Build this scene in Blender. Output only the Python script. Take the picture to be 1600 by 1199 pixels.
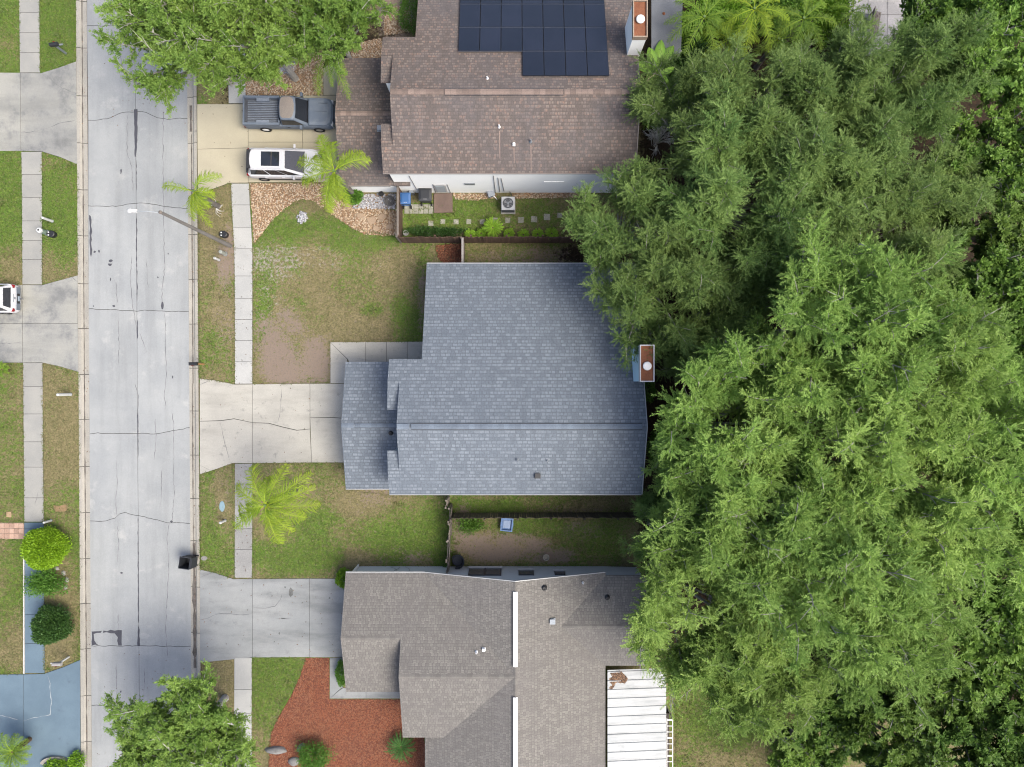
import bpy, math, random
import numpy as np
from math import radians, sin, cos, pi, sqrt, atan2

scene = bpy.context.scene
for o in list(bpy.data.objects):
    bpy.data.objects.remove(o, do_unlink=True)

# ------------------------------------------------------------------ camera
CAM_H = 46.0
FPX = 1104.0                      # focal length in pixels of a 1600 px wide picture
cam_data = bpy.data.cameras.new('camera')
cam = bpy.data.objects.new('camera', cam_data)
scene.collection.objects.link(cam)
cam.location = (0, 0, CAM_H)
cam.rotation_euler = (0, 0, 0)
cam_data.sensor_width = 36.0
cam_data.lens = 36.0 * FPX / 1600.0
cam_data.clip_start = 0.5
cam_data.clip_end = 1500
scene.camera = cam

# ------------------------------------------------------------------ sky + sun (soft, thinly overcast)
SUN_EL, SUN_AZ = 56.0, 116.0      # azimuth clockwise from +Y
world = bpy.data.worlds.new('World')
scene.world = world
world.use_nodes = True
wn = world.node_tree
wn.nodes.clear()
sky = wn.nodes.new('ShaderNodeTexSky')
sky.sky_type = 'NISHITA'
sky.sun_disc = False
sky.sun_elevation = radians(SUN_EL)
sky.sun_rotation = radians(SUN_AZ)
sky.air_density = 0.7
sky.dust_density = 4.5
sky.ozone_density = 1.0
bg = wn.nodes.new('ShaderNodeBackground')
bg.inputs['Strength'].default_value = 0.15
wo = wn.nodes.new('ShaderNodeOutputWorld')
wn.links.new(sky.outputs[0], bg.inputs[0])
wn.links.new(bg.outputs[0], wo.inputs[0])
sun_data = bpy.data.lights.new('sun', 'SUN')
sun_data.energy = 1.45
sun_data.angle = radians(32)
sun_data.color = (1.0, 0.965, 0.85)
sun = bpy.data.objects.new('sun', sun_data)
scene.collection.objects.link(sun)
sun.rotation_euler = (radians(90 - SUN_EL), 0, radians(180 - SUN_AZ))
sun.location = (20, -15, 40)

vs = scene.view_settings
vs.view_transform = 'Standard'
vs.look = 'None'
vs.exposure = 1.28
vs.gamma = 1.0
vs.use_curve_mapping = False
scene.render.engine = 'CYCLES'
scene.cycles.max_bounces = 5
scene.cycles.diffuse_bounces = 3
scene.cycles.transmission_bounces = 3
scene.cycles.use_denoising = True
scene.cycles.filter_width = 1.1

# ------------------------------------------------------------------ helpers
R = random.Random(7)
COL = scene.collection

def W(px, py, z=0.0):
    """photograph pixel + height above ground -> place in the world"""
    k = (CAM_H - z) / FPX
    return ((px - 800.0) * k, (600.0 - py) * k, z)

def WP(pts, z=0.0):
    return [W(a, b, z)[:2] for a, b in pts]

def slant(py):
    return 0.0067 * (py - 600.0)

def link_obj(o, parent=None):
    COL.objects.link(o)
    if parent is not None:
        o.parent = parent
    return o

def tag(o, label=None, cat=None, group=None, kind=None):
    if label: o['label'] = label
    if cat: o['category'] = cat
    if group: o['group'] = group
    if kind: o['kind'] = kind
    return o

def empty(name, loc, label=None, cat=None, group=None, kind=None, rz=0.0, parent=None):
    o = bpy.data.objects.new(name, None)
    o.empty_display_size = 0.3
    link_obj(o, parent)
    o.location = loc
    o.rotation_euler = (0, 0, rz)
    return tag(o, label, cat, group, kind)

class MB:
    """collects shapes, then links them as ONE mesh object"""
    def __init__(s):
        s.v = []; s.f = []
    def add(s, vs_, fs):
        b = len(s.v)
        s.v.extend([tuple(p) for p in vs_])
        s.f.extend([tuple(i + b for i in f) for f in fs])
        return s
    def box(s, c, d, rz=0.0, taper=1.0):
        cx, cy, cz = c; hx, hy, hz = d[0] / 2, d[1] / 2, d[2] / 2
        vs_ = []
        for sz in (-1, 1):
            k = taper if sz > 0 else 1.0
            for sx, sy in ((-1, -1), (1, -1), (1, 1), (-1, 1)):
                x, y = sx * hx * k, sy * hy * k
                vs_.append((cx + x * cos(rz) - y * sin(rz), cy + x * sin(rz) + y * cos(rz), cz + sz * hz))
        return s.add(vs_, [(3, 2, 1, 0), (4, 5, 6, 7), (0, 1, 5, 4), (1, 2, 6, 5), (2, 3, 7, 6), (3, 0, 4, 7)])
    def prism(s, poly, z0, z1, bevel=0.0):
        """poly: list of (x,y); z1 may be a list"""
        a = sum(poly[i][0] * poly[(i + 1) % len(poly)][1] - poly[(i + 1) % len(poly)][0] * poly[i][1] for i in range(len(poly)))
        if a < 0: poly = poly[::-1]; z1 = z1[::-1] if isinstance(z1, list) else z1
        n = len(poly)
        zt = z1 if isinstance(z1, list) else [z1] * n
        vs_ = [(x, y, z0) for x, y in poly]
        if bevel > 0:
            cx = sum(p[0] for p in poly) / n; cy = sum(p[1] for p in poly) / n
            vs_ += [(poly[i][0], poly[i][1], zt[i] - bevel) for i in range(n)]
            ins = []
            for i in range(n):
                p0, p1, p2 = poly[i - 1], poly[i], poly[(i + 1) % n]
                d1 = _norm2(p1[0] - p0[0], p1[1] - p0[1]); d2 = _norm2(p2[0] - p1[0], p2[1] - p1[1])
                nx, ny = -d1[1] - d2[1], d1[0] + d2[0]
                l = max(0.6, sqrt(nx * nx + ny * ny))
                ins.append((p1[0] + nx / l * bevel * 1.2, p1[1] + ny / l * bevel * 1.2, zt[i]))
            vs_ += ins
            fs = [tuple(range(n))[::-1], tuple(range(2 * n, 3 * n))]
            for k in (0, n):
                fs += [(k + i, k + (i + 1) % n, k + n + (i + 1) % n, k + n + i) for i in range(n)]
        else:
            vs_ += [(poly[i][0], poly[i][1], zt[i]) for i in range(n)]
            fs = [tuple(range(n))[::-1], tuple(range(n, 2 * n))]
            fs += [(i, (i + 1) % n, n + (i + 1) % n, n + i) for i in range(n)]
        return s.add(vs_, fs)
    def slab(s, pts, th=0.12):
        """a sloping plate: top outline in 3D, thickness straight down"""
        a = sum(pts[i][0] * pts[(i + 1) % len(pts)][1] - pts[(i + 1) % len(pts)][0] * pts[i][1] for i in range(len(pts)))
        if a < 0: pts = pts[::-1]
        n = len(pts)
        vs_ = [(p[0], p[1], p[2] - th) for p in pts] + list(pts)
        fs = [tuple(range(n))[::-1], tuple(range(n, 2 * n))] + [(i, (i + 1) % n, n + (i + 1) % n, n + i) for i in range(n)]
        return s.add(vs_, fs)
    def quad(s, a, b, c, d):
        return s.add([a, b, c, d], [(0, 1, 2, 3)])
    def tube(s, pts, rad, n=6, caps=True):
        pts = [np.array(p, float) for p in pts]
        m = len(pts)
        rad = list(rad) if hasattr(rad, '__len__') else [rad] * m
        vs_ = []
        for i in range(m):
            t = pts[min(i + 1, m - 1)] - pts[max(i - 1, 0)]
            t = t / (np.linalg.norm(t) + 1e-9)
            up = np.array((0, 0, 1.0)) if abs(t[2]) < 0.9 else np.array((1.0, 0, 0))
            a = np.cross(t, up); a /= np.linalg.norm(a); b = np.cross(t, a)
            for k in range(n):
                q = pts[i] + (a * cos(2 * pi * k / n) + b * sin(2 * pi * k / n)) * rad[i]
                vs_.append(tuple(q))
        fs = [(i * n + k, i * n + (k + 1) % n, (i + 1) * n + (k + 1) % n, (i + 1) * n + k) for i in range(m - 1) for k in range(n)]
        if caps:
            fs += [tuple(range(n)), tuple(range((m - 1) * n, m * n))[::-1]]
        return s.add(vs_, fs)
    def lathe(s, prof, c=(0, 0, 0), n=20):
        """prof: list of (r,z) from the bottom up"""
        vs_ = []; m = len(prof)
        for r, z in prof:
            for k in range(n):
                vs_.append((c[0] + r * cos(2 * pi * k / n), c[1] + r * sin(2 * pi * k / n), c[2] + z))
        fs = [(i * n + k, i * n + (k + 1) % n, (i + 1) * n + (k + 1) % n, (i + 1) * n + k) for i in range(m - 1) for k in range(n)]
        fs += [tuple(range(n))[::-1], tuple(range((m - 1) * n, m * n))]
        return s.add(vs_, fs)
    def ribbon(s, pts, w, z, jag=0.0, rnd=R):
        """flat strip along a line of (x,y); w a number or list"""
        n = len(pts); L = []; Rr = []
        for i in range(n):
            dx = pts[min(i + 1, n - 1)][0] - pts[max(i - 1, 0)][0]; dy = pts[min(i + 1, n - 1)][1] - pts[max(i - 1, 0)][1]
            d = _norm2(dx, dy); ww = (w[i] if hasattr(w, '__len__') else w) / 2
            a = ww + rnd.uniform(-jag, jag); b = ww + rnd.uniform(-jag, jag)
            L.append((pts[i][0] - d[1] * a, pts[i][1] + d[0] * a, z)); Rr.append((pts[i][0] + d[1] * b, pts[i][1] - d[0] * b, z))
        return s.add(L + Rr, [(i + n, i + 1 + n, i + 1, i) for i in range(n - 1)])
    def build(s, name, mat, parent=None, smooth=False, origin=None, label=None, cat=None, group=None, kind=None):
        org = origin
        if org is None and parent is not None: org = parent.get('_o', None)
        vs_ = s.v
        if org is not None:
            vs_ = [(x - org[0], y - org[1], z - org[2]) for x, y, z in s.v]
        me = bpy.data.meshes.new(name)
        me.from_pydata(vs_, [], s.f)
        me.materials.append(mat)
        if smooth:
            me.polygons.foreach_set('use_smooth', [True] * len(me.polygons))
        me.update()
        o = bpy.data.objects.new(name, me)
        link_obj(o, parent)
        return tag(o, label, cat, group, kind)

def _norm2(x, y):
    l = sqrt(x * x + y * y) + 1e-9
    return (x / l, y / l)

def shared(name, me, parent, loc, rz=0.0, sc=(1, 1, 1)):
    o = bpy.data.objects.new(name, me)
    link_obj(o, parent)
    o.location = loc; o.rotation_euler = (0, 0, rz); o.scale = sc
    return o

def copy_tree(o, parent=None):
    c = o.copy(); COL.objects.link(c); c.parent = parent
    for ch in list(o.children):
        copy_tree(ch, c)
    return c

def np_mesh(name, verts, quads, mat, attrs=None, smooth=False):
    verts = np.asarray(verts, np.float32); quads = np.asarray(quads, np.int32)
    k = quads.shape[1]
    me = bpy.data.meshes.new(name)
    me.vertices.add(len(verts)); me.vertices.foreach_set('co', verts.ravel())
    me.loops.add(quads.size); me.loops.foreach_set('vertex_index', quads.ravel())
    me.polygons.add(len(quads))
    me.polygons.foreach_set('loop_start', np.arange(0, quads.size, k, dtype=np.int32))
    me.polygons.foreach_set('loop_total', np.full(len(quads), k, np.int32))
    if smooth: me.polygons.foreach_set('use_smooth', np.ones(len(quads), bool))
    for nm, arr in (attrs or {}).items():
        a = me.attributes.new(nm, 'FLOAT', 'POINT'); a.data.foreach_set('value', np.asarray(arr, np.float32))
    me.materials.append(mat)
    me.update(calc_edges=True); me.validate()
    return me

def vnoise(x, y, scale, seed=0, octaves=3):
    """smooth value noise in 0..1 (numpy)"""
    out = np.zeros_like(x, float); amp = 1.0; tot = 0.0
    for o_ in range(octaves):
        rs = np.random.RandomState(seed + 31 * o_); tab = rs.rand(256, 256)
        u = x / scale + 1000.3; v = y / scale + 1000.7
        i = np.floor(u).astype(int); j = np.floor(v).astype(int); fu = u - i; fv = v - j
        fu = fu * fu * (3 - 2 * fu); fv = fv * fv * (3 - 2 * fv)
        a = tab[i % 256, j % 256]; b = tab[(i + 1) % 256, j % 256]; c = tab[i % 256, (j + 1) % 256]; d = tab[(i + 1) % 256, (j + 1) % 256]
        out += amp * ((a * (1 - fu) + b * fu) * (1 - fv) + (c * (1 - fu) + d * fu) * fv)
        tot += amp; amp *= 0.5; scale *= 0.5
    return out / tot

def in_poly(x, y, poly):
    ins = np.zeros(x.shape, bool); n = len(poly)
    for i in range(n):
        x0, y0 = poly[i]; x1, y1 = poly[(i + 1) % n]
        c = ((y0 > y) != (y1 > y)) & (x < (x1 - x0) * (y - y0) / ((y1 - y0) if y1 != y0 else 1e-9) + x0)
        ins ^= c
    return ins

# ------------------------------------------------------------------ materials
MATS = {}
def new_mat(name):
    m = bpy.data.materials.new(name); m.use_nodes = True
    nt = m.node_tree; nt.nodes.clear()
    out = nt.nodes.new('ShaderNodeOutputMaterial')
    b = nt.nodes.new('ShaderNodeBsdfPrincipled')
    nt.links.new(b.outputs[0], out.inputs[0])
    return m, nt, b, out

def N(nt, typ, **kw):
    n = nt.nodes.new(typ)
    for k, v in kw.items():
        if k in n.inputs: n.inputs[k].default_value = v
        else: setattr(n, k, v)
    return n

def mixc(nt, fac, a, b, mode='MIX'):
    n = nt.nodes.new('ShaderNodeMix'); n.data_type = 'RGBA'; n.blend_type = mode
    for sock, val in ((0, fac), (6, a), (7, b)):
        if hasattr(val, 'node'): nt.links.new(val, n.inputs[sock])
        else: n.inputs[sock].default_value = val if sock == 0 else (*val[:3], 1)
    return n.outputs[2]

def ramp(nt, src, lo, hi):
    n = N(nt, 'ShaderNodeMapRange'); n.inputs[1].default_value = lo; n.inputs[2].default_value = hi
    n.interpolation_type = 'SMOOTHSTEP'
    nt.links.new(src, n.inputs[0]); return n.outputs[0]

def math_(nt, op, a, b=0.0):
    n = N(nt, 'ShaderNodeMath', operation=op)
    for i, v in enumerate((a, b)):
        if hasattr(v, 'node'): nt.links.new(v, n.inputs[i])
        else: n.inputs[i].default_value = v
    return n.outputs[0]

def noise(nt, vec, scale, detail=4, rough=0.6):
    n = N(nt, 'ShaderNodeTexNoise'); n.inputs['Scale'].default_value = scale
    n.inputs['Detail'].default_value = detail; n.inputs['Roughness'].default_value = rough
    if vec is not None: nt.links.new(vec, n.inputs['Vector'])
    return n.outputs[0]

def hsv_random(nt, col, amt, hue=0.0):
    """each object a little lighter or darker"""
    oi = nt.nodes.new('ShaderNodeObjectInfo')
    h = nt.nodes.new('ShaderNodeHueSaturation')
    nt.links.new(col, h.inputs['Color'])
    v = N(nt, 'ShaderNodeMapRange'); v.inputs[3].default_value = 1 - amt; v.inputs[4].default_value = 1 + amt
    nt.links.new(oi.outputs['Random'], v.inputs[0]); nt.links.new(v.outputs[0], h.inputs['Value'])
    if hue:
        r2 = math_(nt, 'FRACT', math_(nt, 'MULTIPLY', oi.outputs['Random'], 7.31))
        hv = N(nt, 'ShaderNodeMapRange'); hv.inputs[3].default_value = 0.5 - hue; hv.inputs[4].default_value = 0.5 + hue
        nt.links.new(r2, hv.inputs[0]); nt.links.new(hv.outputs[0], h.inputs['Hue'])
    return h.outputs[0]

WHITES = {'white_stucco', 'ridge_white', 'white_pvc', 'lamp_white', 'wheel_white', 'solar_glass', 'silver_twig', 'flue_cap_white', 'car_glass', 'chimney_blue', 'pale_grey_stucco'}
def surf(name, c1, c2=None, c3=None, s1=0.8, s2=8.0, fine=22.0, rough=0.85, bump=0.3, bdist=0.01, rnd=0.0, metal=0.0, spec=0.3, w3=(0.62, 0.75), fine_amt=0.25, coat=0.0, k=0.55, streak=None):
    """weathered surface: two noise tones, stains (c3) and a fine grain"""
    if name in MATS: return MATS[name]
    m, nt, b, out = new_mat(name)
    pos = nt.nodes.new('ShaderNodeNewGeometry').outputs['Position']
    if name in WHITES: k = 0.95
    c2 = c2 or tuple(x * 0.82 for x in c1)
    c1 = tuple(x * k for x in c1); c2 = tuple(x * k for x in c2); c3 = tuple(x * k for x in c3) if c3 else None
    f1 = ramp(nt, noise(nt, pos, s1, 5), 0.3, 0.7)
    col = mixc(nt, f1, c1, c2)
    if c3:
        f3 = ramp(nt, noise(nt, pos, s2 * 0.35, 6, 0.7), *w3)
        col = mixc(nt, f3, col, c3)
    if streak:
        vm = N(nt, 'ShaderNodeVectorMath', operation='MULTIPLY'); nt.links.new(pos, vm.inputs[0]); vm.inputs[1].default_value = streak[:3]
        col = mixc(nt, math_(nt, 'MULTIPLY', ramp(nt, noise(nt, vm.outputs[0], 1.0, 5, 0.65), 0.42, 0.72), streak[3]), col, tuple(x * 0.55 for x in c2))
    g = noise(nt, pos, min(fine, 22), 5, 0.75)
    gm = N(nt, 'ShaderNodeMapRange'); gm.inputs[1].default_value = 0.3; gm.inputs[2].default_value = 0.7; gm.inputs[3].default_value = 1 - fine_amt; gm.inputs[4].default_value = 1 + fine_amt
    nt.links.new(g, gm.inputs[0])
    h = nt.nodes.new('ShaderNodeHueSaturation'); nt.links.new(col, h.inputs['Color']); nt.links.new(gm.outputs[0], h.inputs['Value'])
    col = h.outputs[0]
    if rnd: col = hsv_random(nt, col, rnd)
    nt.links.new(col, b.inputs['Base Color'])
    b.inputs['Roughness'].default_value = rough; b.inputs['Metallic'].default_value = metal
    b.inputs['Specular IOR Level'].default_value = spec
    if coat: b.inputs['Coat Weight'].default_value = coat
    if bump:
        bm = N(nt, 'ShaderNodeBump'); bm.inputs['Strength'].default_value = bump; bm.inputs['Distance'].default_value = bdist
        nt.links.new(g, bm.inputs['Height']); nt.links.new(bm.outputs[0], b.inputs['Normal'])
    MATS[name] = m
    return m

def shingle(name, axis, ca, cb, cgap, cw=0.25, rh=0.2, stain=None, stain_amt=0.5, contrast=0.5, third=None, gap=0.018, k=0.53):
    """asphalt shingles; axis = the way the courses run"""
    if name in MATS: return MATS[name]
    m, nt, b, out = new_mat(name)
    pos = nt.nodes.new('ShaderNodeNewGeometry').outputs['Position']
    sep = nt.nodes.new('ShaderNodeSeparateXYZ'); nt.links.new(pos, sep.inputs[0])
    com = nt.nodes.new('ShaderNodeCombineXYZ')
    wob = math_(nt, 'MULTIPLY', noise(nt, pos, 2.0, 2), 0.05)
    if axis == 'x':
        nt.links.new(sep.outputs[0], com.inputs[0]); nt.links.new(math_(nt, 'ADD', sep.outputs[1], wob), com.inputs[1])
    else:
        nt.links.new(sep.outputs[1], com.inputs[0]); nt.links.new(math_(nt, 'ADD', sep.outputs[0], wob), com.inputs[1])
    ca, cb, cgap = [tuple(x * k for x in c) for c in (ca, cb, cgap)]
    stain = tuple(x * k for x in stain) if stain else None; third = tuple(x * k for x in third) if third else None
    br = nt.nodes.new('ShaderNodeTexBrick')
    br.offset = 0.37; br.offset_frequency = 2; br.squash = 0.72; br.squash_frequency = 3
    nt.links.new(com.outputs[0], br.inputs['Vector'])
    br.inputs['Color1'].default_value = (0, 0, 0, 1); br.inputs['Color2'].default_value = (1, 1, 1, 1); br.inputs['Mortar'].default_value = (0.0, 0.0, 0.0, 1)
    br.inputs['Scale'].default_value = 1.0; br.inputs['Mortar Size'].default_value = gap; br.inputs['Mortar Smooth'].default_value = 0.3
    br.inputs['Brick Width'].default_value = cw; br.inputs['Row Height'].default_value = rh
    tabs = br.outputs['Color']
    fr = math_(nt, 'FRACT', math_(nt, 'DIVIDE', math_(nt, 'ADD', (sep.outputs[1] if axis == 'x' else sep.outputs[0]), math_(nt, 'ADD', wob, 200.0)), rh))
    stripe = ramp(nt, math_(nt, 'PINGPONG', math_(nt, 'ADD', fr, 0.0), 0.5), 0.12, 0.38)  # shadow band along each shingle course, painted into the colour
    f = math_(nt, 'MULTIPLY', ramp(nt, tabs, 0.1, 0.9), math_(nt, 'ADD', math_(nt, 'MULTIPLY', stripe, 0.6), 0.4))
    col = mixc(nt, f, ca, cb)
    if third:
        nz = ramp(nt, noise(nt, com.outputs[0], 4.5, 2), 0.5, 0.62)
        t2 = math_(nt, 'MULTIPLY', nz, ramp(nt, tabs, 0.45, 0.6))
        col = mixc(nt, t2, col, third)
    col = mixc(nt, br.outputs['Fac'], col, cgap)
    big = ramp(nt, noise(nt, pos, 0.35, 4), 0.3, 0.75)
    if stain: col = mixc(nt, math_(nt, 'MULTIPLY', big, stain_amt), col, stain)
    vm = N(nt, 'ShaderNodeVectorMath', operation='MULTIPLY'); nt.links.new(com.outputs[0], vm.inputs[0]); vm.inputs[1].default_value = (2.2, 0.22, 1)
    col = mixc(nt, math_(nt, 'MULTIPLY', ramp(nt, noise(nt, vm.outputs[0], 1.0, 5, 0.7), 0.45, 0.75), 0.45), col, tuple(x * 0.75 for x in ca))
    g = noise(nt, pos, 13, 5, 0.7)
    gm = N(nt, 'ShaderNodeMapRange'); gm.inputs[1].default_value = 0.3; gm.inputs[2].default_value = 0.7; gm.inputs[3].default_value = 0.82; gm.inputs[4].default_value = 1.18
    nt.links.new(g, gm.inputs[0])
    h = nt.nodes.new('ShaderNodeHueSaturation'); nt.links.new(col, h.inputs['Color']); nt.links.new(gm.outputs[0], h.inputs['Value'])
    nt.links.new(h.outputs[0], b.inputs['Base Color'])
    b.inputs['Roughness'].default_value = 0.9; b.inputs['Specular IOR Level'].default_value = 0.25
    bm = N(nt, 'ShaderNodeBump'); bm.inputs['Strength'].default_value = 0.5; bm.inputs['Distance'].default_value = 0.012
    hh = math_(nt, 'SUBTRACT', f, math_(nt, 'MULTIPLY', br.outputs['Fac'], 1.5))
    nt.links.new(hh, bm.inputs['Height']); nt.links.new(bm.outputs[0], b.inputs['Normal'])
    MATS[name] = m
    return m

def leaf_mat(name, c1, c2, trans=0.3, rnd=0.12, rough=0.55):
    """foliage: each leaf and each plant a slightly different green, a little light passing through"""
    if name in MATS: return MATS[name]
    m, nt, b, out = new_mat(name)
    at = N(nt, 'ShaderNodeAttribute'); at.attribute_name = 'var'
    col = mixc(nt, at.outputs['Fac'], c1, c2)
    if rnd: col = hsv_random(nt, col, rnd, 0.006)
    nt.links.new(col, b.inputs['Base Color'])
    b.inputs['Roughness'].default_value = rough; b.inputs['Specular IOR Level'].default_value = 0.25
    tr = nt.nodes.new('ShaderNodeBsdfTranslucent'); nt.links.new(col, tr.inputs[0])
    mx = nt.nodes.new('ShaderNodeMixShader'); mx.inputs[0].default_value = trans
    nt.links.new(b.outputs[0], mx.inputs[1]); nt.links.new(tr.outputs[0], mx.inputs[2]); nt.links.new(mx.outputs[0], out.inputs[0])
    MATS[name] = m
    return m

def plain(name, c, rough=0.5, metal=0.0, spec=0.5, coat=0.0):
    return surf(name, c, tuple(x * 0.88 for x in c), None, s1=1.5, fine=30, rough=rough, bump=0.0, metal=metal, spec=spec, fine_amt=0.06, coat=coat)

# ================================================================== GROUND
# masks (numpy) used both by the ground sheet and by the grass on it: lush 0..1, dirt 0..1, sand 0..1, litter 0..1
def px_of(x, y):
    return x * FPX / CAM_H + 800.0, 600.0 - y * FPX / CAM_H

def blob(px, py, items):
    out = np.zeros_like(px)
    for cx, cy, rx, ry, a in items:
        d = ((px - cx) / rx) ** 2 + ((py - cy) / ry) ** 2
        out = np.maximum(out, a * np.clip(1.3 - d * .75, 0, 1))
    return out

def ground_masks(x, y):
    px, py = px_of(x, y)
    n1 = vnoise(x, y, 3.0, 3, 4); n2 = vnoise(x, y, 1.0, 11, 3)
    lush = np.where(px < 220, 0.80 - 0.30 * np.clip((py - 250) / 300, 0, 1), 0.32)
    lush = lush + blob(px, py, [(455, 345, 70, 30, .45), (540, 365, 90, 26, .4), (410, 470, 16, 110, .25), (640, 520, 30, 60, .4), (580, 487, 18, 10, .5), (660, 440, 14, 60, .3),
        (760, 335, 120, 26, .45), (620, 830, 80, 40, .5), (690, 860, 14, 30, .7), (340, 560, 30, 60, .25), (325, 790, 14, 60, .35), (430, 1075, 50, 60, .6), (345, 860, 40, 40, .4), (450, 870, 80, 25, .4),
        (760, 792, 60, 10, .4), (850, 825, 90, 14, .4), (960, 840, 40, 40, .4), (1150, 1120, 60, 50, .4), (520, 830, 90, 30, .3), (10, 330, 40, 60, .3), (90, 340, 40, 70, .3), (90, 40, 40, 80, .3), (800, 395, 40, 12, .2)])
    lush -= blob(px, py, [(90, 700, 40, 120, .25), (95, 960, 30, 90, .4), (100, 410, 40, 40, .2), (20, 410, 30, 40, .25), (600, 790, 60, 30, .3), (560, 540, 80, 50, .25), (480, 330, 60, 16, .2)])
    lush = np.clip(lush + (n1 - 0.5) * 0.9 + (n2 - 0.5) * 0.5, 0, 1)
    sand = blob(px, py, [(435, 412, 60, 34, 1.0), (510, 405, 50, 22, .9), (412, 445, 14, 36, .75), (420, 480, 30, 40, .6), (345, 375, 26, 22, .5), (470, 340, 14, 14, .8), (345, 410, 20, 30, .4), (575, 415, 40, 18, .6)])
    dirt = blob(px, py, [(470, 568, 66, 46, .95), (440, 525, 50, 44, .75), (410, 430, 20, 50, .4), (355, 400, 18, 60, .7), (350, 520, 22, 70, .45), (470, 770, 46, 26, .55), (600, 775, 60, 20, .45), (620, 870, 60, 16, .5),
        (780, 855, 80, 24, .9), (722, 830, 18, 45, .9), (915, 830, 40, 18, .6), (860, 870, 60, 14, .7), (900, 798, 60, 8, .5), (850, 400, 130, 14, .6), (745, 405, 20, 14, .5), (760, 350, 30, 8, .5), (690, 365, 70, 8, .6),
        (662, 480, 8, 70, .7), (590, 590, 70, 12, .5), (620, 20, 30, 60, .9), (345, 770, 20, 40, .4), (330, 560, 12, 20, .3), (1100, 1060, 60, 20, .4), (560, 780, 20, 40, .35), (90, 880, 20, 20, .3), (95, 980, 20, 40, .35)])
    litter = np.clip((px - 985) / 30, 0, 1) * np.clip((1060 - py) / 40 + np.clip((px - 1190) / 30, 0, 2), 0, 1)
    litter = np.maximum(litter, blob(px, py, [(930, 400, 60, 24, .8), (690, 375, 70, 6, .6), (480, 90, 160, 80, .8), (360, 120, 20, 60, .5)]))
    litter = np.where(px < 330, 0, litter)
    n3 = vnoise(x, y, 0.9, 21, 3); n4 = vnoise(x, y, 1.6, 27, 3)
    dirt = np.maximum(dirt * (0.32 + 1.05 * n3), np.where(px > 300, .24, .05)); sand = sand * (0.15 + .52 * n4)
    return lush, np.clip(dirt, 0, 1), np.clip(sand, 0, 1), np.clip(litter, 0, 1)

def axis_lines(lo, hi, step, far):
    inner = np.arange(lo, hi + 1e-6, step)
    k = np.array([0.7, 2, 5, 12, 30, 70, 140, 260]) * far / 260
    return np.concatenate([lo - k[::-1], inner, hi + k])
# one sheet, with a trench where the road lies
kl_out, kl_in, kr_in, kr_out = [W(p, 600)[0] for p in (123.0, 138.3, 295.0, 310.3)]
ux = axis_lines(-37, 37, 0.27, 300)
ux = ux[(np.abs(ux - kl_out) > 0.1) & (np.abs(ux - kr_out) > 0.1) & ((ux < kl_out) | (ux > kr_out) )]
trench = np.array([kl_out + 0.02, kl_out + 0.03, (kl_out + kr_out) / 2, kr_out - 0.03, kr_out - 0.02])
ux = np.sort(np.concatenate([ux, trench]))
uy = axis_lines(-28, 28, 0.27, 300)
UX, UY = np.meshgrid(ux, uy, indexing='ij')
GX = UX - UY * 0.0067           # the street is not quite parallel to the picture's edge
GX = np.where(np.abs(UY) < 60, GX, UX - np.sign(UY) * 60 * 0.0067)
inside = (UX > kl_out + 0.025) & (UX < kr_out - 0.025)
GZ = (vnoise(GX, UY, 2.5, 5, 3) - 0.6) * 0.02 - 0.004
GZ = np.where(inside, -0.30, GZ)
lush, dirt, sand, litter = ground_masks(GX, UY)
nx_, ny_ = UX.shape
idx = np.arange(nx_ * ny_).reshape(nx_, ny_)
quads = np.stack([idx[:-1, :-1], idx[1:, :-1], idx[1:, 1:], idx[:-1, 1:]], -1).reshape(-1, 4)

m, nt, b, out = new_mat('ground')
pos = nt.nodes.new('ShaderNodeNewGeometry').outputs['Position']
def attr(nm):
    a = N(nt, 'ShaderNodeAttribute'); a.attribute_name = nm; return a.outputs['Fac']
nA = noise(nt, pos, 5.0, 6, 0.75); nB = noise(nt, pos, 2.2, 6, 0.8); nC = noise(nt, pos, 8.5, 6, 0.8)
nS = noise(nt, pos, 4.5, 7, 0.78)
def shifted(sc, off):
    vm = N(nt, 'ShaderNodeVectorMath', operation='ADD'); nt.links.new(pos, vm.inputs[0]); vm.inputs[1].default_value = (off, off * 1.7, 0)
    return noise(nt, vm.outputs[0], sc, 7, 0.78)
def thr(a, q, soft):
    """mask value = share of the ground covered, broken up by the noise q"""
    qn = N(nt, 'ShaderNodeMapRange'); qn.inputs[1].default_value = 0.30; qn.inputs[2].default_value = 0.70; nt.links.new(q, qn.inputs[0])
    return ramp(nt, math_(nt, 'SUBTRACT', math_(nt, 'ADD', qn.outputs[0], a), 1.0), -soft, soft)
lushf = thr(attr('lush'), nS, 0.16)
green = mixc(nt, ramp(nt, nB, 0.3, 0.7), (0.058, 0.112, 0.018), (0.098, 0.135, 0.026))
dead = mixc(nt, ramp(nt, nB, 0.35, 0.65), (0.158, 0.132, 0.070), (0.112, 0.102, 0.048))
col = mixc(nt, lushf, dead, green)
dirtc = mixc(nt, ramp(nt, nC, 0.3, 0.7), (0.225, 0.182, 0.148), (0.112, 0.084, 0.062))
col = mixc(nt, thr(attr('dirt'), shifted(5.5, 13.0), 0.16), col, dirtc)
sandc = mixc(nt, ramp(nt, nC, 0.3, 0.7), (0.255, 0.232, 0.200), (0.175, 0.158, 0.128))
col = mixc(nt, thr(attr('sand'), shifted(5.0, 31.0), 0.12), col, sandc)
litc = mixc(nt, ramp(nt, nA, 0.35, 0.65), (0.036, 0.023, 0.015), (0.016, 0.014, 0.009))  # leaf litter, its colour darkened for the deep shade under the trees
col = mixc(nt, thr(attr('litter'), shifted(4.0, 7.0), 0.25), col, litc)
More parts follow.
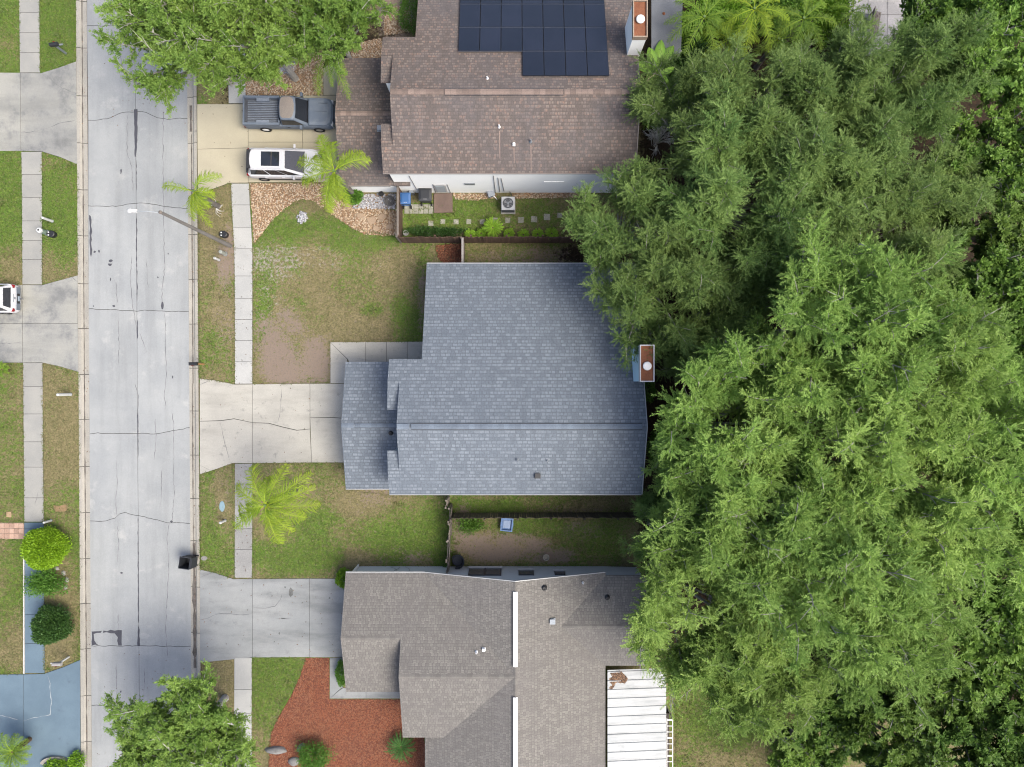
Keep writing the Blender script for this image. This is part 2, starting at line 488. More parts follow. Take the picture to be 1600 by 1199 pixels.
gm = N(nt, 'ShaderNodeMapRange'); gm.inputs[1].default_value = 0.3; gm.inputs[2].default_value = 0.7; gm.inputs[3].default_value = 0.40; gm.inputs[4].default_value = 1.60
nt.links.new(nC, gm.inputs[0])
h = nt.nodes.new('ShaderNodeHueSaturation'); nt.links.new(col, h.inputs['Color']); nt.links.new(gm.outputs[0], h.inputs['Value'])
nt.links.new(h.outputs[0], b.inputs['Base Color']); b.inputs['Roughness'].default_value = 0.95; b.inputs['Specular IOR Level'].default_value = 0.1
bm = N(nt, 'ShaderNodeBump'); bm.inputs['Strength'].default_value = 0.7; bm.inputs['Distance'].default_value = 0.04
nt.links.new(nC, bm.inputs['Height']); nt.links.new(bm.outputs[0], b.inputs['Normal'])
MATS['ground'] = m
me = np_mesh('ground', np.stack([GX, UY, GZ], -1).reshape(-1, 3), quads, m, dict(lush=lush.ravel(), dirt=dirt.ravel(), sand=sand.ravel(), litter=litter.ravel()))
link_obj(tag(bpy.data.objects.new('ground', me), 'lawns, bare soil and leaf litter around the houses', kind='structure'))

# ================================================================== ROAD
M_road = surf('road_concrete', (0.460, 0.478, 0.470), (0.385, 0.405, 0.408), (0.525, 0.535, 0.515), s1=0.35, s2=1.6, streak=(1.3, 0.10, 1, 0.26), fine=38, rnd=0.035, fine_amt=0.13, bump=0.25, w3=(0.55, 0.72))
M_joint = surf('joint_dark', (0.060, 0.055, 0.05), rough=0.95)
M_crack = surf('crack_dark', (0.20, 0.20, 0.21), rough=0.95)
M_tar = surf('tar', (0.075, 0.078, 0.095), (0.11, 0.11, 0.125), rough=0.7, fine=25)
M_kerb = surf('kerb_concrete', (0.49, 0.465, 0.40), (0.42, 0.40, 0.35), (0.30, 0.28, 0.25), s1=0.5, s2=3, rnd=0.05, w3=(0.6, 0.8))
M_silt = surf('gutter_silt', (0.10, 0.088, 0.075), (0.20, 0.18, 0.16), s1=3, fine=20)
ROAD_Z = -0.07

def rx(px, py):                    # a pixel of the road measured at the picture's middle row
    return px + slant(py)

road = empty('road', (W(213, 600)[0], 0, 0), 'pale grey concrete street with cracks and tar repairs', kind='structure')
road['_o'] = list(road.location)
edgeL = lambda py: W(rx(138.3, py), py)[:2]
edgeR = lambda py: W(rx(295.0, py), py)[:2]
cen = lambda py: rx(213.5, py)
base = MB().prism([edgeL(-260)[:2], edgeR(-260)[:2], edgeR(1460)[:2], edgeL(1460)[:2]], -0.25, ROAD_Z - 0.02)
base.build('road_bed', M_joint, road)
rows = [
    ([(135, -80), (209, -80)], [(209, -80), (291, -80)]),
    ([(135, 40), (209, 40)], [(209, 40), (291, 40)]),
    ([(137, 188), (148, 188), (160, 186), (172, 184), (180, 180), (190, 176), (200, 175), (210.8, 175)], [(210.8, 175), (220, 174), (228, 176), (236, 180), (245, 184), (262, 187), (275, 185), (292, 185)]),
    ([(137, 322), (165, 323), (185, 322), (200, 319), (211.8, 318)], [(211.8, 318), (230, 318), (243, 320), (256, 323), (275, 325), (293, 326)]),
    ([(137.5, 483), (165, 484), (178, 484), (190, 486), (213, 487)], [(213, 487), (225, 485), (240, 486), (258, 487), (294, 487)]),
    ([(138.9, 679), (152, 677), (158, 678.5), (172, 678), (190, 678), (214, 678.5)], [(214, 678.5), (245, 678.5), (258, 676), (275, 673), (295.5, 669)]),
    ([(139.8, 815), (155, 816), (165, 815), (178, 811), (186, 804), (195, 801.5), (205, 805), (215, 806.5)], [(215, 806.5), (235, 811), (250, 815), (260, 818), (275, 817), (296.5, 819)]),
    ([(141, 1010.5), (180, 1010.5), (216.2, 1010.5)], [(216.2, 1010.5), (260, 1011), (297.7, 1011)]),
    ([(142, 1104), (150, 1103), (165, 1105), (216.8, 1104)], [(216.8, 1104), (298.4, 1106)]),
    ([(143, 1260), (218, 1260)], [(218, 1260), (299, 1260)]),
    ([(144, 1420), (219, 1420)], [(219, 1420), (300, 1420)]),
]
def jitter(line, rr, amp=0.8):
    """finer, wandering version of a line of pixels"""
    out_ = [line[0]]
    for a, b_ in zip(line[:-1], line[1:]):
        d = sqrt((b_[0] - a[0]) ** 2 + (b_[1] - a[1]) ** 2)
        n = max(1, int(d / 5))
        for i in range(1, n + 1):
            t = i / n
            j = 0 if i == n else amp
            out_.append((a[0] + (b_[0] - a[0]) * t + rr.uniform(-j, j) * .5, a[1] + (b_[1] - a[1]) * t + rr.uniform(-j, j)))
    return out_
rr = random.Random(3)
jag = [(jitter(a, rr), jitter(b_, rr)) for a, b_ in rows]
for i in range(len(rows) - 1):
    for side in (0, 1):
        top = jag[i][side]; bot = jag[i + 1][side]
        poly = [(a, b_ + 0.38) for a, b_ in top] + [(a, b_ - 0.38) for a, b_ in reversed(bot)]
        g_ = 0.28
        pts = []
        for k, (a, b_) in enumerate(poly):
            if side == 0 and k in (len(top) - 1, len(top)): a -= g_
            if side == 1 and k in (0, len(poly) - 1): a += g_
            pts.append(W(a, b_)[:2])
        MB().prism(pts, ROAD_Z - 0.018, ROAD_Z + rr.uniform(-0.003, 0.003)).build('road_panel', M_road, road)

def cracks(lines, w, z, name, mat, parent, amp=0.9, seed=5, jagw=0.3):
    r_ = random.Random(seed)
    for ln in lines:
        pts = [W(a, b_)[:2] for a, b_ in jitter(ln, r_, amp)]
        ws = [w * r_.uniform(0.25, 1.5) for _ in pts]; ws[0] = ws[-1] = w * 0.15
        MB().ribbon(pts, ws, z).build(name, mat, parent)
cracks([[(254, 172), (254, 260), (255, 330), (256, 400), (257, 415), (254, 440), (252, 465), (254, 486)], [(257, 488), (258, 530), (259, 590), (256, 615), (258, 640)], [(268, 640), (270, 670), (271, 700), (270, 750), (272, 770), (268, 815)],
        [(264, 818), (260, 845), (262, 865), (263, 880), (260, 940), (258, 980), (262, 1030)], [(242, 655), (243, 690), (240, 720)], [(252, 735), (252, 770), (250, 790)], [(198, 180), (198, 240), (205, 260), (207, 300)],
        [(205, 400), (203, 440), (206, 475), (210, 500), (213, 520)], [(216, 520), (223, 535), (228, 550), (222, 555)], [(181, 720), (182, 760), (180, 790), (182, 808)], [(183, 815), (184, 850), (183, 880)], [(184, 960), (184, 985)], [(180, 440), (182, 475)],
        [(184, 490), (185, 540), (184, 570)], [(181, 1040), (182, 1080), (181, 1105)], [(225, 1045), (225, 1080)], [(188, 80), (189, 110)], [(228, 405), (229, 430), (231, 450)], [(210, 600), (216, 620), (214, 650), (216, 675)]], 0.026, ROAD_Z + 0.006, 'crack', M_crack, road, amp=1.6)
def ragged(poly_px, seed, amp, z, name, mat, parent):
    r_ = random.Random(seed)
    ln = jitter(poly_px + [poly_px[0]], r_, amp)[:-1]
    pts = [W(a + r_.uniform(-amp, amp) * .5, b_)[:2] for a, b_ in ln]
    MB().add([(x, y, z) for x, y in pts], [tuple(range(len(pts)))[::-1]]).build(name, mat, parent)
zt_ = ROAD_Z + 0.009
ragged([(208.6, 171), (214, 170.5), (214, 205), (213.5, 230), (211.5, 245), (209.8, 245), (209, 215)], 1, 0.7, zt_, 'tar_patch', M_tar, road)
ragged([(160.5, 986.5), (189, 986), (189, 1010), (183.5, 1010), (183, 997), (178, 991), (160, 990)], 2, 1.3, zt_, 'tar_patch', M_tar, road)
ragged([(142.5, 988), (158, 987), (156, 990), (146, 992), (146, 1002), (153, 1009.5), (142.5, 1010)], 3, 1.3, zt_, 'tar_patch', M_tar, road)
ragged([(214.6, 978), (217.3, 985), (217.8, 1010), (213.6, 1010.5)], 4, 0.8, zt_, 'tar_patch', M_tar, road)
ragged([(138.5, 336), (141, 338), (142.5, 358), (142, 380), (143, 398), (141, 402), (139.5, 380)], 5, 1.2, zt_, 'tar_patch', M_tar, road)
for i, (a, b_, c, d) in enumerate([(147, 394, 2.2, 2), (154, 393, 1.4, 2.6), (172, 408, 3.6, 2.5), (171, 414, 4, 2), (177, 479, 2.4, 2), (145, 479, 1, 1.5), (188, 268, 1.2, 4), (262, 397, 1, 1.4), (230, 155, 1, 1.2), (269, 590, 1.3, 2.6), (267, 816, 2.5, 1.6), (188, 1082, 1.2, 1.8), (189, 896, 2, 2), (253, 477, 2.2, 7), (246, 434, 1, 1.4), (172, 437, 1, 3)]):
    n_ = 9; rr2 = random.Random(40 + i)
    ragged([(a + c * cos(2 * pi * k / n_) * rr2.uniform(.6, 1.3), b_ + d * sin(2 * pi * k / n_) * rr2.uniform(.6, 1.3)) for k in range(n_)], i, 0.4, zt_, 'tar_patch', M_tar, road)
cracks([[(213, 340), (212.5, 380), (213, 420)], [(213, 420), (213.5, 470)], [(214.5, 640), (215, 690), (215, 715)], [(215, 808), (215, 850), (215.3, 910), (215.5, 975)], [(212, 250), (212, 300)], [(214, 500), (214, 530)]], 0.055, zt_, 'tar_seam', M_tar, road, amp=0.7, seed=8)

# ------------------------------------------------------------------ kerbs: every cast length its own piece
def kerb_run(label, px_in, px_out, joints):
    k = empty('kerb', (W(px_out, 600)[0], 0, 0), label, kind='structure'); k['_o'] = list(k.location)
    sgn = 1 if px_out > px_in else -1
    prof = [(0.0, ROAD_Z + 0.004), (0.22, ROAD_Z - 0.012), (0.36, ROAD_Z + 0.005), (0.44, 0.018), (0.635, 0.03)]
    for a, b_ in zip(joints[:-1], joints[1:]):
        mb = MB(); ring = []
        for py in (a + 0.45, b_ - 0.45):
            x0, y0, _ = W(rx(px_in, py), py)
            ring.append([(x0 + sgn * dx, y0, z) for dx, z in prof] + [(x0 + sgn * 0.635, y0, -0.24), (x0, y0, -0.24)])
        n = len(ring[0]); fs = [(i, (i + 1) % n, n + (i + 1) % n, n + i) for i in range(n)] + [tuple(range(n))[::-1], tuple(range(n, 2 * n))]
        if sgn > 0: fs = [f[::-1] for f in fs]
        mb.add(ring[0] + ring[1], fs).build('kerb_stone', M_kerb, k)
    mb = MB(); pts = []
    x0, y0 = W(rx(px_in, joints[0]), joints[0])[:2]; x1, y1 = W(rx(px_in, joints[-1]), joints[-1])[:2]
    mb.prism([(x0, y0), (x0 + sgn * .63, y0), (x1 + sgn * .63, y1), (x1, y1)], -0.26, ROAD_Z - 0.02).build('kerb_bed', M_joint, k)
    return k
kl = kerb_run('pale cast kerb along the far lawns, west of the street', 138.3, 123.0, [-72, 2, 75, 150, 224, 297, 369, 444, 514, 586, 656, 730, 802, 874, 944, 1015, 1088, 1160, 1232])
kr = kerb_run('weathered cast kerb in front of the three houses', 295.0, 310.3, [-60, 10, 82, 152, 224, 296, 367, 437, 507, 576, 643, 712, 780, 846, 918, 990, 1062, 1134, 1206, 1278])
r_ = random.Random(12)
def silt(px_in, dx, a, b_, w, parent):
    pts = []; n = int((b_ - a) / 8)
    for i in range(n + 1):
        py = a + (b_ - a) * i / n; x0, y0, _ = W(rx(px_in, py), py); pts.append((x0 + dx, y0))
    MB().ribbon(pts, [w * r_.uniform(.35, 1.3) for _ in pts], ROAD_Z + 0.012).build('gutter_silt', M_silt, parent)
silt(138.3, -0.30, -60, 1210, 0.07, kl)
silt(295.0, 0.22, 165, 206, 0.16, kr); silt(295.0, 0.25, 850, 1045, 0.27, kr); silt(295.0, 0.25, 210, 600, 0.06, kr); silt(295.0, 0.2, 600, 850, 0.06, kr)

# ================================================================== CONCRETE SLABS (walks and drives)
M_walk = surf('walk_concrete', (0.56, 0.56, 0.53), (0.49, 0.495, 0.475), (0.37, 0.37, 0.36), s1=0.7, s2=3.5, rnd=0.06, fine_amt=0.12, w3=(0.62, 0.8))
M_walkw = surf('walk_concrete_west', (0.43, 0.425, 0.385), (0.37, 0.37, 0.345), (0.29, 0.29, 0.28), s1=0.7, s2=3.5, rnd=0.06, fine_amt=0.12, w3=(0.62, 0.8))
M_drive = surf('drive_concrete', (0.58, 0.56, 0.49), (0.50, 0.485, 0.43), (0.38, 0.37, 0.335), s1=0.45, s2=6, streak=(0.25, 1.1, 1, 0.35), rnd=0.03, fine_amt=0.12, w3=(0.56, 0.72))
M_drivegrey = surf('drive_grey', (0.40, 0.415, 0.41), (0.33, 0.35, 0.355), (0.25, 0.26, 0.265), s1=0.4, s2=3, streak=(0.25, 1.0, 1, 0.6), rnd=0.03, fine_amt=0.12, w3=(0.55, 0.75))
M_drivewest = surf('drive_west', (0.46, 0.455, 0.40), (0.36, 0.365, 0.345), (0.25, 0.255, 0.25), s1=0.28, s2=1.6, rnd=0.03, fine_amt=0.16, w3=(0.47, 0.68), streak=(0.2, 0.8, 1, 0.4))
M_drivecream = surf('drive_cream', (0.60, 0.55, 0.40), (0.54, 0.49, 0.36), (0.44, 0.40, 0.30), s1=0.5, s2=2.2, rnd=0.03, fine_amt=0.08, w3=(0.6, 0.8))
M_blue = surf('blue_paint', (0.180, 0.262, 0.325), (0.145, 0.215, 0.275), (0.090, 0.112, 0.155), s1=0.5, s2=2.0, rnd=0.02, rough=0.7, fine_amt=0.1, w3=(0.58, 0.8))

def slabs(name, label, mat, polys, z=0.03, gap=0.45, cracks_px=None, seed=1, amp=0.35):
    """a run of concrete: dark bed + one object per slab (pixel outlines, shrunk by the joint)"""
    allp = [p for po in polys for p in po]
    cx = sum(p[0] for p in allp) / len(allp); cy = sum(p[1] for p in allp) / len(allp)
    e = empty(name, W(cx, cy), label, kind='structure'); e['_o'] = list(e.location)
    rs = random.Random(seed)
    for po in polys:
        mx = sum(p[0] for p in po) / len(po); my = sum(p[1] for p in po) / len(po)
        n = len(po); a = sum(po[i][0] * po[(i + 1) % n][1] - po[(i + 1) % n][0] * po[i][1] for i in range(n))
        if a < 0: po = po[::-1]
        sh = []
        for i in range(n):
            p0, p1, p2 = po[i - 1], po[i], po[(i + 1) % n]
            d1 = _norm2(p1[0] - p0[0], p1[1] - p0[1]); d2 = _norm2(p2[0] - p1[0], p2[1] - p1[1])
            sh.append((p1[0] + (-d1[1] - d2[1]) * gap * .5, p1[1] + (d1[0] + d2[0]) * gap * .5))
        pts = WP(sh)
        t1, t2 = rs.uniform(-.002, .002), rs.uniform(-.002, .002)
        c = W(mx, my)
        zt = [z + (p[0] - c[0]) * t1 + (p[1] - c[1]) * t2 for p in pts]
        MB().prism(pts, -0.03, zt, bevel=0.010).build('slab', mat, e)
        MB().prism(WP(po), -0.06, 0.010).build('joint_bed', M_joint, e)
    if cracks_px: cracks(cracks_px, 0.024, z + 0.009, 'crack', M_crack, e, amp=1.0, seed=seed)
    return e

# east sidewalk
def sw_r(py):
    L = np.interp(py, [-200, 150, 290, 330, 400, 520, 800, 900, 1400], [354, 357, 361, 362.5, 366.5, 367, 367, 366.5, 365])
    Rr = np.interp(py, [-200, 150, 290, 330, 380, 410, 520, 800, 900, 1400], [381, 384, 389.2, 391, 394.5, 394.6, 394.6, 394.5, 394, 393])
    return float(L), float(Rr)
def walk_polys(edges, f):
    out_ = []
    for a, b_ in zip(edges[:-1], edges[1:]):
        out_.append([(f(a)[0], a), (f(a)[1], a), (f(b_)[1], b_), (f(b_)[0], b_)])
    return out_
slabs('sidewalk', 'pale concrete sidewalk north of the cream driveway', M_walk, walk_polys([-132, -99, -66, -33, 0, 33, 66, 99, 132, 162.5], sw_r), seed=2)
slabs('sidewalk', 'pale sidewalk between the cream driveway and the middle driveway', M_walk, walk_polys([287.5, 321, 356, 389.5, 432, 467, 500, 533, 566, 600.5], sw_r), seed=3, cracks_px=[[(367, 385), (371, 388), (374, 391)]])
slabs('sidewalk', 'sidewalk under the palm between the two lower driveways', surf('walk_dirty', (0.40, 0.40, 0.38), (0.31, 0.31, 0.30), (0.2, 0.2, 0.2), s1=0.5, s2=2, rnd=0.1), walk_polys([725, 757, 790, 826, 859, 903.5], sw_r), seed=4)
slabs('sidewalk', 'sidewalk below the grey driveway beside the red mulch', M_walk, walk_polys([1028.5, 1078, 1115, 1150, 1185, 1220, 1255, 1290], sw_r), seed=5)
# west sidewalk
def sw_l(py):
    return float(np.interp(py, [-100, 0, 113, 270, 450, 600, 820, 1000, 1200], [29, 30, 31.3, 34, 35.2, 36.4, 38.2, 38.8, 39.5])), float(np.interp(py, [-100, 0, 113, 270, 450, 600, 820, 1000, 1200], [61, 61.7, 63, 66, 66.2, 66.9, 68.7, 70, 70.5]))
slabs('sidewalk', 'west sidewalk at the top of the street', M_walkw, walk_polys([-75, -43, -11, 20.5, 52, 83, 114.5], sw_l), seed=6)
slabs('sidewalk', 'west sidewalk beside the green utility pedestals', M_walkw, walk_polys([238, 273.5, 309.5, 346, 376.5, 406.5, 445.5], sw_l), seed=7)
slabs('sidewalk', 'west sidewalk leading down to the blue painted stretch', M_walkw, walk_polys([567.5, 604.5, 647.5, 691, 730.5, 778.5, 816], sw_l), seed=8, cracks_px=[[(60, 769), (58, 780), (55, 790)]])
slabs('sidewalk', 'blue painted sidewalk behind the clipped bushes', M_blue, walk_polys([817, 827, 868, 912, 960.5, 1006, 1052.5], sw_l), seed=9)
MB().prism(WP([(37.0, 845), (38.6, 845), (39.0, 1053), (37.0, 1053)]), -0.05, 0.07, bevel=0.01).build('path_edging', surf('white_edging', (0.85, 0.83, 0.78), rough=0.6), label='thin white edging strip beside the blue sidewalk', cat='edging', kind=None)

# driveways
slabs('driveway', 'pale cracked driveway of the middle house', M_drive, [
    [(312.3, 592), (338, 595), (366, 601), (394.5, 601), (394.5, 661), (366, 655), (345, 658), (312.3, 659)],
    [(312.3, 659), (345, 658), (366, 655), (394.5, 661), (394.5, 724.5), (364, 724.5), (338, 734), (312.3, 742)],
    [(394.5, 601), (484.5, 600), (484.5, 671), (464, 673), (442, 668), (420, 662), (394.5, 661)],
    [(394.5, 661), (420, 662), (442, 668), (464, 673), (484.5, 671), (487, 723.5), (394.5, 724.5)],
    [(484.5, 600), (545, 600), (545, 655), (521, 653), (484.5, 653.5)],
    [(484.5, 653.5), (521, 653), (545, 655), (545, 723.5), (487, 723.5)]], seed=11, z=0.034,
    cracks_px=[[(344, 659), (350, 685), (355, 705), (359, 720)], [(439, 603), (440, 620), (438, 645), (434, 664)], [(521, 653), (526, 645), (533, 638)], [(312, 603), (322, 598), (330, 594)], [(313, 728), (322, 732), (330, 736)]])
slabs('walkway', 'concrete front walk beside the middle house', M_drive, [
    [(516.3, 535.5), (543, 562), (543, 599.6), (516.3, 599.6)], [(516.3, 535.5), (571.5, 535), (571.5, 571), (548, 571), (543, 562)],
    [(571.5, 535), (604, 535), (604, 571), (571.5, 571)], [(604, 535), (636.5, 534.5), (636.5, 571), (604, 571)], [(636.5, 534.5), (668, 534.5), (668, 571), (636.5, 571)]], seed=12)
slabs('driveway', 'stained grey driveway of the lower house', M_drivegrey, [
    [(312.5, 890.5), (335, 895), (365, 905), (394.5, 905), (394.5, 1028), (312.5, 1036)],
    [(394.5, 905), (484, 904.5), (484, 1027.5), (394.5, 1028)], [(484, 904.5), (545, 905), (545, 1028), (484, 1027.5)]], seed=13, z=0.034,
    cracks_px=[[(313, 969), (328, 965), (340, 960), (360, 959), (380, 961), (394, 959)], [(396, 950), (415, 951), (430, 948), (438, 938), (441, 928)], [(313, 903), (325, 898), (336, 895)], [(430, 966), (455, 967)]])
slabs('walkway', 'narrow concrete walk around the front of the lower house', M_drivegrey, [
    [(515.5, 1028.6), (536, 1028.6), (536, 1075), (530, 1079), (515.5, 1092)], [(515.5, 1092), (530, 1079), (536, 1075), (572, 1079), (572, 1092)], [(572, 1079), (626, 1079), (626, 1092), (572, 1092)]], seed=14)
slabs('driveway', 'cream driveway under the two parked vehicles', M_drivecream, [
    [(308.0, 163.5), (388, 163.5), (388, 232), (308.6, 234)], [(308.6, 234), (388, 232), (388, 286.5), (358, 287), (334, 296), (309.4, 305)],
    [(388, 150), (473, 150), (473, 223), (388, 223)], [(473, 150), (545, 150), (545, 223), (473, 223)], [(388, 223), (473, 223), (473, 285.5), (388, 286)], [(473, 223), (545, 223), (545, 285.5), (473, 285.5)]], seed=15, z=0.034)
slabs('driveway', 'stained driveway at the upper west edge', M_drivewest, [
    [(-80, 113.5), (32, 114.5), (33, 237), (-80, 237)], [(32, 114.5), (64, 115), (90, 107), (119.2, 97), (121.4, 258), (95, 247), (66, 238), (33, 237)]], seed=16, z=0.034,
    cracks_px=[[(73, 118), (85, 130), (98, 139), (118, 146)], [(33, 208), (60, 206), (90, 195), (118, 189)]])
slabs('driveway', 'clean driveway with the parked white car, west side', M_drivewest, [
    [(-80, 446), (35.5, 446), (35.5, 506.5), (-80, 506.5)], [(35.5, 446), (66, 446), (95, 438), (121.8, 431), (122, 506.5), (35.5, 506.5)],
    [(-80, 506.5), (35.5, 506.5), (35.7, 567.5), (-80, 567.5)], [(35.5, 506.5), (122, 506.5), (123, 582), (95, 574), (66, 567.5), (35.7, 567.5)]], seed=17, z=0.034, cracks_px=[[(0, 537), (20, 537), (35, 537)], [(112, 433), (121, 441)], [(112, 578), (122, 570)]])
slabs('driveway', 'blue painted driveway at the lower west corner', M_blue, [
    [(-80, 1055), (37, 1054), (37, 1260), (-80, 1260)], [(37, 1054), (69, 1053), (98, 1043), (125.6, 1031.5), (126.5, 1260), (37, 1260)]], seed=18, z=0.034)
M_chalk = surf('bare_crack', (0.50, 0.55, 0.58), rough=0.9)
for o_ in [o for o in bpy.data.objects if o.get('label') == 'blue painted driveway at the lower west corner']:
    cracks([[(75, 1056), (79, 1068), (79, 1080), (81, 1095), (79, 1117), (60, 1121), (37, 1126)], [(0, 1118), (15, 1121), (29, 1125)]], 0.05, 0.041, 'bare_crack', M_chalk, o_, seed=9)

M_oil = surf('oil_stain', (0.13, 0.135, 0.13), (0.2, 0.205, 0.2), s1=3)
for o_ in [o for o in bpy.data.objects if o.get('label') == 'stained grey driveway of the lower house']:
    for i, (a, b_, c, d) in enumerate(((455, 926, 4, 7), (446, 918, 1.4, 1.4), (437, 990, 1.5, 1.7), (515, 935, 1.4, 1.2), (429, 1003, 1.2, 1.2), (442, 967, 4, .8))):
        rr2 = random.Random(i + 90)
        ragged([(a + c * cos(2 * pi * k / 10) * rr2.uniform(.6, 1.2), b_ + d * sin(2 * pi * k / 10) * rr2.uniform(.6, 1.2)) for k in range(10)], i, .4, .043, 'oil_stain', M_oil, o_)
# brick path by the west lawn: each brick a piece
bp = empty('brick_path', W(15, 830), 'short path of salmon bricks meeting the blue sidewalk', kind='structure'); bp['_o'] = list(bp.location)
MB().prism(WP([(-40, 817.5), (38, 817.5), (38, 843), (-40, 843)]), -0.05, 0.008).build('joint_bed', surf('path_sand', (0.30, 0.25, 0.2)), bp)
M_brick = surf('path_brick', (0.56, 0.36, 0.26), (0.60, 0.42, 0.32), s1=3, rnd=0.2)
mesh_b = None
for j in range(3):
    for i in range(10):
        x0 = 37.4 - 7.6 * i; y0 = 818.2 + 8.3 * j
        MB().prism(WP([(x0 - 7.2, y0), (x0, y0), (x0, y0 + 7.8), (x0 - 7.2, y0 + 7.8)]), 0.0, 0.030 + R.uniform(-.003, .003), bevel=0.008).build('brick', M_brick, bp)

# ================================================================== BEDS (gravel, mulch) : sheet + loose pieces
def scatter_in(poly_px, n, seed):
    rs = np.random.RandomState(seed); p = np.array(poly_px, float)
    lo, hi = p.min(0), p.max(0); out_ = np.zeros((0, 2))
    while len(out_) < n:
        c = lo + rs.rand(n * 2, 2) * (hi - lo)
        c = c[in_poly(c[:, 0], c[:, 1], poly_px)]
        out_ = np.concatenate([out_, c])
    return out_[:n], rs
def stones(name, label, polys_px, per_m2, size, mat, seed, z=0.012, flat=0.6, long=1.3, kind='stuff'):
    V = []; Q = []; VAR = []; b0 = 0
    base_v = np.array([(1, 0, 0), (0, 1, 0), (-1, 0, 0), (0, -1, 0), (0, 0, 1), (.7, .7, .45), (-.7, .7, .45), (-.7, -.7, .45), (.7, -.7, .45)], float)
    base_f = [(0, 1, 5), (1, 2, 6), (2, 3, 7), (3, 0, 8), (5, 1, 6), (6, 2, 7), (7, 3, 8), (8, 0, 5), (5, 6, 4), (6, 7, 4), (7, 8, 4), (8, 5, 4)]
    for k, po in enumerate(polys_px):
        w_ = np.array(WP(po)); A = 0.5 * abs(np.dot(w_[:, 0], np.roll(w_[:, 1], 1)) - np.dot(w_[:, 1], np.roll(w_[:, 0], 1)))
        pts, rs = scatter_in(po, int(A * per_m2), seed + k)
        n = len(pts)
        wx = (pts[:, 0] - 800) / FPX * CAM_H; wy = (600 - pts[:, 1]) / FPX * CAM_H
        s = size * (0.6 + 0.8 * rs.rand(n)); a = rs.rand(n) * 2 * pi
        v = np.repeat(base_v[None], n, 0) * (1 + 0.25 * (rs.rand(n, 9, 1) - .5))
        v = v * np.stack([s * long, s, s * flat], -1)[:, None, :]
        vx = v[..., 0] * np.cos(a)[:, None] - v[..., 1] * np.sin(a)[:, None] + wx[:, None]
        vy = v[..., 0] * np.sin(a)[:, None] + v[..., 1] * np.cos(a)[:, None] + wy[:, None]
        V.append(np.stack([vx, vy, v[..., 2] + z], -1).reshape(-1, 3))
        f = np.array(base_f)[None] + (np.arange(n) * 9)[:, None, None] + b0
        Q.append(f.reshape(-1, 3)); b0 += n * 9
        VAR.append(np.repeat(np.clip(.6 * rs.rand(n) + .55 * vnoise(wx, wy, 1.2, 7, 3) - .08, 0, .999), 9))
    me_ = np_mesh(name, np.concatenate(V), np.concatenate(Q), mat, dict(var=np.concatenate(VAR)))
    return link_obj(tag(bpy.data.objects.new(name, me_), label, kind=kind))
def var_mat(name, cols, rough=0.85):
    m_, nt_, b_, o_ = new_mat(name)
    a_ = N(nt_, 'ShaderNodeAttribute'); a_.attribute_name = 'var'
    cr = nt_.nodes.new('ShaderNodeValToRGB'); cr.color_ramp.interpolation = 'CONSTANT'
    els = cr.color_ramp.elements
    for i, c in enumerate(cols):
        c = tuple(x * .58 for x in c)
        e_ = els[i] if i < 2 else els.new(i / len(cols))
        e_.position = i / len(cols); e_.color = (*c, 1)
    nt_.links.new(a_.outputs['Fac'], cr.inputs[0]); nt_.links.new(cr.outputs[0], b_.inputs['Base Color'])
    b_.inputs['Roughness'].default_value = rough
    return m_
M_tangrav = var_mat('tan_gravel', [(0.50, 0.33, 0.19), (0.62, 0.45, 0.28), (0.38, 0.23, 0.13), (0.66, 0.53, 0.38), (0.48, 0.36, 0.24), (0.56, 0.36, 0.20)])
M_greygrav = var_mat('grey_gravel', [(0.5, 0.5, 0.52), (0.62, 0.62, 0.64), (0.36, 0.36, 0.39), (0.7, 0.7, 0.7)])
M_chips = var_mat('red_mulch_chips', [(0.30, 0.095, 0.042), (0.37, 0.125, 0.055), (0.22, 0.068, 0.034), (0.35, 0.15, 0.075), (0.28, 0.105, 0.055)])
M_litter = var_mat('leaf_litter', [(0.20, 0.11, 0.06), (0.30, 0.17, 0.09), (0.14, 0.08, 0.05), (0.26, 0.18, 0.11)])
def bed(name, label, polys, c1, c2, z=0.008):
    mb = MB()
    for po in polys:
        p = WP(po); mb.add([(x, y, z) for x, y in p], [tuple(range(len(p))) if sum(p[i][0] * p[(i + 1) % len(p)][1] - p[(i + 1) % len(p)][0] * p[i][1] for i in range(len(p))) > 0 else tuple(range(len(p)))[::-1]])
    return mb.build(name, surf(name + '_soil_' + str(round(c1[0], 3)), c1, c2, s1=2, fine=25, fine_amt=0.35, bump=0.6, bdist=0.02), label=label, kind='structure')
tan_polys = [[(391, 287.5), (505, 287.5), (505, 327), (490, 315), (472, 311), (458, 316), (443, 328), (430, 340), (418, 354), (410, 366), (397, 381), (394, 340)],
             [(505, 300), (530, 312), (551, 326), (600, 327.5), (621, 331), (621, 368), (600, 369), (570, 367), (548, 356), (528, 342), (510, 330)],
             [(384, 62), (470, 62), (520, 75), (505, 100), (505, 149.5), (384, 149.5)], [(600, 12), (640, 10), (646, 50), (600, 56)], [(548, 70), (596, 60), (598, 92), (548, 92)],
             [(707, 303), (775, 303), (775, 309), (745, 314), (712, 312)], [(800, 303), (905, 301), (905, 309), (800, 311)]]
bed('gravel_bed', 'tan river gravel beds around the brown roofed house', tan_polys, (0.36, 0.24, 0.14), (0.28, 0.18, 0.10))
stones('gravel', 'tan river stones in the upper front yard', tan_polys, 210, 0.045, M_tangrav, 20)
grey_polys = [[(550, 326.5), (556, 315), (566, 304), (618, 304), (618, 327)], [(428, 96), (440, 92), (462, 94), (463, 108), (452, 118), (442, 118), (430, 108)]]
bed('gravel_bed', 'pale grey stone beds by the white wall', grey_polys, (0.36, 0.36, 0.37), (0.28, 0.28, 0.3), z=0.011)
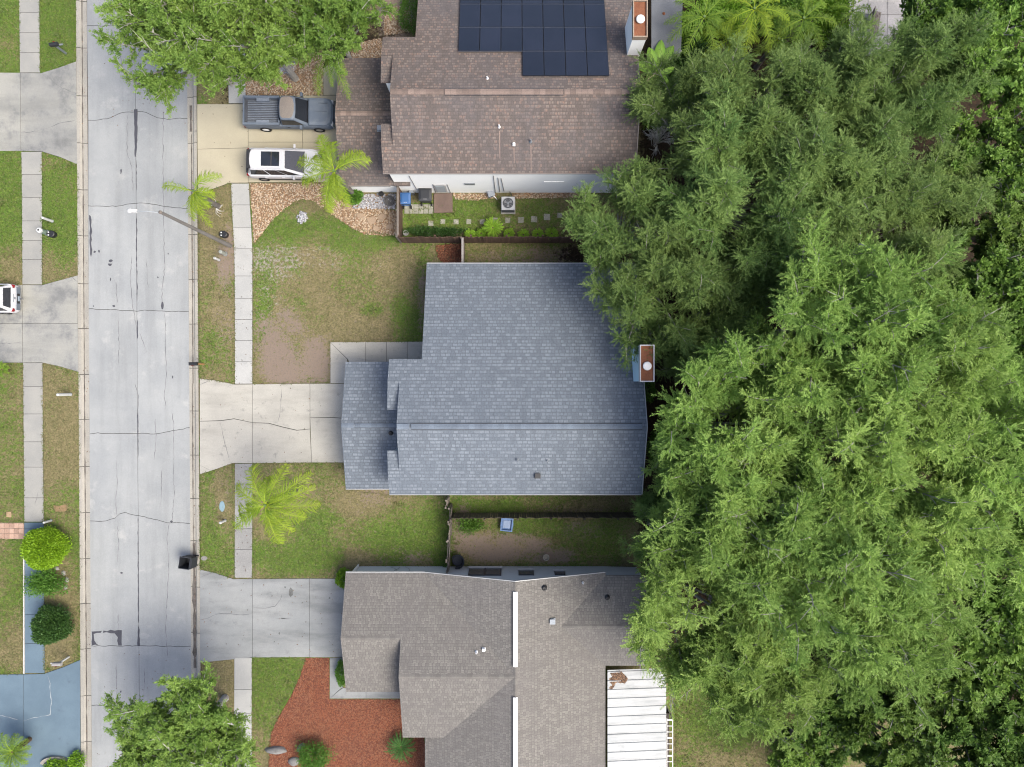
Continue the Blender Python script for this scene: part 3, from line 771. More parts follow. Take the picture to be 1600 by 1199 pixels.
stones('gravel', 'pale grey stones by the white garage wall', grey_polys, 260, 0.045, M_greygrav, 30, z=0.014)
stones('gravel', 'small heap of white stones on the front lawn', [[(464, 333), (472, 330), (480, 335), (480, 346), (472, 351), (464, 346)]], 200, 0.05, M_greygrav, 33)
mulch_polys = [[(478, 1029), (514.5, 1029), (514.5, 1093.5), (628, 1094), (636, 1130), (662, 1152), (669, 1199), (669, 1300), (420, 1300), (420, 1165), (424, 1145), (437, 1118), (455, 1088), (470, 1055)]]
bed('mulch_bed', 'red bark mulch in front of the lower house', mulch_polys, (0.28, 0.090, 0.042), (0.20, 0.066, 0.034))
stones('mulch', 'red bark chips in front of the lower house', mulch_polys, 360, 0.026, M_chips, 40, flat=0.35, long=2.2)
red_poly = [[(680, 384), (722, 381), (722, 414), (694, 414), (684, 404)]]
bed('mulch_bed', 'patch of reddish mulch by the side fence', red_poly, (0.26, 0.10, 0.055), (0.16, 0.09, 0.05), z=0.006)
stones('mulch', 'reddish bark chips by the side fence', red_poly, 160, 0.035, M_chips, 45, flat=0.35, long=2.0)

# pale patio far behind the brown roofed house
slabs('patio', 'pale paved patio behind the palms at the top', surf('patio_stone', (0.55, 0.53, 0.52), (0.42, 0.41, 0.4), (0.3, 0.29, 0.28), rnd=0.06), [[(1326 + 30 * i, -40 + 32 * j), (1356 + 30 * i, -40 + 32 * j), (1356 + 30 * i, -8 + 32 * j), (1326 + 30 * i, -8 + 32 * j)] for i in range(3) for j in range(4)], seed=50)

# fallen leaves and grit on the hard surfaces
deb = [([(297, -20), (306, -20), (314, 1210), (304, 1210)], 9), ([(150, 1020), (300, 1010), (300, 1210), (150, 1210)], 1.2), ([(313, 600), (520, 600), (520, 722), (313, 730)], .5), ([(313, 905), (535, 905), (535, 1026), (313, 1030)], 1.0), ([(160, 100), (290, 60), (290, 200), (160, 200)], 1.2), ([(127, -20), (137, -20), (141, 1210), (132, 1210)], 2), ([(310, 165), (388, 165), (388, 285), (312, 285)], .8), ([(368, 290), (392, 290), (394, 600), (369, 600)], 1.2), ([(368, 728), (393, 728), (393, 902), (368, 902)], 4)]
for k_, (po_, dn_) in enumerate(deb):
    o_ = stones('leaf_litter', 'fallen leaves and grit ' + ['in the gutter before the houses', 'on the road near the bottom street tree', 'on the middle driveway', 'on the grey lower driveway', 'on the road below the top street tree', 'in the west gutter', 'on the cream driveway', 'on the sidewalk above the middle driveway', 'on the sidewalk beside the large palm'][k_], [po_], dn_ * 1.5, 0.018, M_litter, 300 + k_, z=(ROAD_Z + .012 if po_[0][0] < 305 else .045), flat=0.15, long=1.8)
# grass tufts standing on the lawns
lawns = [[(-30, -20), (30, -20), (31, 112), (-30, 112)], [(62, -20), (118, -20), (118.5, 96), (64, 113)], [(-30, 240), (33, 240), (35, 444), (-30, 444)], [(66.5, 240), (121, 259), (121.5, 430), (66.5, 444)],
         [(-30, 569), (36, 569), (38, 816), (-30, 816)], [(67.5, 569), (123, 583), (124.5, 1030), (70, 1051)], [(-30, 845), (36.5, 845), (36.5, 1053), (-30, 1053)],
         [(311, 308), (335, 297), (361, 288), (366, 400), (366.5, 600), (312, 591)], [(313, 743), (338, 735), (364, 726), (366, 903), (335, 894), (313, 889)],
         [(396, 384), (412, 366), (432, 341), (458, 318), (472, 313), (492, 317), (510, 332), (548, 358), (620, 371), (622, 382), (680, 384), (684, 404), (694, 414), (664, 415), (660, 533), (515, 534), (515, 599), (396, 599)],
         [(396, 725), (538, 725), (540, 765), (610, 776), (699, 776), (699, 887), (560, 887), (530, 900), (396, 903)], [(707, 776), (1005, 776), (1005, 801), (707, 801)], [(707, 813), (1000, 813), (1000, 884), (707, 884)],
         [(640, 333), (712, 313), (900, 312), (900, 368), (640, 368)], [(728, 382), (930, 382), (930, 413), (728, 413)], [(395, 1030), (476, 1030), (468, 1055), (437, 1116), (424, 1143), (418, 1199), (395, 1199)], [(1056, 1060), (1200, 1060), (1200, 1260), (1056, 1260)]]
V = []; Q = []; VAR = []; b0 = 0
rs = np.random.RandomState(77)
for k, po in enumerate(lawns):
    w_ = np.array(WP(po)); A = 0.5 * abs(np.dot(w_[:, 0], np.roll(w_[:, 1], 1)) - np.dot(w_[:, 1], np.roll(w_[:, 0], 1)))
    pts, rs = scatter_in(po, int(A * 150), 100 + k)
    wx = (pts[:, 0] - 800) / FPX * CAM_H; wy = (600 - pts[:, 1]) / FPX * CAM_H
    l_, d_, s_, t_ = ground_masks(wx, wy)
    keep = rs.rand(len(wx)) < np.clip(0.30 + 0.8 * l_ - 0.8 * d_ - 0.9 * s_ - 0.7 * t_, 0.03, 1)
    wx, wy, l_ = wx[keep], wy[keep], l_[keep]; n = len(wx)
    big_ = vnoise(wx, wy, .5, 91, 2) + .25 * rs.rand(n)
    for bl in range(3):
        a = rs.rand(n) * 2 * pi; ln = (0.05 + 0.07 * rs.rand(n)) * (1 + 1.2 * (big_ > .93)); wd = (0.010 + 0.012 * rs.rand(n)) * (1 + .5 * (big_ > .93))
        bx_, by_ = wx + rs.randn(n) * 0.055, wy + rs.randn(n) * 0.055
        p0 = np.stack([bx_ - np.sin(a) * wd, by_ + np.cos(a) * wd, np.zeros(n)], -1); p1 = np.stack([bx_ + np.sin(a) * wd, by_ - np.cos(a) * wd, np.zeros(n)], -1)
        p2 = np.stack([bx_ + np.cos(a) * ln * .8, by_ + np.sin(a) * ln * .8, ln * (0.3 + .5 * rs.rand(n))], -1)
        V.append(np.stack([p0, p1, p2], 1).reshape(-1, 3)); Q.append((np.arange(n * 3).reshape(n, 3) + b0)); b0 += 3 * n
        VAR.append(np.repeat(np.clip(l_ * .8 + rs.randn(n) * .3, 0, 1), 3))
for k, po in enumerate(lawns):                     # ragged edges creeping over the concrete
    w_ = WP(po); rs = np.random.RandomState(700 + k)
    for (x0, y0), (x1, y1) in zip(w_, w_[1:] + w_[:1]):
        L_e = sqrt((x1 - x0) ** 2 + (y1 - y0) ** 2); n = int(L_e / .035)
        if n < 2: continue
        t_e = rs.rand(n); off = rs.randn(n) * .045 + .05 * (vnoise(x0 + t_e * (x1 - x0), y0 + t_e * (y1 - y0), .7, 55, 2) - .5) * 2
        wx = x0 + (x1 - x0) * t_e + off * (y1 - y0) / L_e; wy = y0 + (y1 - y0) * t_e - off * (x1 - x0) / L_e
        l_ = ground_masks(wx, wy)[0]
        a = rs.rand(n) * 2 * pi; ln = .07 + .08 * rs.rand(n); wd = .012 + .012 * rs.rand(n)
        p0 = np.stack([wx - np.sin(a) * wd, wy + np.cos(a) * wd, np.full(n, .032)], -1); p1 = np.stack([wx + np.sin(a) * wd, wy - np.cos(a) * wd, np.full(n, .032)], -1)
        p2 = np.stack([wx + np.cos(a) * ln * .8, wy + np.sin(a) * ln * .8, .045 + ln * .4], -1)
        V.append(np.stack([p0, p1, p2], 1).reshape(-1, 3)); Q.append((np.arange(n * 3).reshape(n, 3) + b0)); b0 += 3 * n
        VAR.append(np.repeat(np.clip(l_ * .6 + .25 + rs.randn(n) * .3, 0, 1), 3))
grass_me = np_mesh('grass', np.concatenate(V), np.concatenate(Q), leaf_mat('grass_blades', (0.165, 0.14, 0.068), (0.068, 0.125, 0.018), 0.2, rnd=0), dict(var=np.concatenate(VAR)))
link_obj(tag(bpy.data.objects.new('grass', grass_me), 'grass blades on the lawns', kind='stuff'))

# ================================================================== HOUSES
def wall_ring(name, pts, mat, parent, th=0.16):
    """pts: (x,y,ztop) round the house; a wall with real thickness"""
    n = len(pts); mb = MB()
    a = sum(pts[i][0] * pts[(i + 1) % n][1] - pts[(i + 1) % n][0] * pts[i][1] for i in range(n))
    if a < 0: pts = pts[::-1]
    ins = []
    for i in range(n):
        p0, p1, p2 = pts[i - 1], pts[i], pts[(i + 1) % n]
        d1 = _norm2(p1[0] - p0[0], p1[1] - p0[1]); d2 = _norm2(p2[0] - p1[0], p2[1] - p1[1])
        nx, ny = -d1[1] - d2[1], d1[0] + d2[0]; k = 1.0 / max(0.5, (nx * nx + ny * ny) / 2)
        ins.append((p1[0] + nx * th * k, p1[1] + ny * th * k, p1[2]))
    vs_ = [(p[0], p[1], -0.05) for p in pts] + list(pts) + [(p[0], p[1], -0.05) for p in ins] + ins
    fs = []
    for i in range(n):
        j = (i + 1) % n
        fs += [(i, j, n + j, n + i), (2 * n + j, 2 * n + i, 3 * n + i, 3 * n + j), (n + i, n + j, 3 * n + j, 3 * n + i)]
    return mb.add(vs_, fs).build(name, mat, parent)

M_white = surf('white_stucco', (0.90, 0.90, 0.86), (0.84, 0.85, 0.82), (0.62, 0.66, 0.62), s1=0.5, s2=2.5, fine=80, fine_amt=0.05, w3=(0.6, 0.9), rough=0.9)
M_bluewall = surf('pale_blue_stucco', (0.50, 0.60, 0.66), (0.46, 0.56, 0.62), s1=0.6, fine=80, fine_amt=0.05, rough=0.9)
M_greywall = surf('pale_grey_stucco', (0.50, 0.52, 0.53), (0.44, 0.46, 0.475), (0.36, 0.38, 0.39), s1=0.5, s2=2.5, fine=80, fine_amt=0.06, rough=0.9)
M_glass = plain('window_glass', (0.02, 0.025, 0.03), rough=0.08, spec=0.6)
M_frame = plain('window_frame', (0.62, 0.62, 0.62), rough=0.5)
M_darkframe = plain('dark_frame', (0.03, 0.035, 0.05), rough=0.4)
M_black = plain('black_plastic', (0.022, 0.023, 0.026), rough=0.5)
M_pvc = plain('white_pvc', (0.75, 0.75, 0.74), rough=0.5)
M_galv = surf('galvanised', (0.42, 0.46, 0.50), (0.34, 0.38, 0.42), rough=0.45, metal=0.4, bump=0)
M_rust = surf('rusty_pan', (0.34, 0.135, 0.066), (0.25, 0.095, 0.048), (0.44, 0.23, 0.13), s1=3, s2=8, fine=40, rough=0.85)
M_capstone = surf('chimney_trim', (0.46, 0.36, 0.27), (0.40, 0.31, 0.23), rough=0.8)

PITCH = 0.40; ZN = 2.5; YN = 7.37; YR = -2.41; ZR = ZN + PITCH * (YN - YR); YS = -6.46
def zmain(y):
    return ZN + PITCH * (YN - y) if y >= YR else ZR - PITCH * (YR - y)

def ranch_house(ox, oy, label, wallmat, roof_mat, gar_mat, vent_mat, ridge_gap_col, trim_mat, chim_side, chim_trim, top=False):
    h = empty('house', (ox + 0.5, oy, 0), label, 'house'); h['_o'] = list(h.location)
    T = lambda pts: [(x + ox, y + oy, z) for x, y, z in pts]
    S = lambda poly, zf: T([(x, y, zf(y)) for x, y in poly])
    y1 = 0.11
    MB().slab(S([(-5.25, YN), (7.55, YN), (7.55, YR), (-6.48, YR), (-6.48, y1), (-7.15, y1), (-7.15, 1.42), (-5.25, 1.42)], zmain)).build('roof_slope', roof_mat, h)
    MB().slab(S([(-6.48, YR), (7.55, YR), (7.55, YS), (-7.15, YS), (-7.15, -5.03), (-6.48, -5.03)], lambda y: ZR - PITCH * (YR - y))).build('roof_slope', roof_mat, h)
    zz = zmain(y1)
    MB().slab(T([(-7.15, y1 - .002, zz - .03), (-6.30, y1 - .002, zz - .03), (-6.30, -1.5, zz + .13), (-7.15, -1.5, zz + .13)])).build('roof_return', roof_mat, h)
    zz = zmain(-5.03)
    MB().slab(T([(-7.15, -5.028, zz - .03), (-6.30, -5.028, zz - .03), (-6.30, -3.85, zz + .1), (-7.15, -3.85, zz + .1)])).build('roof_return', roof_mat, h)
    # garage
    gy0, gy1, gr = 1.34, -6.50, -2.52
    zg = 2.4 + 0.30 * (gy0 - gr)
    MB().slab(T([(-10.27, gy0, 2.4), (-6.75, gy0, 2.4), (-6.75, gr, zg), (-10.27, gr, zg)])).build('roof_slope', gar_mat, h)
    MB().slab(T([(-10.27, gr, zg), (-6.75, gr, zg), (-6.75, gy1, zg - .30 * (gr - gy1)), (-10.27, gy1, zg - .30 * (gr - gy1))])).build('roof_slope', gar_mat, h)
    mg = lambda y: (2.4 + .3 * (gy0 - y)) if y > gr else zg - .3 * (gr - y)
    MB().slab(T([(-6.752, -1.46, mg(-1.46) - .003), (-6.2, -1.46, mg(-1.46) - .003), (-6.2, gr, zg - .003), (-6.752, gr, zg - .003)])).build('roof_slope', gar_mat, h)
    MB().slab(T([(-6.752, gr, zg - .003), (-6.2, gr, zg - .003), (-6.2, -3.88, mg(-3.88) - .003), (-6.752, -3.88, mg(-3.88) - .003)])).build('roof_slope', gar_mat, h)
    # walls
    g_ = lambda y: zmain(y) - .15
    ring = [(-4.95, 7.05, g_(7.05)), (7.25, 7.05, g_(7.05)), (7.25, YR, g_(YR)), (7.25, -6.33, g_(-6.33)), (-6.9, -6.33, g_(-6.33)), (-6.9, -5.03, g_(-5.03)), (-6.9, -3.9, 5.28), (-6.31, -3.9, 5.33), (-6.30, -3.85, g_(-3.85)), (-6.30, YR, g_(YR)),
            (-6.30, -1.52, g_(-1.52)), (-6.31, -1.45, 5.36), (-6.9, -1.45, 5.31), (-6.9, 0.11, 5.14), (-6.9, 1.1, g_(1.1)), (-4.95, 1.1, g_(1.1))]
    wall_ring('wall', T(ring), wallmat, h)
    gr_ring = [(-9.95, 1.05, mg(1.05) - .14), (-6.97, 1.05, mg(1.05) - .14), (-6.97, gr, zg - .14), (-6.97, -6.3, mg(-6.3) - .14), (-9.95, -6.3, mg(-6.3) - .14), (-9.95, gr, zg - .14)]
    wall_ring('wall', T(gr_ring), wallmat, h)
    # garage door facing the street: panels
    gd = MB().box((ox - 9.97, oy - 2.6, 1.06), (0.05, 4.9, 2.12)).build('garage_door', M_pvc, h)
    gd['_o'] = h['_o']
    for j in range(4):
        for i in range(4):
            MB().box((ox - 10.005, oy - 2.6 + (i - 1.5) * 1.2, 0.28 + 0.52 * j), (0.025, 1.05, 0.40)).build('door_panel', M_pvc, gd)
    # fascia / drip edges
    for (x0, ya, za, yb, zb) in ((7.56, YN, ZN, YR, ZR), (7.56, YR, ZR, YS, zmain(YS))):
        MB().slab(T([(x0, ya, za + .006), (x0 + .05, ya, za + .006), (x0 + .05, yb, zb + .006), (x0, yb, zb + .006)]), .17).build('rake_trim', trim_mat, h)
    MB().slab(T([(-5.25, YN + .012, ZN + .002), (7.55, YN + .012, ZN + .002), (7.55, YN + .07, ZN - .005), (-5.25, YN + .07, ZN - .005)]), .12).build('drip_edge', trim_mat, h)
    MB().slab(T([(-7.15, YS - .012, zmain(YS) + .002), (7.55, YS - .012, zmain(YS) + .002), (7.55, YS - .05, zmain(YS) - .005), (-7.15, YS - .05, zmain(YS) - .005)]), .14).build('drip_edge', trim_mat, h)
    MB().slab(T([(-10.27, gy1 - .012, mg(gy1) + .002), (-7.16, gy1 - .012, mg(gy1) + .002), (-7.16, gy1 - .05, mg(gy1) - .005), (-10.27, gy1 - .05, mg(gy1) - .005)]), .14).build('drip_edge', trim_mat, h)
    # ridge vents: raised caps with a dark slot each side, and the capping shingles one by one
    M_slot = surf('ridge_slot', (0.085, 0.09, 0.10))
    def ridge(x0, x1, y, z, w, step, mat, slot=True):
        rs_ = random.Random(int(x1 * 10))
        if slot:
            for sgn in (-1, 1):
                MB().box((ox + (x0 + x1) / 2, oy + y + sgn * (w / 2 + .012), z - .02 - 0.06 * 0), (x1 - x0, .028, .05)).build('ridge_slot', M_slot, h)
        n = int((x1 - x0) / step)
        for i in range(n):
            a = x0 + (x1 - x0) * i / n; b_ = x0 + (x1 - x0) * (i + 1) / n
            dz = rs_.uniform(0, .006)
            MB().add(T([(a + .004, y - w / 2, z + .012 + dz), (b_ - .004, y - w / 2, z + .004 + dz), (b_ - .004, y, z + .052 + dz), (a + .004, y, z + .06 + dz), (a + .004, y + w / 2, z + .012 + dz), (b_ - .004, y + w / 2, z + .004 + dz)]),
                     [(0, 1, 2, 3), (3, 2, 5, 4)]).build('ridge_cap', mat, h)
    if top:
        ridge(-6.45, -3.45, YR, ZR, 0.30, 0.32, vent_mat, False); ridge(-3.4, 3.25, YR, ZR + .01, 0.32, 0.32, vent_mat); ridge(3.3, 7.5, YR, ZR, 0.30, 0.32, vent_mat, False)
        ridge(-10.25, -6.4, gr, zg - .02, 0.26, 0.32, vent_mat, False)
    else:
        ridge(-6.45, -5.75, YR, ZR, 0.30, 0.32, vent_mat, False); ridge(-5.65, 7.3, YR, ZR + .01, 0.30, 0.32, vent_mat)
        ridge(-10.25, -9.5, gr, zg - .02, 0.26, 0.32, vent_mat, False); ridge(-9.45, -6.42, gr, zg - .01, 0.26, 0.32, vent_mat)
    # chimney on the east gable
    cx0, cx1, cy0, cy1, ct = 6.98, 7.72, 0.12, 2.08, 7.6
    c_ = MB(); c_.box((ox + (cx0 + cx1) / 2, oy + (cy0 + cy1) / 2, ct / 2), (cx1 - cx0, cy1 - cy0, ct - .35))
    ch = c_.build('chimney', chim_side, h); ch['_o'] = h['_o']
    cc = MB(); z0 = ct - .18
    for dx, dy, lx, ly in ((-(cx1 - cx0) / 2, 0, .06, cy1 - cy0 + .06), ((cx1 - cx0) / 2, 0, .06, cy1 - cy0 + .06), (0, -(cy1 - cy0) / 2, cx1 - cx0 - .06, .06), (0, (cy1 - cy0) / 2, cx1 - cx0 - .06, .06)):
        cc.box((ox + (cx0 + cx1) / 2 + dx, oy + (cy0 + cy1) / 2 + dy, z0), (lx, ly, .36))
    cc.build('chimney_rim', chim_trim, ch)
    MB().box((ox + (cx0 + cx1) / 2, oy + (cy0 + cy1) / 2, ct - .14), (cx1 - cx0 - .06, cy1 - cy0 - .06, .06)).build('rain_pan', M_rust, ch)
    fy = oy + (0.95 if not top else 1.05)
    MB().lathe([(.12, 0), (.12, .12), (.24, .13), (.24, .16), (.20, .21), (.05, .23)], (ox + (cx0 + cx1) / 2, fy, ct - .12), 20).build('flue_cap', plain('flue_cap_white', (0.72, 0.70, 0.66), rough=0.6), ch)
    return h, T, mg

M_roofA = shingle('shingle_bluegrey', 'x', (0.205, 0.238, 0.276), (0.308, 0.350, 0.396), (0.165, 0.192, 0.226), cw=0.29, rh=0.20, stain=(0.205, 0.24, 0.285), stain_amt=0.35)
M_capA = surf('ridge_cap_bluegrey', (0.235, 0.285, 0.345), (0.19, 0.23, 0.285), rnd=0.12, fine=40)
M_trimA = plain('drip_pale', (0.52, 0.54, 0.56), rough=0.5)
hA, TA, mgA = ranch_house(0, 0, 'house with blue-grey shingle roof in the middle of the picture', M_bluewall, M_roofA, M_roofA, M_capA, None, M_trimA, surf('chimney_blue', (0.42, 0.58, 0.66), (0.38, 0.53, 0.61), fine=60, fine_amt=0.05), plain('chimney_rim_pale', (0.60, 0.61, 0.64)))
def roof_vent(parent, x, y, z, size, mat, name='roof_vent'):
    mb = MB(); mb.box((x, y, z + .015), (size * 1.35, size * 1.35, .03)); mb.box((x, y, z + .09), (size, size, .14), taper=.85); mb.box((x, y, z + .175), (size * 1.15, size * 1.1, .03))
    return mb.build(name, mat, parent)
def vent_pipe(parent, x, y, z, r, hgt, mat, name='vent_pipe'):
    mb = MB(); mb.lathe([(r * 2.2, -.04), (r * 2.0, .02), (r * 1.2, .08), (r, .09), (r, hgt), (r * .75, hgt), (r * .75, hgt - .06)], (x, y, z), 12)
    return mb.build(name, mat, parent)
roof_vent(hA, 1.47, -5.3, zmain(-5.3), 0.26, M_black)
vent_pipe(hA, 0.3, -4.35, zmain(-4.35), 0.04, .25, M_galv); vent_pipe(hA, 2.02, -4.4, zmain(-4.4), 0.03, .22, M_galv)
vent_pipe(hA, -7.42, -1.02, mgA(-1.02), 0.05, .3, M_black); vent_pipe(hA, -7.30, -2.98, mgA(-2.98), 0.075, .28, M_black)
for (x, y) in ((-4.0, 7.06), (0.5, 7.06), (4.5, 7.06)):
    w_ = MB().box((x, y, 1.5), (1.4, .06, 1.1)).build('window', M_frame, hA); w_['_o'] = hA['_o']
    for s_ in (-1, 1): MB().box((x + s_ * .33, y + .035, 1.5), (.6, .02, .95)).build('pane', M_glass, w_)
w_ = MB().box((-4.96, 4.3, 1.5), (.06, 1.6, 1.1)).build('window', M_frame, hA); w_['_o'] = hA['_o']
for s_ in (-1, 1): MB().box((-5.0, 4.3 + s_ * .38, 1.5), (.02, .68, .95)).build('pane', M_glass, w_)
MB().box((-4.97, 1.9, 1.05), (.06, .95, 2.1)).build('door', plain('door_blue', (0.10, 0.14, 0.2)), hA)

M_roofB = shingle('shingle_brown', 'x', (0.185, 0.152, 0.135), (0.315, 0.258, 0.222), (0.150, 0.125, 0.113), cw=0.21, rh=0.175, stain=(0.170, 0.160, 0.165), stain_amt=0.6, third=(0.345, 0.235, 0.185), gap=0.014)
M_capB = surf('ridge_cap_brown', (0.25, 0.195, 0.165), (0.30, 0.225, 0.19), s1=3, rnd=0.25, fine=40)
hB, TB, mgB = ranch_house(-0.37, 18.75, 'house with brown shingle roof, solar panels and white walls', M_white, M_roofB, M_roofB, M_capB, None, plain('drip_brown', (0.32, 0.27, 0.24)), M_white, M_capstone, top=True)
BX, BY = -0.37, 18.75
# eave return of the garage roof beside the tall wall
MB().slab([(W(615, 283, 2.45)[0], W(615, 283, 2.45)[1], 2.52), (W(641, 283, 2.45)[0], W(641, 283, 2.45)[1], 2.52), (W(641, 291, 2.4)[0], W(641, 291, 2.4)[1], 2.40), (W(615, 291, 2.4)[0], W(615, 291, 2.4)[1], 2.40)]).build('roof_return', M_roofB, hB)
# solar panels on the north slope: each with frame and glass
M_solar = surf('solar_glass', (0.008, 0.010, 0.018), (0.011, 0.013, 0.023), s1=0.7, fine=20, rough=0.22, bump=0, spec=0.6, rnd=0.25, fine_amt=0.1)
M_solarf = plain('solar_frame', (0.012, 0.013, 0.018), rough=0.4)
M_busbar = plain('solar_rail', (0.16, 0.17, 0.20), rough=0.4)
xs = [(715.5 + 33.55 * i - 800) / FPX * 40.4 for i in range(8)]
pitch_n = (0, 0, 0)
zr_ = lambda Y: zmain(Y - BY) + .13
ylines = [17.36, 19.08, 20.80, 22.52, 24.24]
for j in range(4):
    for i in range(7):
        if j == 0 and i < 3: continue
        a, b_ = xs[i] + .012, xs[i + 1] - .012; c, d = ylines[j] + .012, ylines[j + 1] - .012
        p = MB().slab([(a, c, zr_(c)), (b_, c, zr_(c)), (b_, d, zr_(d)), (a, d, zr_(d))], .04).build('solar_panel', M_solarf, hB); p['_o'] = hB['_o']
        a += .02; b_ -= .02; c += .02; d -= .02
        MB().slab([(a, c, zr_(c) + .004), (b_, c, zr_(c) + .004), (b_, d, zr_(d) + .004), (a, d, zr_(d) + .004)], .003).build('panel_glass', M_solar, p)
for j in (1, 2, 3):
    y = ylines[j]
    MB().slab([(xs[0 if j > 0 else 3], y - .014, zr_(y) - .002), (xs[7], y - .014, zr_(y) - .002), (xs[7], y + .014, zr_(y) - .01), (xs[0 if j > 0 else 3], y + .014, zr_(y) - .01)], .02).build('mounting_rail', M_busbar, hB)
def onroof(px, py):
    z = 5.2
    for _ in range(8):
        x, y, _z = W(px, py, z); z = zmain(y - BY)
    return x, y, z
for (px, py, r_p, hh, mt) in ((780, 199, .04, .3, M_pvc), (829, 222, .045, .35, M_galv), (761.5, 123.5, .04, .25, M_pvc)):
    x, y, z = onroof(px, py); vent_pipe(hB, x, y, z, r_p, hh, mt)
x, y, z = onroof(803, 227); roof_vent(hB, x, y, z, .12, M_pvc)
x, y, z = W(595, 204, 3.1); roof_vent(hB, x, y, mgB(y - BY), .28, M_galv)
M_chalk2 = surf('roof_streak', (0.36, 0.27, 0.23), (0.30, 0.23, 0.2))
for (px, py, l_) in ((780.5, 205, 44), (803, 232, 24), (829.5, 228, 40)):
    x, y, z = onroof(px, py); x2, y2, z2 = onroof(px + .6, py + l_)
    MB().add([(x - .035, y, z + .006), (x2 - .02, y2, z2 + .006), (x2 + .02, y2, z2 + .006), (x + .035, y, z + .006)], [(0, 1, 2, 3)]).build('rain_streak', M_chalk2, hB)
# things on the tall white wall that faces the middle house
YW = -6.33 + BY
def onwall(px, py):
    # a pixel on the plane y = YW
    k = YW / (600 - py); return (px - 800) * k, CAM_H - k * FPX
def wallbox(name, px0, py0, px1, py1, mat, d=.05, parent=hB):
    x0, z0 = onwall(px0, py0); x1, z1 = onwall(px1, py1)
    return MB().box(((x0 + x1) / 2, YW - d / 2 - .005, (z0 + z1) / 2), (abs(x1 - x0) + .02, d, abs(z1 - z0) + .02)).build(name, mat, parent)
for (p0, p1) in (((639, 275), (651, 296)), ((676, 288.5), (681, 301)), ((698.5, 288.5), (704, 302)), ((771, 275), (774, 301)), ((778, 278), (781, 300)), ((783, 279), (787.5, 299))):
    x0, z0 = onwall(*p0); x1, z1 = onwall(*p1)
    MB().tube([(x0, YW - .03, z0), (x1, YW - .03, max(.05, z1))], .022, 6).build('conduit', surf('conduit_grey', (0.30, 0.30, 0.31)), hB)
wallbox('wall_vent', 726, 286.6, 742, 289.0, M_galv, .04)
wb = wallbox('window', 678, 289, 699, 300, M_frame, .05); wb['_o'] = hB['_o']
wallbox('pane', 680, 290, 697, 299.4, plain('pale_pane', (0.55, 0.66, 0.70), rough=0.15), .07, wb)
wallbox('meter_box', 639, 298, 648, 302, M_galv, .16)
wallbox('wall_shutter', 850, 284, 880, 287, M_white, .03)
# flat grey patio roof beside the chimney
pr = MB().slab([W(1018, 86, 2.7), W(1064, 84, 2.6), W(1070, -90, 2.6), W(1018, -90, 2.7)], .15)
pr.build('patio_roof', surf('grey_membrane', (0.19, 0.205, 0.225), (0.14, 0.15, 0.17), (0.26, 0.275, 0.29), s1=0.7, s2=2.5, fine=25, rough=0.55), hB)
for (a, b_) in ((1066, 80), (1066, 20)):
    x, y, z = W(a, b_, 2.45); MB().box((x - .1, y, 1.22), (.1, .1, 2.44)).build('patio_post', M_pvc, hB)
x, y, z = W(1037, 22, 2.65); vent_pipe(hB, x, y, 2.64, .05, .1, M_rust)
# framed lanai screen below it
sc_ = MB()
a0 = W(1024, 146, 1.0); 
for dx in (0, .55, 1.15):
    sc_.box((W(1022, 142)[0] + dx, W(1022, 142)[1] + .05, .55), (.06, .5, .06))
for dy in (-.18, .12, .34):
    sc_.box((W(1022, 142)[0] + .6, W(1022, 142)[1] + dy, .60), (1.4, .05, .06))
lan = empty('cold_frame', W(1040, 140), 'low white framed dark glass box beside the brown roof', 'cold frame'); lan['_o'] = list(lan.location)
sc_.build('frame', M_frame, lan)
MB().box((W(1022, 142)[0] + .6, W(1022, 142)[1] + .08, .26), (1.36, .56, .5)).build('glass_box', M_glass, lan)

# ------------------------------------------------------------------ lower house
P2 = 0.36
zN = lambda x, y: 2.5 + P2 * (-11.66 - y)
zW = lambda x, y: 4.5 - P2 * (.2 - x)
zE = lambda x, y: 4.5 - P2 * (x - .2)
zS = lambda x, y: 4.5 - P2 * (-17.22 - y)
def SP(poly, zf): return [(x, y, zf(x, y)) for x, y in poly]
tanA, tanB, tanG = (0.165, 0.156, 0.142), (0.242, 0.229, 0.207), (0.125, 0.118, 0.109)
M_roofCx = shingle('shingle_tan_x', 'x', tanA, tanB, tanG, cw=0.21, rh=0.17, k=.8, stain=(0.145, 0.135, 0.13), stain_amt=0.5, gap=0.014)
M_roofCy = shingle('shingle_tan_y', 'y', tanA, tanB, tanG, cw=0.21, rh=0.17, k=.8, stain=(0.150, 0.14, 0.135), stain_amt=0.5, gap=0.014)
hC = empty('house', (0, -18, 0), 'house with grey-tan roof of many gables and white ridge vents', 'house'); hC['_o'] = list(hC.location)
yB = -34.0
MB().slab(SP([(-10.24, -11.66), (-5.36, -11.66), (.2, -17.22), (-6.66, -17.22), (-6.66, -15.22), (-10.24, -15.22)], zN)).build('roof_slope', M_roofCx, hC)
MB().slab(SP([(-5.36, -11.66), (.2, -11.66), (.2, -17.22)], zW)).build('roof_slope', M_roofCy, hC)
MB().slab(SP([(-6.66, -17.22), (.2, -17.22), (-4.16, -21.58), (-6.66, -21.58)], zS)).build('roof_slope', M_roofCx, hC)
MB().slab(SP([(.2, -17.22), (.2, yB), (-5.36, yB), (-5.36, -21.45), (-4.04, -21.45)], zW)).build('roof_slope', M_roofCy, hC)
MB().slab(SP([(.2, -11.66), (5.76, -11.66), (5.76, -11.82), (2.98, -14.6), (5.76, -17.38), (5.76, yB), (.2, yB)], zE)).build('roof_slope', M_roofCy, hC)
MB().slab(SP([(2.98, -14.6), (5.76, -11.82), (8.4, -11.82), (8.4, -14.6)], lambda x, y: 3.5 - P2 * (y + 14.6))).build('roof_slope', M_roofCx, hC)
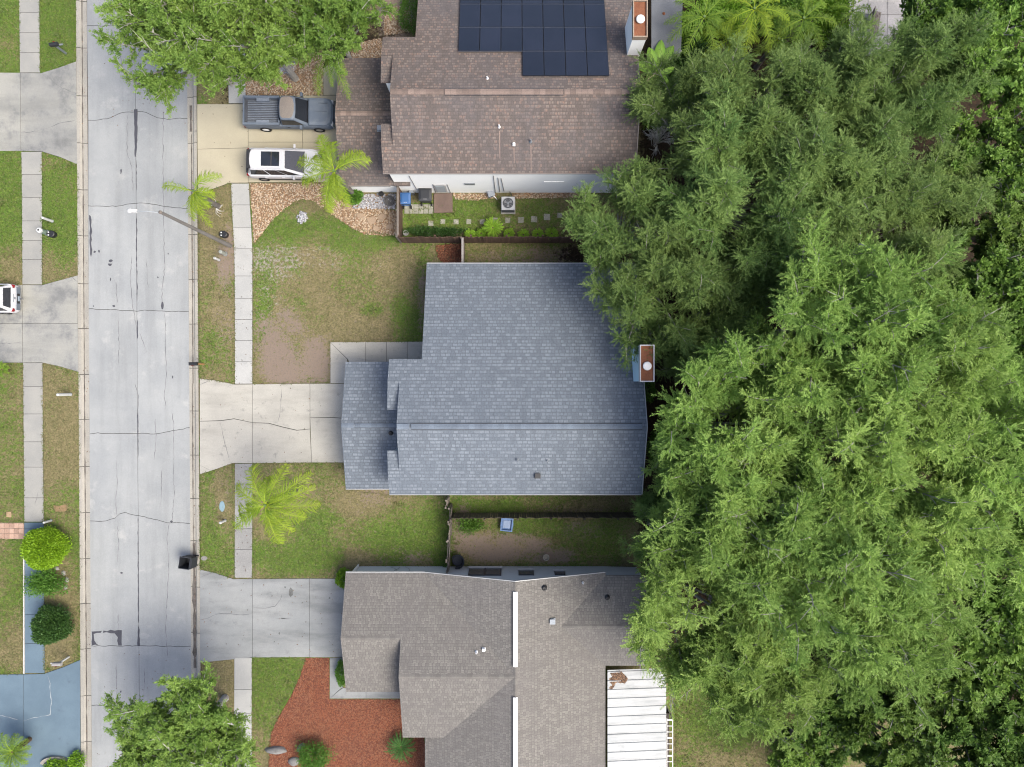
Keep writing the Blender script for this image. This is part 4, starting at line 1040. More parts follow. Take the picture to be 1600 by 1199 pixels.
MB().slab(SP([(2.98, -14.6), (8.4, -14.6), (8.4, -17.38), (5.76, -17.38)], lambda x, y: 3.5 - P2 * (-14.6 - y))).build('roof_slope', M_roofCx, hC)
zg2 = zN(0, -15.22)
MB().slab(SP([(-10.24, -15.22), (-6.36, -15.22), (-6.36, -19.03), (-10.24, -19.03)], lambda x, y: zg2 - .002 - P2 * (-15.22 - y))).build('roof_slope', M_roofCx, hC)
q = .16
ring = [(-9.95, -11.9, 2.42), (-5.36, -11.9, 2.40), (.2, -11.9, 4.35), (5.76, -11.9, 2.36), (8.1, -11.95, 2.36), (8.1, -14.6, 3.33), (8.1, -17.1, 2.42), (5.45, -17.1, 2.45), (5.45, yB + .3, 2.45), (-5.05, yB + .3, 2.45), (-5.05, -21.3, 2.45), (-6.38, -21.3, 2.85), (-6.38, -19.0, 3.6), (-6.38, -18.8, 2.35), (-9.95, -18.8, 2.35), (-9.95, -15.22, 3.62)]
wall_ring('wall', ring, M_greywall, hC)
MB().box((-9.98, -14.2, 1.06), (.06, 4.9, 2.12)).build('garage_door', M_pvc, hC)
M_fasc = plain('fascia_pale', (0.60, 0.61, 0.60), rough=0.5)
for (pa, pb, zf) in (((-5.36, -11.66), (.2, -11.66), zW), ((.2, -11.66), (5.76, -11.66), zE)):
    MB().slab([(pa[0], pa[1] + .012, zf(*pa) + .01), (pb[0], pb[1] + .012, zf(*pb) + .01), (pb[0], pb[1] + .06, zf(*pb) + .01), (pa[0], pa[1] + .06, zf(*pa) + .01)], .16).build('rake_trim', M_fasc, hC)
MB().slab([(-10.24, -11.648, 2.49), (-5.37, -11.648, 2.49), (-5.37, -11.59, 2.48), (-10.24, -11.59, 2.48)], .14).build('rake_trim', M_fasc, hC)
for (a, b_) in ((-12.22, -16.62), (-18.42, -30.2)):
    mb = MB()
    for sgn in (-1, 1):
        mb.slab([(.2, a, 4.60), (.2, b_, 4.60), (.2 + sgn * .125, b_, 4.555), (.2 + sgn * .125, a, 4.555)], .03)
    mb.build('ridge_vent', plain('ridge_white', (0.86, 0.86, 0.86), rough=0.45), hC)
    MB().box((.2 - .145, (a + b_) / 2, 4.52), (.05, abs(b_ - a), .05)).build('ridge_slot', M_black, hC)
def capline(p, q_, n, mat, w=.26):
    """capping shingles one by one along a ridge"""
    for i in range(n):
        t0, t1 = i / n, (i + 1) / n
        a = [p[k] + (q_[k] - p[k]) * t0 for k in range(3)]; b2 = [p[k] + (q_[k] - p[k]) * t1 for k in range(3)]
        d = _norm2(q_[0] - p[0], q_[1] - p[1]); ox_, oy_ = -d[1] * w / 2, d[0] * w / 2
        MB().add([(a[0] + ox_, a[1] + oy_, a[2] - .03), (b2[0] + ox_, b2[1] + oy_, b2[2] - .04), (b2[0], b2[1], b2[2] + .012), (a[0], a[1], a[2] + .022), (a[0] - ox_, a[1] - oy_, a[2] - .03), (b2[0] - ox_, b2[1] - oy_, b2[2] - .04)], [(3, 2, 1, 0), (4, 5, 2, 3)]).build('ridge_cap', mat, hC)
M_capC = surf('ridge_cap_tan', (0.235, 0.22, 0.20), (0.20, 0.19, 0.175), rnd=0.12)
capline((-6.66, -17.22, 4.5), (.15, -17.22, 4.5), 22, M_capC); capline((-10.24, -15.22, zg2), (-6.7, -15.22, zg2), 12, M_capC); capline((3.0, -14.6, 3.5), (8.4, -14.6, 3.5), 18, M_capC)
capline((.2, -11.68, 4.5), (.2, -12.2, 4.5), 2, M_capC); capline((.2, -16.65, 4.5), (.2, -18.4, 4.5), 5, M_capC)
def on_plane(px, py, zf):
    z = 3.5
    for _ in range(10):
        x, y, _z = W(px, py, z); z = zf(x, y)
    return x, y, z
x, y, z = on_plane(863, 971, zE); roof_vent(hC, x, y, z, .27, M_galv)
x, y, z = on_plane(850, 919, zE); vent_pipe(hC, x, y, z, .09, .22, M_black)
x, y, z = on_plane(949, 934.5, lambda x, y: 3.5 - P2 * (y + 14.6)); vent_pipe(hC, x, y, z, .08, .22, M_black)
x, y, z = on_plane(911, 911, zE); vent_pipe(hC, x, y, z, .04, .25, M_pvc)
x, y, z = on_plane(756, 1015, zN); roof_vent(hC, x, y, z, .15, M_pvc)
x, y, z = on_plane(744.5, 1019.5, zN); vent_pipe(hC, x, y, z, .045, .25, M_pvc)
# windows in the north gable wall
YC = -11.9
def cwall(px, py):
    k = YC / (600 - py); return (px - 800) * k, CAM_H - k * FPX
for (x0p, x1p, y0p, y1p, panes) in ((733.5, 783, 889.5, 900.5, 2), (810, 834.5, 892.5, 900, 1), (865.5, 883.5, 894, 899.5, 1)):
    x0, z0 = cwall(x0p, y0p); x1, z1 = cwall(x1p, y1p)
    zc, zh = (z0 + z1) / 2, abs(z1 - z0)
    wn_ = MB().box(((x0 + x1) / 2, YC + .03, zc), (x1 - x0, .05, zh)).build('window', M_darkframe, hC); wn_['_o'] = hC['_o']
    MB().box(((x0 + x1) / 2, YC + .08, zc - zh / 2 - .03), (x1 - x0 + .1, .17, .06)).build('sill', M_fasc, wn_)
    for k in range(panes):
        wdt = (x1 - x0) / panes
        MB().box((x0 + wdt * (k + .5), YC + .062, zc), (wdt - .12, .012, zh - .16)).build('pane', plain('pane_grey', (0.10, 0.12, 0.14), rough=0.12), wn_)
# cables on the wall of the front wing
for (a, b_) in ((610, 620), (625, 616), (633, 640)):
    x0, z0 = cwall(a, 887.5); x1, z1 = cwall(b_, 893)
    MB().tube([(x0, YC + .04, max(.1, z0)), ((x0 + x1) / 2 + .1, YC + .05, (z0 + z1) / 2), (x1, YC + .04, z1)], .018, 5).build('cable', M_galv, hC)
# patio cover of white ribbed metal: every sheet a piece
M_metal = surf('white_metal_roof', (0.66, 0.68, 0.68), (0.58, 0.61, 0.61), (0.44, 0.47, 0.47), s1=0.8, s2=3, streak=(0.35, 3.0, 1, 0.5), fine=30, fine_amt=0.06, rough=0.5, bump=0.0, w3=(0.55, 0.8), rnd=0.05)
y = -17.58; px0, px1 = 5.86, 9.52
while y > -31:
    y2 = y - .55
    mb = MB()
    prof = [(y, 0), (y - .07, .0), (y - .10, .055), (y - .14, .055), (y - .17, 0), (y - .36, .012), (y2 - .03, -.006)]
    n = len(prof)
    vs_ = [(px0, a, 2.66 + b_) for a, b_ in prof] + [(px1, a, 2.36 + b_) for a, b_ in prof]
    vs_ += [(v[0], v[1], v[2] - .02) for v in vs_]
    fs = [(i + n, i + 1 + n, i + 1, i) for i in range(n - 1)] + [(2 * n + i, 2 * n + i + 1, 3 * n + i + 1, 3 * n + i) for i in range(n - 1)] + [tuple([i for i in range(n, 2 * n)] + [i for i in range(4 * n - 1, 3 * n - 1, -1)]), (0, 2 * n, 3 * n, n), (n - 1, 2 * n - 1, 4 * n - 1, 3 * n - 1)]
    mb.add(vs_, fs).build('roof_sheet', M_metal, hC)
    y = y2
for yy in (-17.9, -21, -24, -27, -30):
    MB().box((9.45, yy, 1.14), (.1, .1, 2.28)).build('patio_post', M_pvc, hC)
# screen rail beside the patio cover
sr = empty('screen_rail', (9.75, -25, 0), 'white lattice rail along the metal patio cover', 'lattice'); sr['_o'] = list(sr.location)
for xx in (9.62, 9.98): MB().box((xx, -25.4, 2.1), (.04, 9.2, .06)).build('rail', M_pvc, sr)
for i in range(25): MB().box((9.80, -20.9 - .37 * i, 2.1), (.32, .035 if i % 3 else .08, .05)).build('cross_bar', M_pvc, sr)
for yy in (-20.85, -25.4, -29.9): MB().box((9.98, yy, 1.03), (.07, .07, 2.06)).build('post', M_pvc, sr)
MB().box((9.80, -25.4, 1.0), (.28, 9.1, .7)).build('screen_base', surf('rail_shadow_base', (0.10, 0.085, 0.075)), sr)  # dark box painted as the shade below the lattice rail
# dry leaves heaped on the metal roof
lp = [[(952, 1050), (970, 1050), (980, 1062), (976, 1068), (962, 1066), (956, 1078), (951, 1082)]]
o_ = stones('leaf_litter', 'brown heap of dry leaves on the white metal patio roof', lp, 900, 0.04, M_litter, 60, flat=0.5, long=1.7)
o_.location = (0, 0, 2.62); o_.scale = (0.943, 0.943, 1)

# ================================================================== VEHICLES
def loft(rings, cap0=True, cap1=True):
    mb = MB(); n = len(rings[0]); vs_ = [p for r_ in rings for p in r_]; fs = []
    for i in range(len(rings) - 1):
        fs += [(i * n + k, i * n + (k + 1) % n, (i + 1) * n + (k + 1) % n, (i + 1) * n + k) for k in range(n)]
    if cap0: fs.append(tuple(range(n))[::-1])
    if cap1: fs.append(tuple(range((len(rings) - 1) * n, len(rings) * n)))
    return mb.add(vs_, fs)

def outline(xr, xf, hw, rr_, rf, zf, n=5, bow=0.04):
    """plan outline of a car body: rear x, front x, half width, rear / front corner radius; z from zf(x)"""
    pts = []
    def arc(cx, cy, r_, a0, a1):
        for i in range(n + 1):
            a = a0 + (a1 - a0) * i / n; pts.append((cx + r_ * cos(a), cy + r_ * sin(a)))
    arc(xf - rf, -hw + rf, rf, -pi / 2, 0); pts.append((xf + bow, -hw * .35)); pts.append((xf + bow, hw * .35))
    arc(xf - rf, hw - rf, rf, 0, pi / 2)
    for t in (.75, .5, .25): pts.append((xr + rr_ + (xf - rf - xr - rr_) * t, hw))
    arc(xr + rr_, hw - rr_, rr_, pi / 2, pi); pts.append((xr - bow * .6, 0))
    arc(xr + rr_, -hw + rr_, rr_, pi, 1.5 * pi)
    for t in (.25, .5, .75): pts.append((xr + rr_ + (xf - rf - xr - rr_) * t, -hw))
    return [(x, y, zf(x)) for x, y in pts]

M_tyre = surf('tyre_rubber', (0.022, 0.022, 0.023), rough=0.9)
M_alloy = plain('wheel_alloy', (0.55, 0.56, 0.58), rough=0.3, metal=0.7)
M_whiterim = plain('wheel_white', (0.8, 0.8, 0.8), rough=0.4)
M_cglass = surf('car_glass', (0.012, 0.014, 0.018), (0.02, 0.022, 0.028), rough=0.06, bump=0, spec=0.7, fine_amt=0.1)
M_red = plain('tail_light', (0.35, 0.012, 0.012), rough=0.2)
M_lens = plain('head_light', (0.7, 0.72, 0.75), rough=0.1)
M_chrome = plain('chrome', (0.7, 0.7, 0.72), rough=0.15, metal=0.9)

def wheel(root, x, y, r_, w, rim):
    t = MB(); sy = 1 if y > 0 else -1
    prof = [(r_ * .62, -w / 2), (r_ * .95, -w / 2), (r_, -w / 2 + .03), (r_, w / 2 - .03), (r_ * .95, w / 2), (r_ * .62, w / 2)]
    vs_ = []; n = 22
    for pr_, py_ in prof:
        for k in range(n): vs_.append((x + pr_ * cos(2 * pi * k / n), y + py_, r_ + pr_ * sin(2 * pi * k / n)))
    m_ = len(prof)
    t.add(vs_, [(i * n + k, i * n + (k + 1) % n, (i + 1) * n + (k + 1) % n, (i + 1) * n + k) for i in range(m_ - 1) for k in range(n)] + [((m_ - 1) * n + k, (m_ - 1) * n + (k + 1) % n, (k + 1) % n, k) for k in range(n)])
    wo_ = t.build('wheel', M_tyre, root)
    rim_ = MB(); ring = [(x + r_ * .63 * cos(2 * pi * k / n), y + sy * (w / 2 - .02), r_ + r_ * .63 * sin(2 * pi * k / n)) for k in range(n)]
    hub = [(x + r_ * .15 * cos(2 * pi * k / n), y + sy * (w / 2 + .005), r_ + r_ * .15 * sin(2 * pi * k / n)) for k in range(n)]
    rim_.add(ring + hub, [((k + 1) % n, k, n + k, n + (k + 1) % n) if sy > 0 else (k, (k + 1) % n, n + (k + 1) % n, n + k) for k in range(n)] + [tuple(range(n, 2 * n)) if sy < 0 else tuple(range(2 * n - 1, n - 1, -1))])
    rim_.build('rim', rim, wo_)

def quad_on(a, b_, c, d, m0=.06, m1=.08, off=.008):
    """a glass pane inset in the quad a b c d (3D), proud of it along its normal"""
    a, b_, c, d = [np.array(p, float) for p in (a, b_, c, d)]
    f = lambda u, v: (a * (1 - u) + b_ * u) * (1 - v) + (d * (1 - u) + c * u) * v
    nrm = np.cross(b_ - a, d - a); nrm /= np.linalg.norm(nrm)
    q_ = [f(m0, m1), f(1 - m0, m1), f(1 - m0, 1 - m1), f(m0, 1 - m1)]
    return [tuple(p + nrm * off) for p in q_], nrm

def greenhouse(root, xb0, xb1, hb, zb, xt0, xt1, ht, zt, paint, roofmat, rear_glass=True, split=(.5,), roof_name='roof_panel'):
    """cabin above the belt line: frame, roof and each window"""
    base_ = outline(xb0, xb1, hb, .12, .16, lambda x: zb, bow=.05)
    mid = outline(xt0 - .03, xt1 + .05, ht + .05, .26, .26, lambda x: zt - .07, bow=.07)
    top = outline(xt0 + .04, xt1 - .04, ht - .03, .26, .28, lambda x: zt, bow=.05)
    loft([base_, mid, top], True, False).build('cabin', paint, root, smooth=False)
    iv = min(.35, .22 * (xt1 - xt0)); t2 = outline(xt0 + iv, xt1 - iv, ht - .3, .15, .18, lambda x: zt + .035, bow=.02)
    b0 = outline(xt0 + .03, xt1 - .03, ht - .02, .26, .28, lambda x: zt + .004, bow=.05)
    loft([b0, t2], False, True).build(roof_name, roofmat, root, smooth=True)
    def pane(name, q4, m0, m1, off=.012):
        q_, _n = quad_on(*q4, m0, m1, off); MB().add(q_, [(0, 1, 2, 3)]).build(name, M_cglass, root)
    pane('windscreen', ((xb1 + .02, -hb + .1, zb), (xb1 + .02, hb - .1, zb), (xt1 + .07, ht - .02, zt - .05), (xt1 + .07, -ht + .02, zt - .05)), .03, .03, .03)
    if rear_glass:
        pane('rear_window', ((xb0 - .02, hb - .1, zb), (xb0 - .02, -hb + .1, zb), (xt0 - .04, -ht + .02, zt - .05), (xt0 - .04, ht - .02, zt - .05)), .05, .06, .03)
    edges = [0] + list(split) + [1]
    for sy in (-1, 1):
        for a, b2 in zip(edges[:-1], edges[1:]):
            X = lambda t: xb0 + .08 + (xb1 - .12 - xb0 - .08) * t
            XT = lambda t: xt0 + .02 + (xt1 - xt0 - .04) * t
            q4 = ((X(a), sy * hb, zb + .01), (X(b2), sy * hb, zb + .01), (XT(b2), sy * (ht + .05), zt - .07), (XT(a), sy * (ht + .05), zt - .07))
            if sy > 0: q4 = (q4[1], q4[0], q4[3], q4[2])
            pane('side_window', q4, .04, .10, .012)

# ---- faded blue-grey pickup
M_pickup = surf('pickup_paint', (0.145, 0.185, 0.245), (0.19, 0.23, 0.285), (0.25, 0.29, 0.33), s1=1.2, s2=4, fine=60, fine_amt=0.08, rough=0.55, bump=0, spec=0.4, w3=(0.5, 0.8))
M_roofrust = surf('pickup_roof', (0.33, 0.285, 0.25), (0.28, 0.25, 0.225), (0.26, 0.15, 0.08), s1=2, s2=5, fine=40, rough=0.8, w3=(0.62, 0.8))
M_liner = surf('bed_liner', (0.075, 0.085, 0.105), (0.11, 0.12, 0.145), s1=2, fine=30, rough=0.8)
M_rib = surf('bed_rib', (0.26, 0.30, 0.36), (0.20, 0.235, 0.29), s1=3, fine=30, rough=0.7)
pk = empty('pickup_truck', (-14.25, 17.3, .034), 'faded blue-grey pickup truck with rusty tan cab roof', 'pickup truck', rz=radians(-0.5))
L_, HW = 2.82, .93
loft([outline(-L_, L_, HW - .04, .12, .35, lambda x: .34), outline(-L_ - .02, L_ + .03, HW, .12, .36, lambda x: .55), outline(-L_, L_, HW, .10, .38, lambda x: .80), outline(-L_, L_ - .03, HW - .03, .1, .42, lambda x: .93)]).build('lower_body', M_pickup, pk)
# hood
hd = [outline(1.32, L_ - .05, HW - .05, .06, .42, lambda x: .93, bow=.03), outline(1.32, L_ - .1, HW - .08, .06, .42, lambda x: 1.10 - .06 * max(0, x - 1.4), bow=.03), outline(1.40, L_ - .3, HW - .25, .08, .4, lambda x: 1.15 - .06 * max(0, x - 1.4), bow=.02)]
loft(hd).build('hood', M_pickup, pk, smooth=False)
MB().box((1.98, .0, 1.128), (1.05, .02, .012)).build('hood_crease', M_liner, pk)
MB().box((1.98, .52, 1.108), (1.1, .03, .02)).build('hood_crease', M_liner, pk)
MB().box((1.33, 0, 1.06), (.09, 1.45, .06)).build('wiper_cowl', M_black, pk)
greenhouse(pk, -.46, 1.26, .86, .95, -.32, .56, .70, 1.72, M_pickup, M_roofrust, split=())
# bed: side walls, front wall, tailgate, floor, ribs
for sy in (-1, 1): MB().box((-1.66, sy * .85, 1.06), (2.30, .14, .34)).build('bed_side', M_pickup, pk)
MB().box((-.50, 0, 1.07), (.07, 1.56, .36)).build('bed_front', M_pickup, pk)
MB().box((-2.78, 0, 1.02), (.07, 1.70, .36)).build('tailgate', M_pickup, pk)
MB().box((-1.64, 0, .95), (2.20, 1.58, .03)).build('bed_floor', M_liner, pk)
for i in range(13): MB().box((-1.58, -.66 + .11 * i, .985), (1.98, .045, .04)).build('bed_rib', M_rib, pk)
for sy in (-1, 1): MB().box((-1.55, sy * .70, 1.08), (.80, .20, .24)).build('wheel_housing', M_rib, pk)
MB().box((L_ + .03, 0, .52), (.14, 1.72, .18)).build('front_bumper', M_chrome, pk); MB().box((-L_ - .06, 0, .50), (.14, 1.72, .16)).build('rear_bumper', M_liner, pk)
MB().box((L_ - .0, 0, .77), (.06, 1.0, .22)).build('grille', M_black, pk)
for sy in (-1, 1):
    MB().box((L_ - .06, sy * .68, .78), (.12, .26, .2)).build('headlight', M_lens, pk); MB().box((-L_ + .01, sy * .86, .8), (.06, .12, .3)).build('tail_light', M_red, pk)
    for x in (-1.62, 1.83): wheel(pk, x, sy * .84, .36, .24, M_whiterim if x < 0 else M_alloy)
    MB().box((.88, sy * 1.04, 1.13), (.14, .24, .18)).build('mirror', M_pickup, pk)
    dr = MB().box((.42, sy * (HW + .005), .72), (1.1, .02, .42)).build('door', M_pickup, pk)
    MB().box((.02, sy * (HW + .025), .84), (.18, .03, .04)).build('handle', M_black, dr)

# ---- white crossovers
M_carwhite = surf('car_white', (0.84, 0.84, 0.86), (0.80, 0.80, 0.82), rough=0.25, bump=0, fine_amt=0.02, coat=0.4)
M_cartrim = plain('car_trim', (0.028, 0.03, 0.034), rough=0.55)
M_greybump = plain('bumper_grey', (0.19, 0.23, 0.28), rough=0.5)
def crossover(name, loc, rz, label, sunroof, roof_rails, bumper_mat, boxy=False):
    c = empty(name, loc, label, 'car', rz=rz)
    Lh, hw = 2.32, .92
    loft([outline(-Lh, Lh, hw - .05, .25, .45, lambda x: .30), outline(-Lh, Lh + .03, hw, .25, .48, lambda x: .50), outline(-Lh + .01, Lh, hw + .01, .26, .50, lambda x: .78), outline(-Lh + .04, Lh - .05, hw - .02, .26, .52, lambda x: .98 - .10 * max(0, (x - .9) / 1.4)), outline(-Lh + .14, Lh - .3, hw - .12, .3, .55, lambda x: 1.06 - .13 * max(0, (x - .9) / 1.4))]).build('body', M_carwhite, c)
    greenhouse(c, -2.16 if not boxy else -2.2, 1.36, .84, 1.0, -1.95 if not boxy else -1.95, .16, .60, 1.63, M_carwhite, M_carwhite, split=(.40, .74))
    if sunroof:
        sr_ = MB().box((-.62, 0, 1.672), (1.14, .90, .02)).build('sunroof', M_cglass, c); MB().box((-.55, 0, 1.685), (.02, .88, .01)).build('sunroof_bar', plain('seat_tan', (0.25, 0.19, 0.12)), sr_)
    if roof_rails:
        for sy in (-1, 1): MB().tube([(-1.7, sy * .60, 1.63), (-1.6, sy * .60, 1.69), (.0, sy * .60, 1.70), (.15, sy * .60, 1.64)], .018, 6).build('roof_rail', M_carwhite, c)
    MB().box((-2.0, 0, 1.60), (.24, 1.18, .05)).build('spoiler', M_cartrim if sunroof else M_carwhite, c)
    MB().add([(-Lh - .03, -hw * .8, .34), (-Lh - .03, hw * .8, .34), (-Lh - .03, hw * .8, .66), (-Lh - .03, -hw * .8, .66), (-Lh + .25, -hw * .8, .34), (-Lh + .25, hw * .8, .34), (-Lh + .25, hw * .8, .66), (-Lh + .25, -hw * .8, .66)], [(0, 1, 2, 3)[::-1], (4, 5, 6, 7), (0, 1, 5, 4), (3, 7, 6, 2), (0, 4, 7, 3), (1, 2, 6, 5)]).build('rear_bumper', bumper_mat, c)
    MB().box((Lh + .0, 0, .5), (.10, 1.2, .25)).build('grille', M_cartrim, c)
    for sy in (-1, 1):
        MB().box((Lh - .2, sy * .68, .76), (.28, .24, .12), rz=-sy * .3).build('headlight', M_lens, c)
        MB().box((-Lh + .06, sy * .76, .88), (.14, .20, .14), rz=sy * .25).build('tail_light', M_red, c)
        MB().box((.72, sy * 1.00, 1.06), (.12, .24, .14)).build('mirror', M_carwhite, c)
        MB().box((0, sy * (hw + .004), .40), (2.5, .03, .14)).build('sill_trim', M_cartrim, c)
        for x in (-1.42, 1.45):
            wheel(c, x, sy * .84, .35, .23, M_alloy)
        for x in (-.75, .35):
            d_ = MB().box((x, sy * (hw + .008), .74), (1.02, .02, .34)).build('door', M_carwhite, c); MB().box((x - .36, sy * (hw + .03), .86), (.18, .025, .035)).build('handle', M_carwhite, d_)
    return c
cw = crossover('car', (-14.55, 14.08, .034), radians(-1), 'white crossover with dark panoramic sunroof under the palm', True, True, M_cartrim)
MB().box((-2.25, 0, 1.08), (.10, 1.45, .2)).build('rear_trim', M_cartrim, cw)
cl = crossover('car', (-34.1, 5.45, .034), radians(180), 'white car at the west edge showing its rear window and tow ball', False, True, M_greybump, boxy=True)
MB().box((-2.37, 0, .55), (.05, .62, .2)).build('plate_recess', M_black, cl); MB().box((-2.40, 0, .56), (.02, .32, .15)).build('number_plate', plain('plate', (0.5, 0.6, 0.7)), cl)
tb = MB(); tb.box((-2.46, 0, .40), (.22, .06, .06)); tb.lathe([(.025, 0), (.025, .06), (.045, .075), (.05, .105), (.03, .14)], (-2.54, 0, .42), 10); tb.build('tow_ball', M_chrome, cl)
MB().box((-2.30, 0, .93), (.04, .5, .035)).build('tailgate_badge', M_galv, cl)
MB().box((-2.335, 0, .82), (.02, .14, .10)).build('tailgate_badge', M_galv, cl)

# ================================================================== STREET THINGS
M_wood = surf('grey_wood', (0.27, 0.235, 0.20), (0.22, 0.19, 0.165), (0.15, 0.125, 0.105), s1=2, s2=8, fine=30, rough=0.9, rnd=0.15)
M_brownwood = surf('brown_wood', (0.17, 0.105, 0.072), (0.13, 0.082, 0.06), (0.22, 0.155, 0.12), s1=2, s2=8, fine=30, rough=0.9, rnd=0.2)
M_darkwood = surf('dark_wood', (0.075, 0.062, 0.048), (0.11, 0.095, 0.07), (0.14, 0.13, 0.09), s1=2, s2=8, fine=30, rough=0.9, rnd=0.25)
# street lamp
lamp = empty('street_lamp', W(360, 385), 'tall grey street lamp pole leaning over the street with white head', 'street lamp'); lamp['_o'] = list(lamp.location)
x0, y0, _ = W(360, 385)
xt, yt, zt = W(251, 332.5, 9.1)
MB().tube([(x0, y0, -.1), (x0 + (xt - x0) * .5, y0 + (yt - y0) * .5, 4.5), (xt, yt, 9.1)], [.13, .105, .08], 10).build('pole', surf('pole_concrete', (0.27, 0.255, 0.235), (0.23, 0.215, 0.20), fine=30), lamp)
xh, yh, zh = W(212, 330.5, 9.35)
MB().tube([(xt, yt, 8.95), ((xt + xh) / 2, (yt + yh) / 2, 9.3), (xh, yh, 9.35)], [.03, .026, .022], 8).build('arm', plain('arm_grey', (0.42, 0.46, 0.48), rough=0.5), lamp)
hd_ = MB(); hd_.box((xh - .15, yh, 9.36), (.42, .20, .10), taper=.8); hd_.lathe([(.02, 0), (.12, .02), (.13, .10), (.08, .14)], (xh - .28, yh, 9.33), 12); hd_.build('lamp_head', plain('lamp_head', (0.75, 0.76, 0.75), rough=0.5), lamp)
MB().lathe([(.10, 0), (.10, .05), (.02, .10)], (xt, yt, 9.1), 8).build('pole_cap', M_wood, lamp)

def post(name, px, py, hgt, r_, mat, label, cat, dome=True, group=None, extra=None):
    x, y, _ = W(px, py)
    e = empty(name, (x, y, 0), label, cat, group); e['_o'] = list(e.location)
    MB().lathe([(r_, -.05), (r_, hgt - .05), (r_ * .9, hgt), (r_ * .4, hgt + .02)], (x, y, 0), 14).build('post', mat, e, smooth=False)
    if extra: MB().lathe([(r_ * 1.15, 0), (r_ * 1.2, .12), (r_ * .8, .2)], (x, y, hgt - .18), 14).build('cap', extra, e)
    MB().lathe([(r_ * 1.25, 0), (r_ * 1.25, .04)], (x, y, 0), 14).build('base_ring', M_galv, e)
    return e
M_green = plain('pedestal_green', (0.24, 0.33, 0.26), rough=0.6)
M_pale = plain('post_white', (0.78, 0.80, 0.78), rough=0.5)
M_greyg = plain('pedestal_grey', (0.40, 0.43, 0.38), rough=0.6)
post('marker_post', 82, 346.5, 1.0, .08, M_pale, 'white marker post above the green pedestal on the west verge', 'post')
post('utility_pedestal', 73.5, 364.5, .85, .15, M_green, 'green utility pedestal with white cap beside the west sidewalk', 'pedestal', extra=M_pale)
post('utility_pedestal', 352, 397.5, .8, .12, M_greyg, 'grey-green pedestal near the foot of the street lamp', 'pedestal')
post('marker_post', 342.5, 407, .75, .075, M_pale, 'white marker post just below the grey pedestal', 'post', extra=M_pale)
post('marker_post', 110.5, 617, 1.35, .09, M_pale, 'white marker post alone on the west verge', 'post')
post('marker_post', 80, 814, .75, .07, M_pale, 'white marker post above the bright round bush', 'post')
post('marker_post', 352, 814, .85, .075, M_pale, 'white marker post beside the palm on the verge', 'post', extra=M_pale)
def vault(px, py, label):
    x, y, _ = W(px, py); e = empty('utility_vault', (x, y, 0), label, 'utility box'); e['_o'] = list(e.location)
    MB().prism([(x + .26 * cos(a), y + .22 * sin(a)) for a in [pi / 8 * k for k in range(16)]], -.05, .34, bevel=.04).build('vault_box', M_black, e)
    for s_ in (-1, 1): MB().lathe([(.05, 0), (.05, .03), (.02, .04)], (x - .1, y + s_ * .09, .34), 10).build('lid_bolt', M_pale, e)
vault(351.5, 368, 'black utility vault with two white caps beside the lamp pole')
vault(83.5, 367.5, 'black utility vault with two white caps on the west verge')
def mailbox(name, px, py, face, hgt, boxmat, postmat, label, ln=.55, offs=.15):
    """post with a box on its top; face = direction (degrees) the box points"""
    x, y, _ = W(px, py); e = empty(name, (x, y, 0), label, 'mailbox'); e['_o'] = list(e.location)
    a = radians(face); dx, dy = cos(a), sin(a)
    MB().box((x, y, hgt / 2), (.10, .10, hgt), rz=a).build('post', postmat, e)
    MB().box((x + dx * .22, y + dy * .22, hgt - .03), (.55, .08, .06), rz=a).build('bracket', postmat, e)
    ring0 = []; ring1 = []
    cx, cy = x + dx * offs, y + dy * offs
    prof = [(-.11, 0), (.11, 0), (.11, .13)] + [(.11 * cos(t), .13 + .11 * sin(t)) for t in [pi * k / 8 for k in range(1, 8)]] + [(-.11, .13)]
    for t, rg in ((0, ring0), (ln, ring1)):
        for u, w_ in prof: rg.append((cx + dx * t - dy * u, cy + dy * t + dx * u, hgt + w_))
    loft([ring0, ring1]).build('box', boxmat, e)
    MB().box((cx + dx * (ln + .01) , cy + dy * (ln + .01), hgt + .11), (.02, .20, .2), rz=a).build('door', boxmat, e)
    MB().box((cx + dx * ln * .6 - dy * .125, cy + dy * ln * .6 + dx * .125, hgt + .17), (.12, .02, .06), rz=a).build('flag', M_red, e)
    return e
M_orange = surf('orange_wood', (0.52, 0.30, 0.12), (0.42, 0.24, 0.10), fine=30)
mailbox('mailbox', 318.5, 570, 180, 1.05, M_black, M_orange, 'black mailbox on orange post at the kerb of the middle house', ln=.5, offs=-.1)
mailbox('mailbox', 103.5, 84.5, 8, 1.15, M_black, M_galv, 'black mailbox on the green lawn at the top left corner', ln=.5, offs=-.25)
mailbox('mailbox', 108, 1027, 180, 1.1, plain('mailbox_grey', (0.50, 0.48, 0.46)), M_pale, 'pale grey mailbox at the edge of the blue driveway', ln=.55, offs=-.28)
def cover(name, px, py, w, h_, mat, label, rnd_=False, cat='cover'):
    x, y, _ = W(px, py)
    if rnd_: poly = [(x + w / 2 * cos(2 * pi * k / 18), y + h_ / 2 * sin(2 * pi * k / 18)) for k in range(18)]
    else: poly = [(x - w / 2, y - h_ / 2), (x + w / 2, y - h_ / 2), (x + w / 2, y + h_ / 2), (x - w / 2, y + h_ / 2)]
    return MB().prism(poly, -.05, .025, bevel=.01).build(name, mat, label=label, cat=cat)
cover('valve_cover', 347, 792, .36, .70, plain('cover_blue', (0.30, 0.45, 0.50)), 'oval blue-grey valve cover on the verge beside the palm', True)
cover('valve_cover', 14, 804.5, .32, .36, plain('cover_tan', (0.55, 0.38, 0.22)), 'small tan valve cover above the brick path')
cover('valve_cover', 319, 873, .42, .3, plain('cover_grey', (0.34, 0.33, 0.31)), 'grey valve cover by the wheeled bin', True)
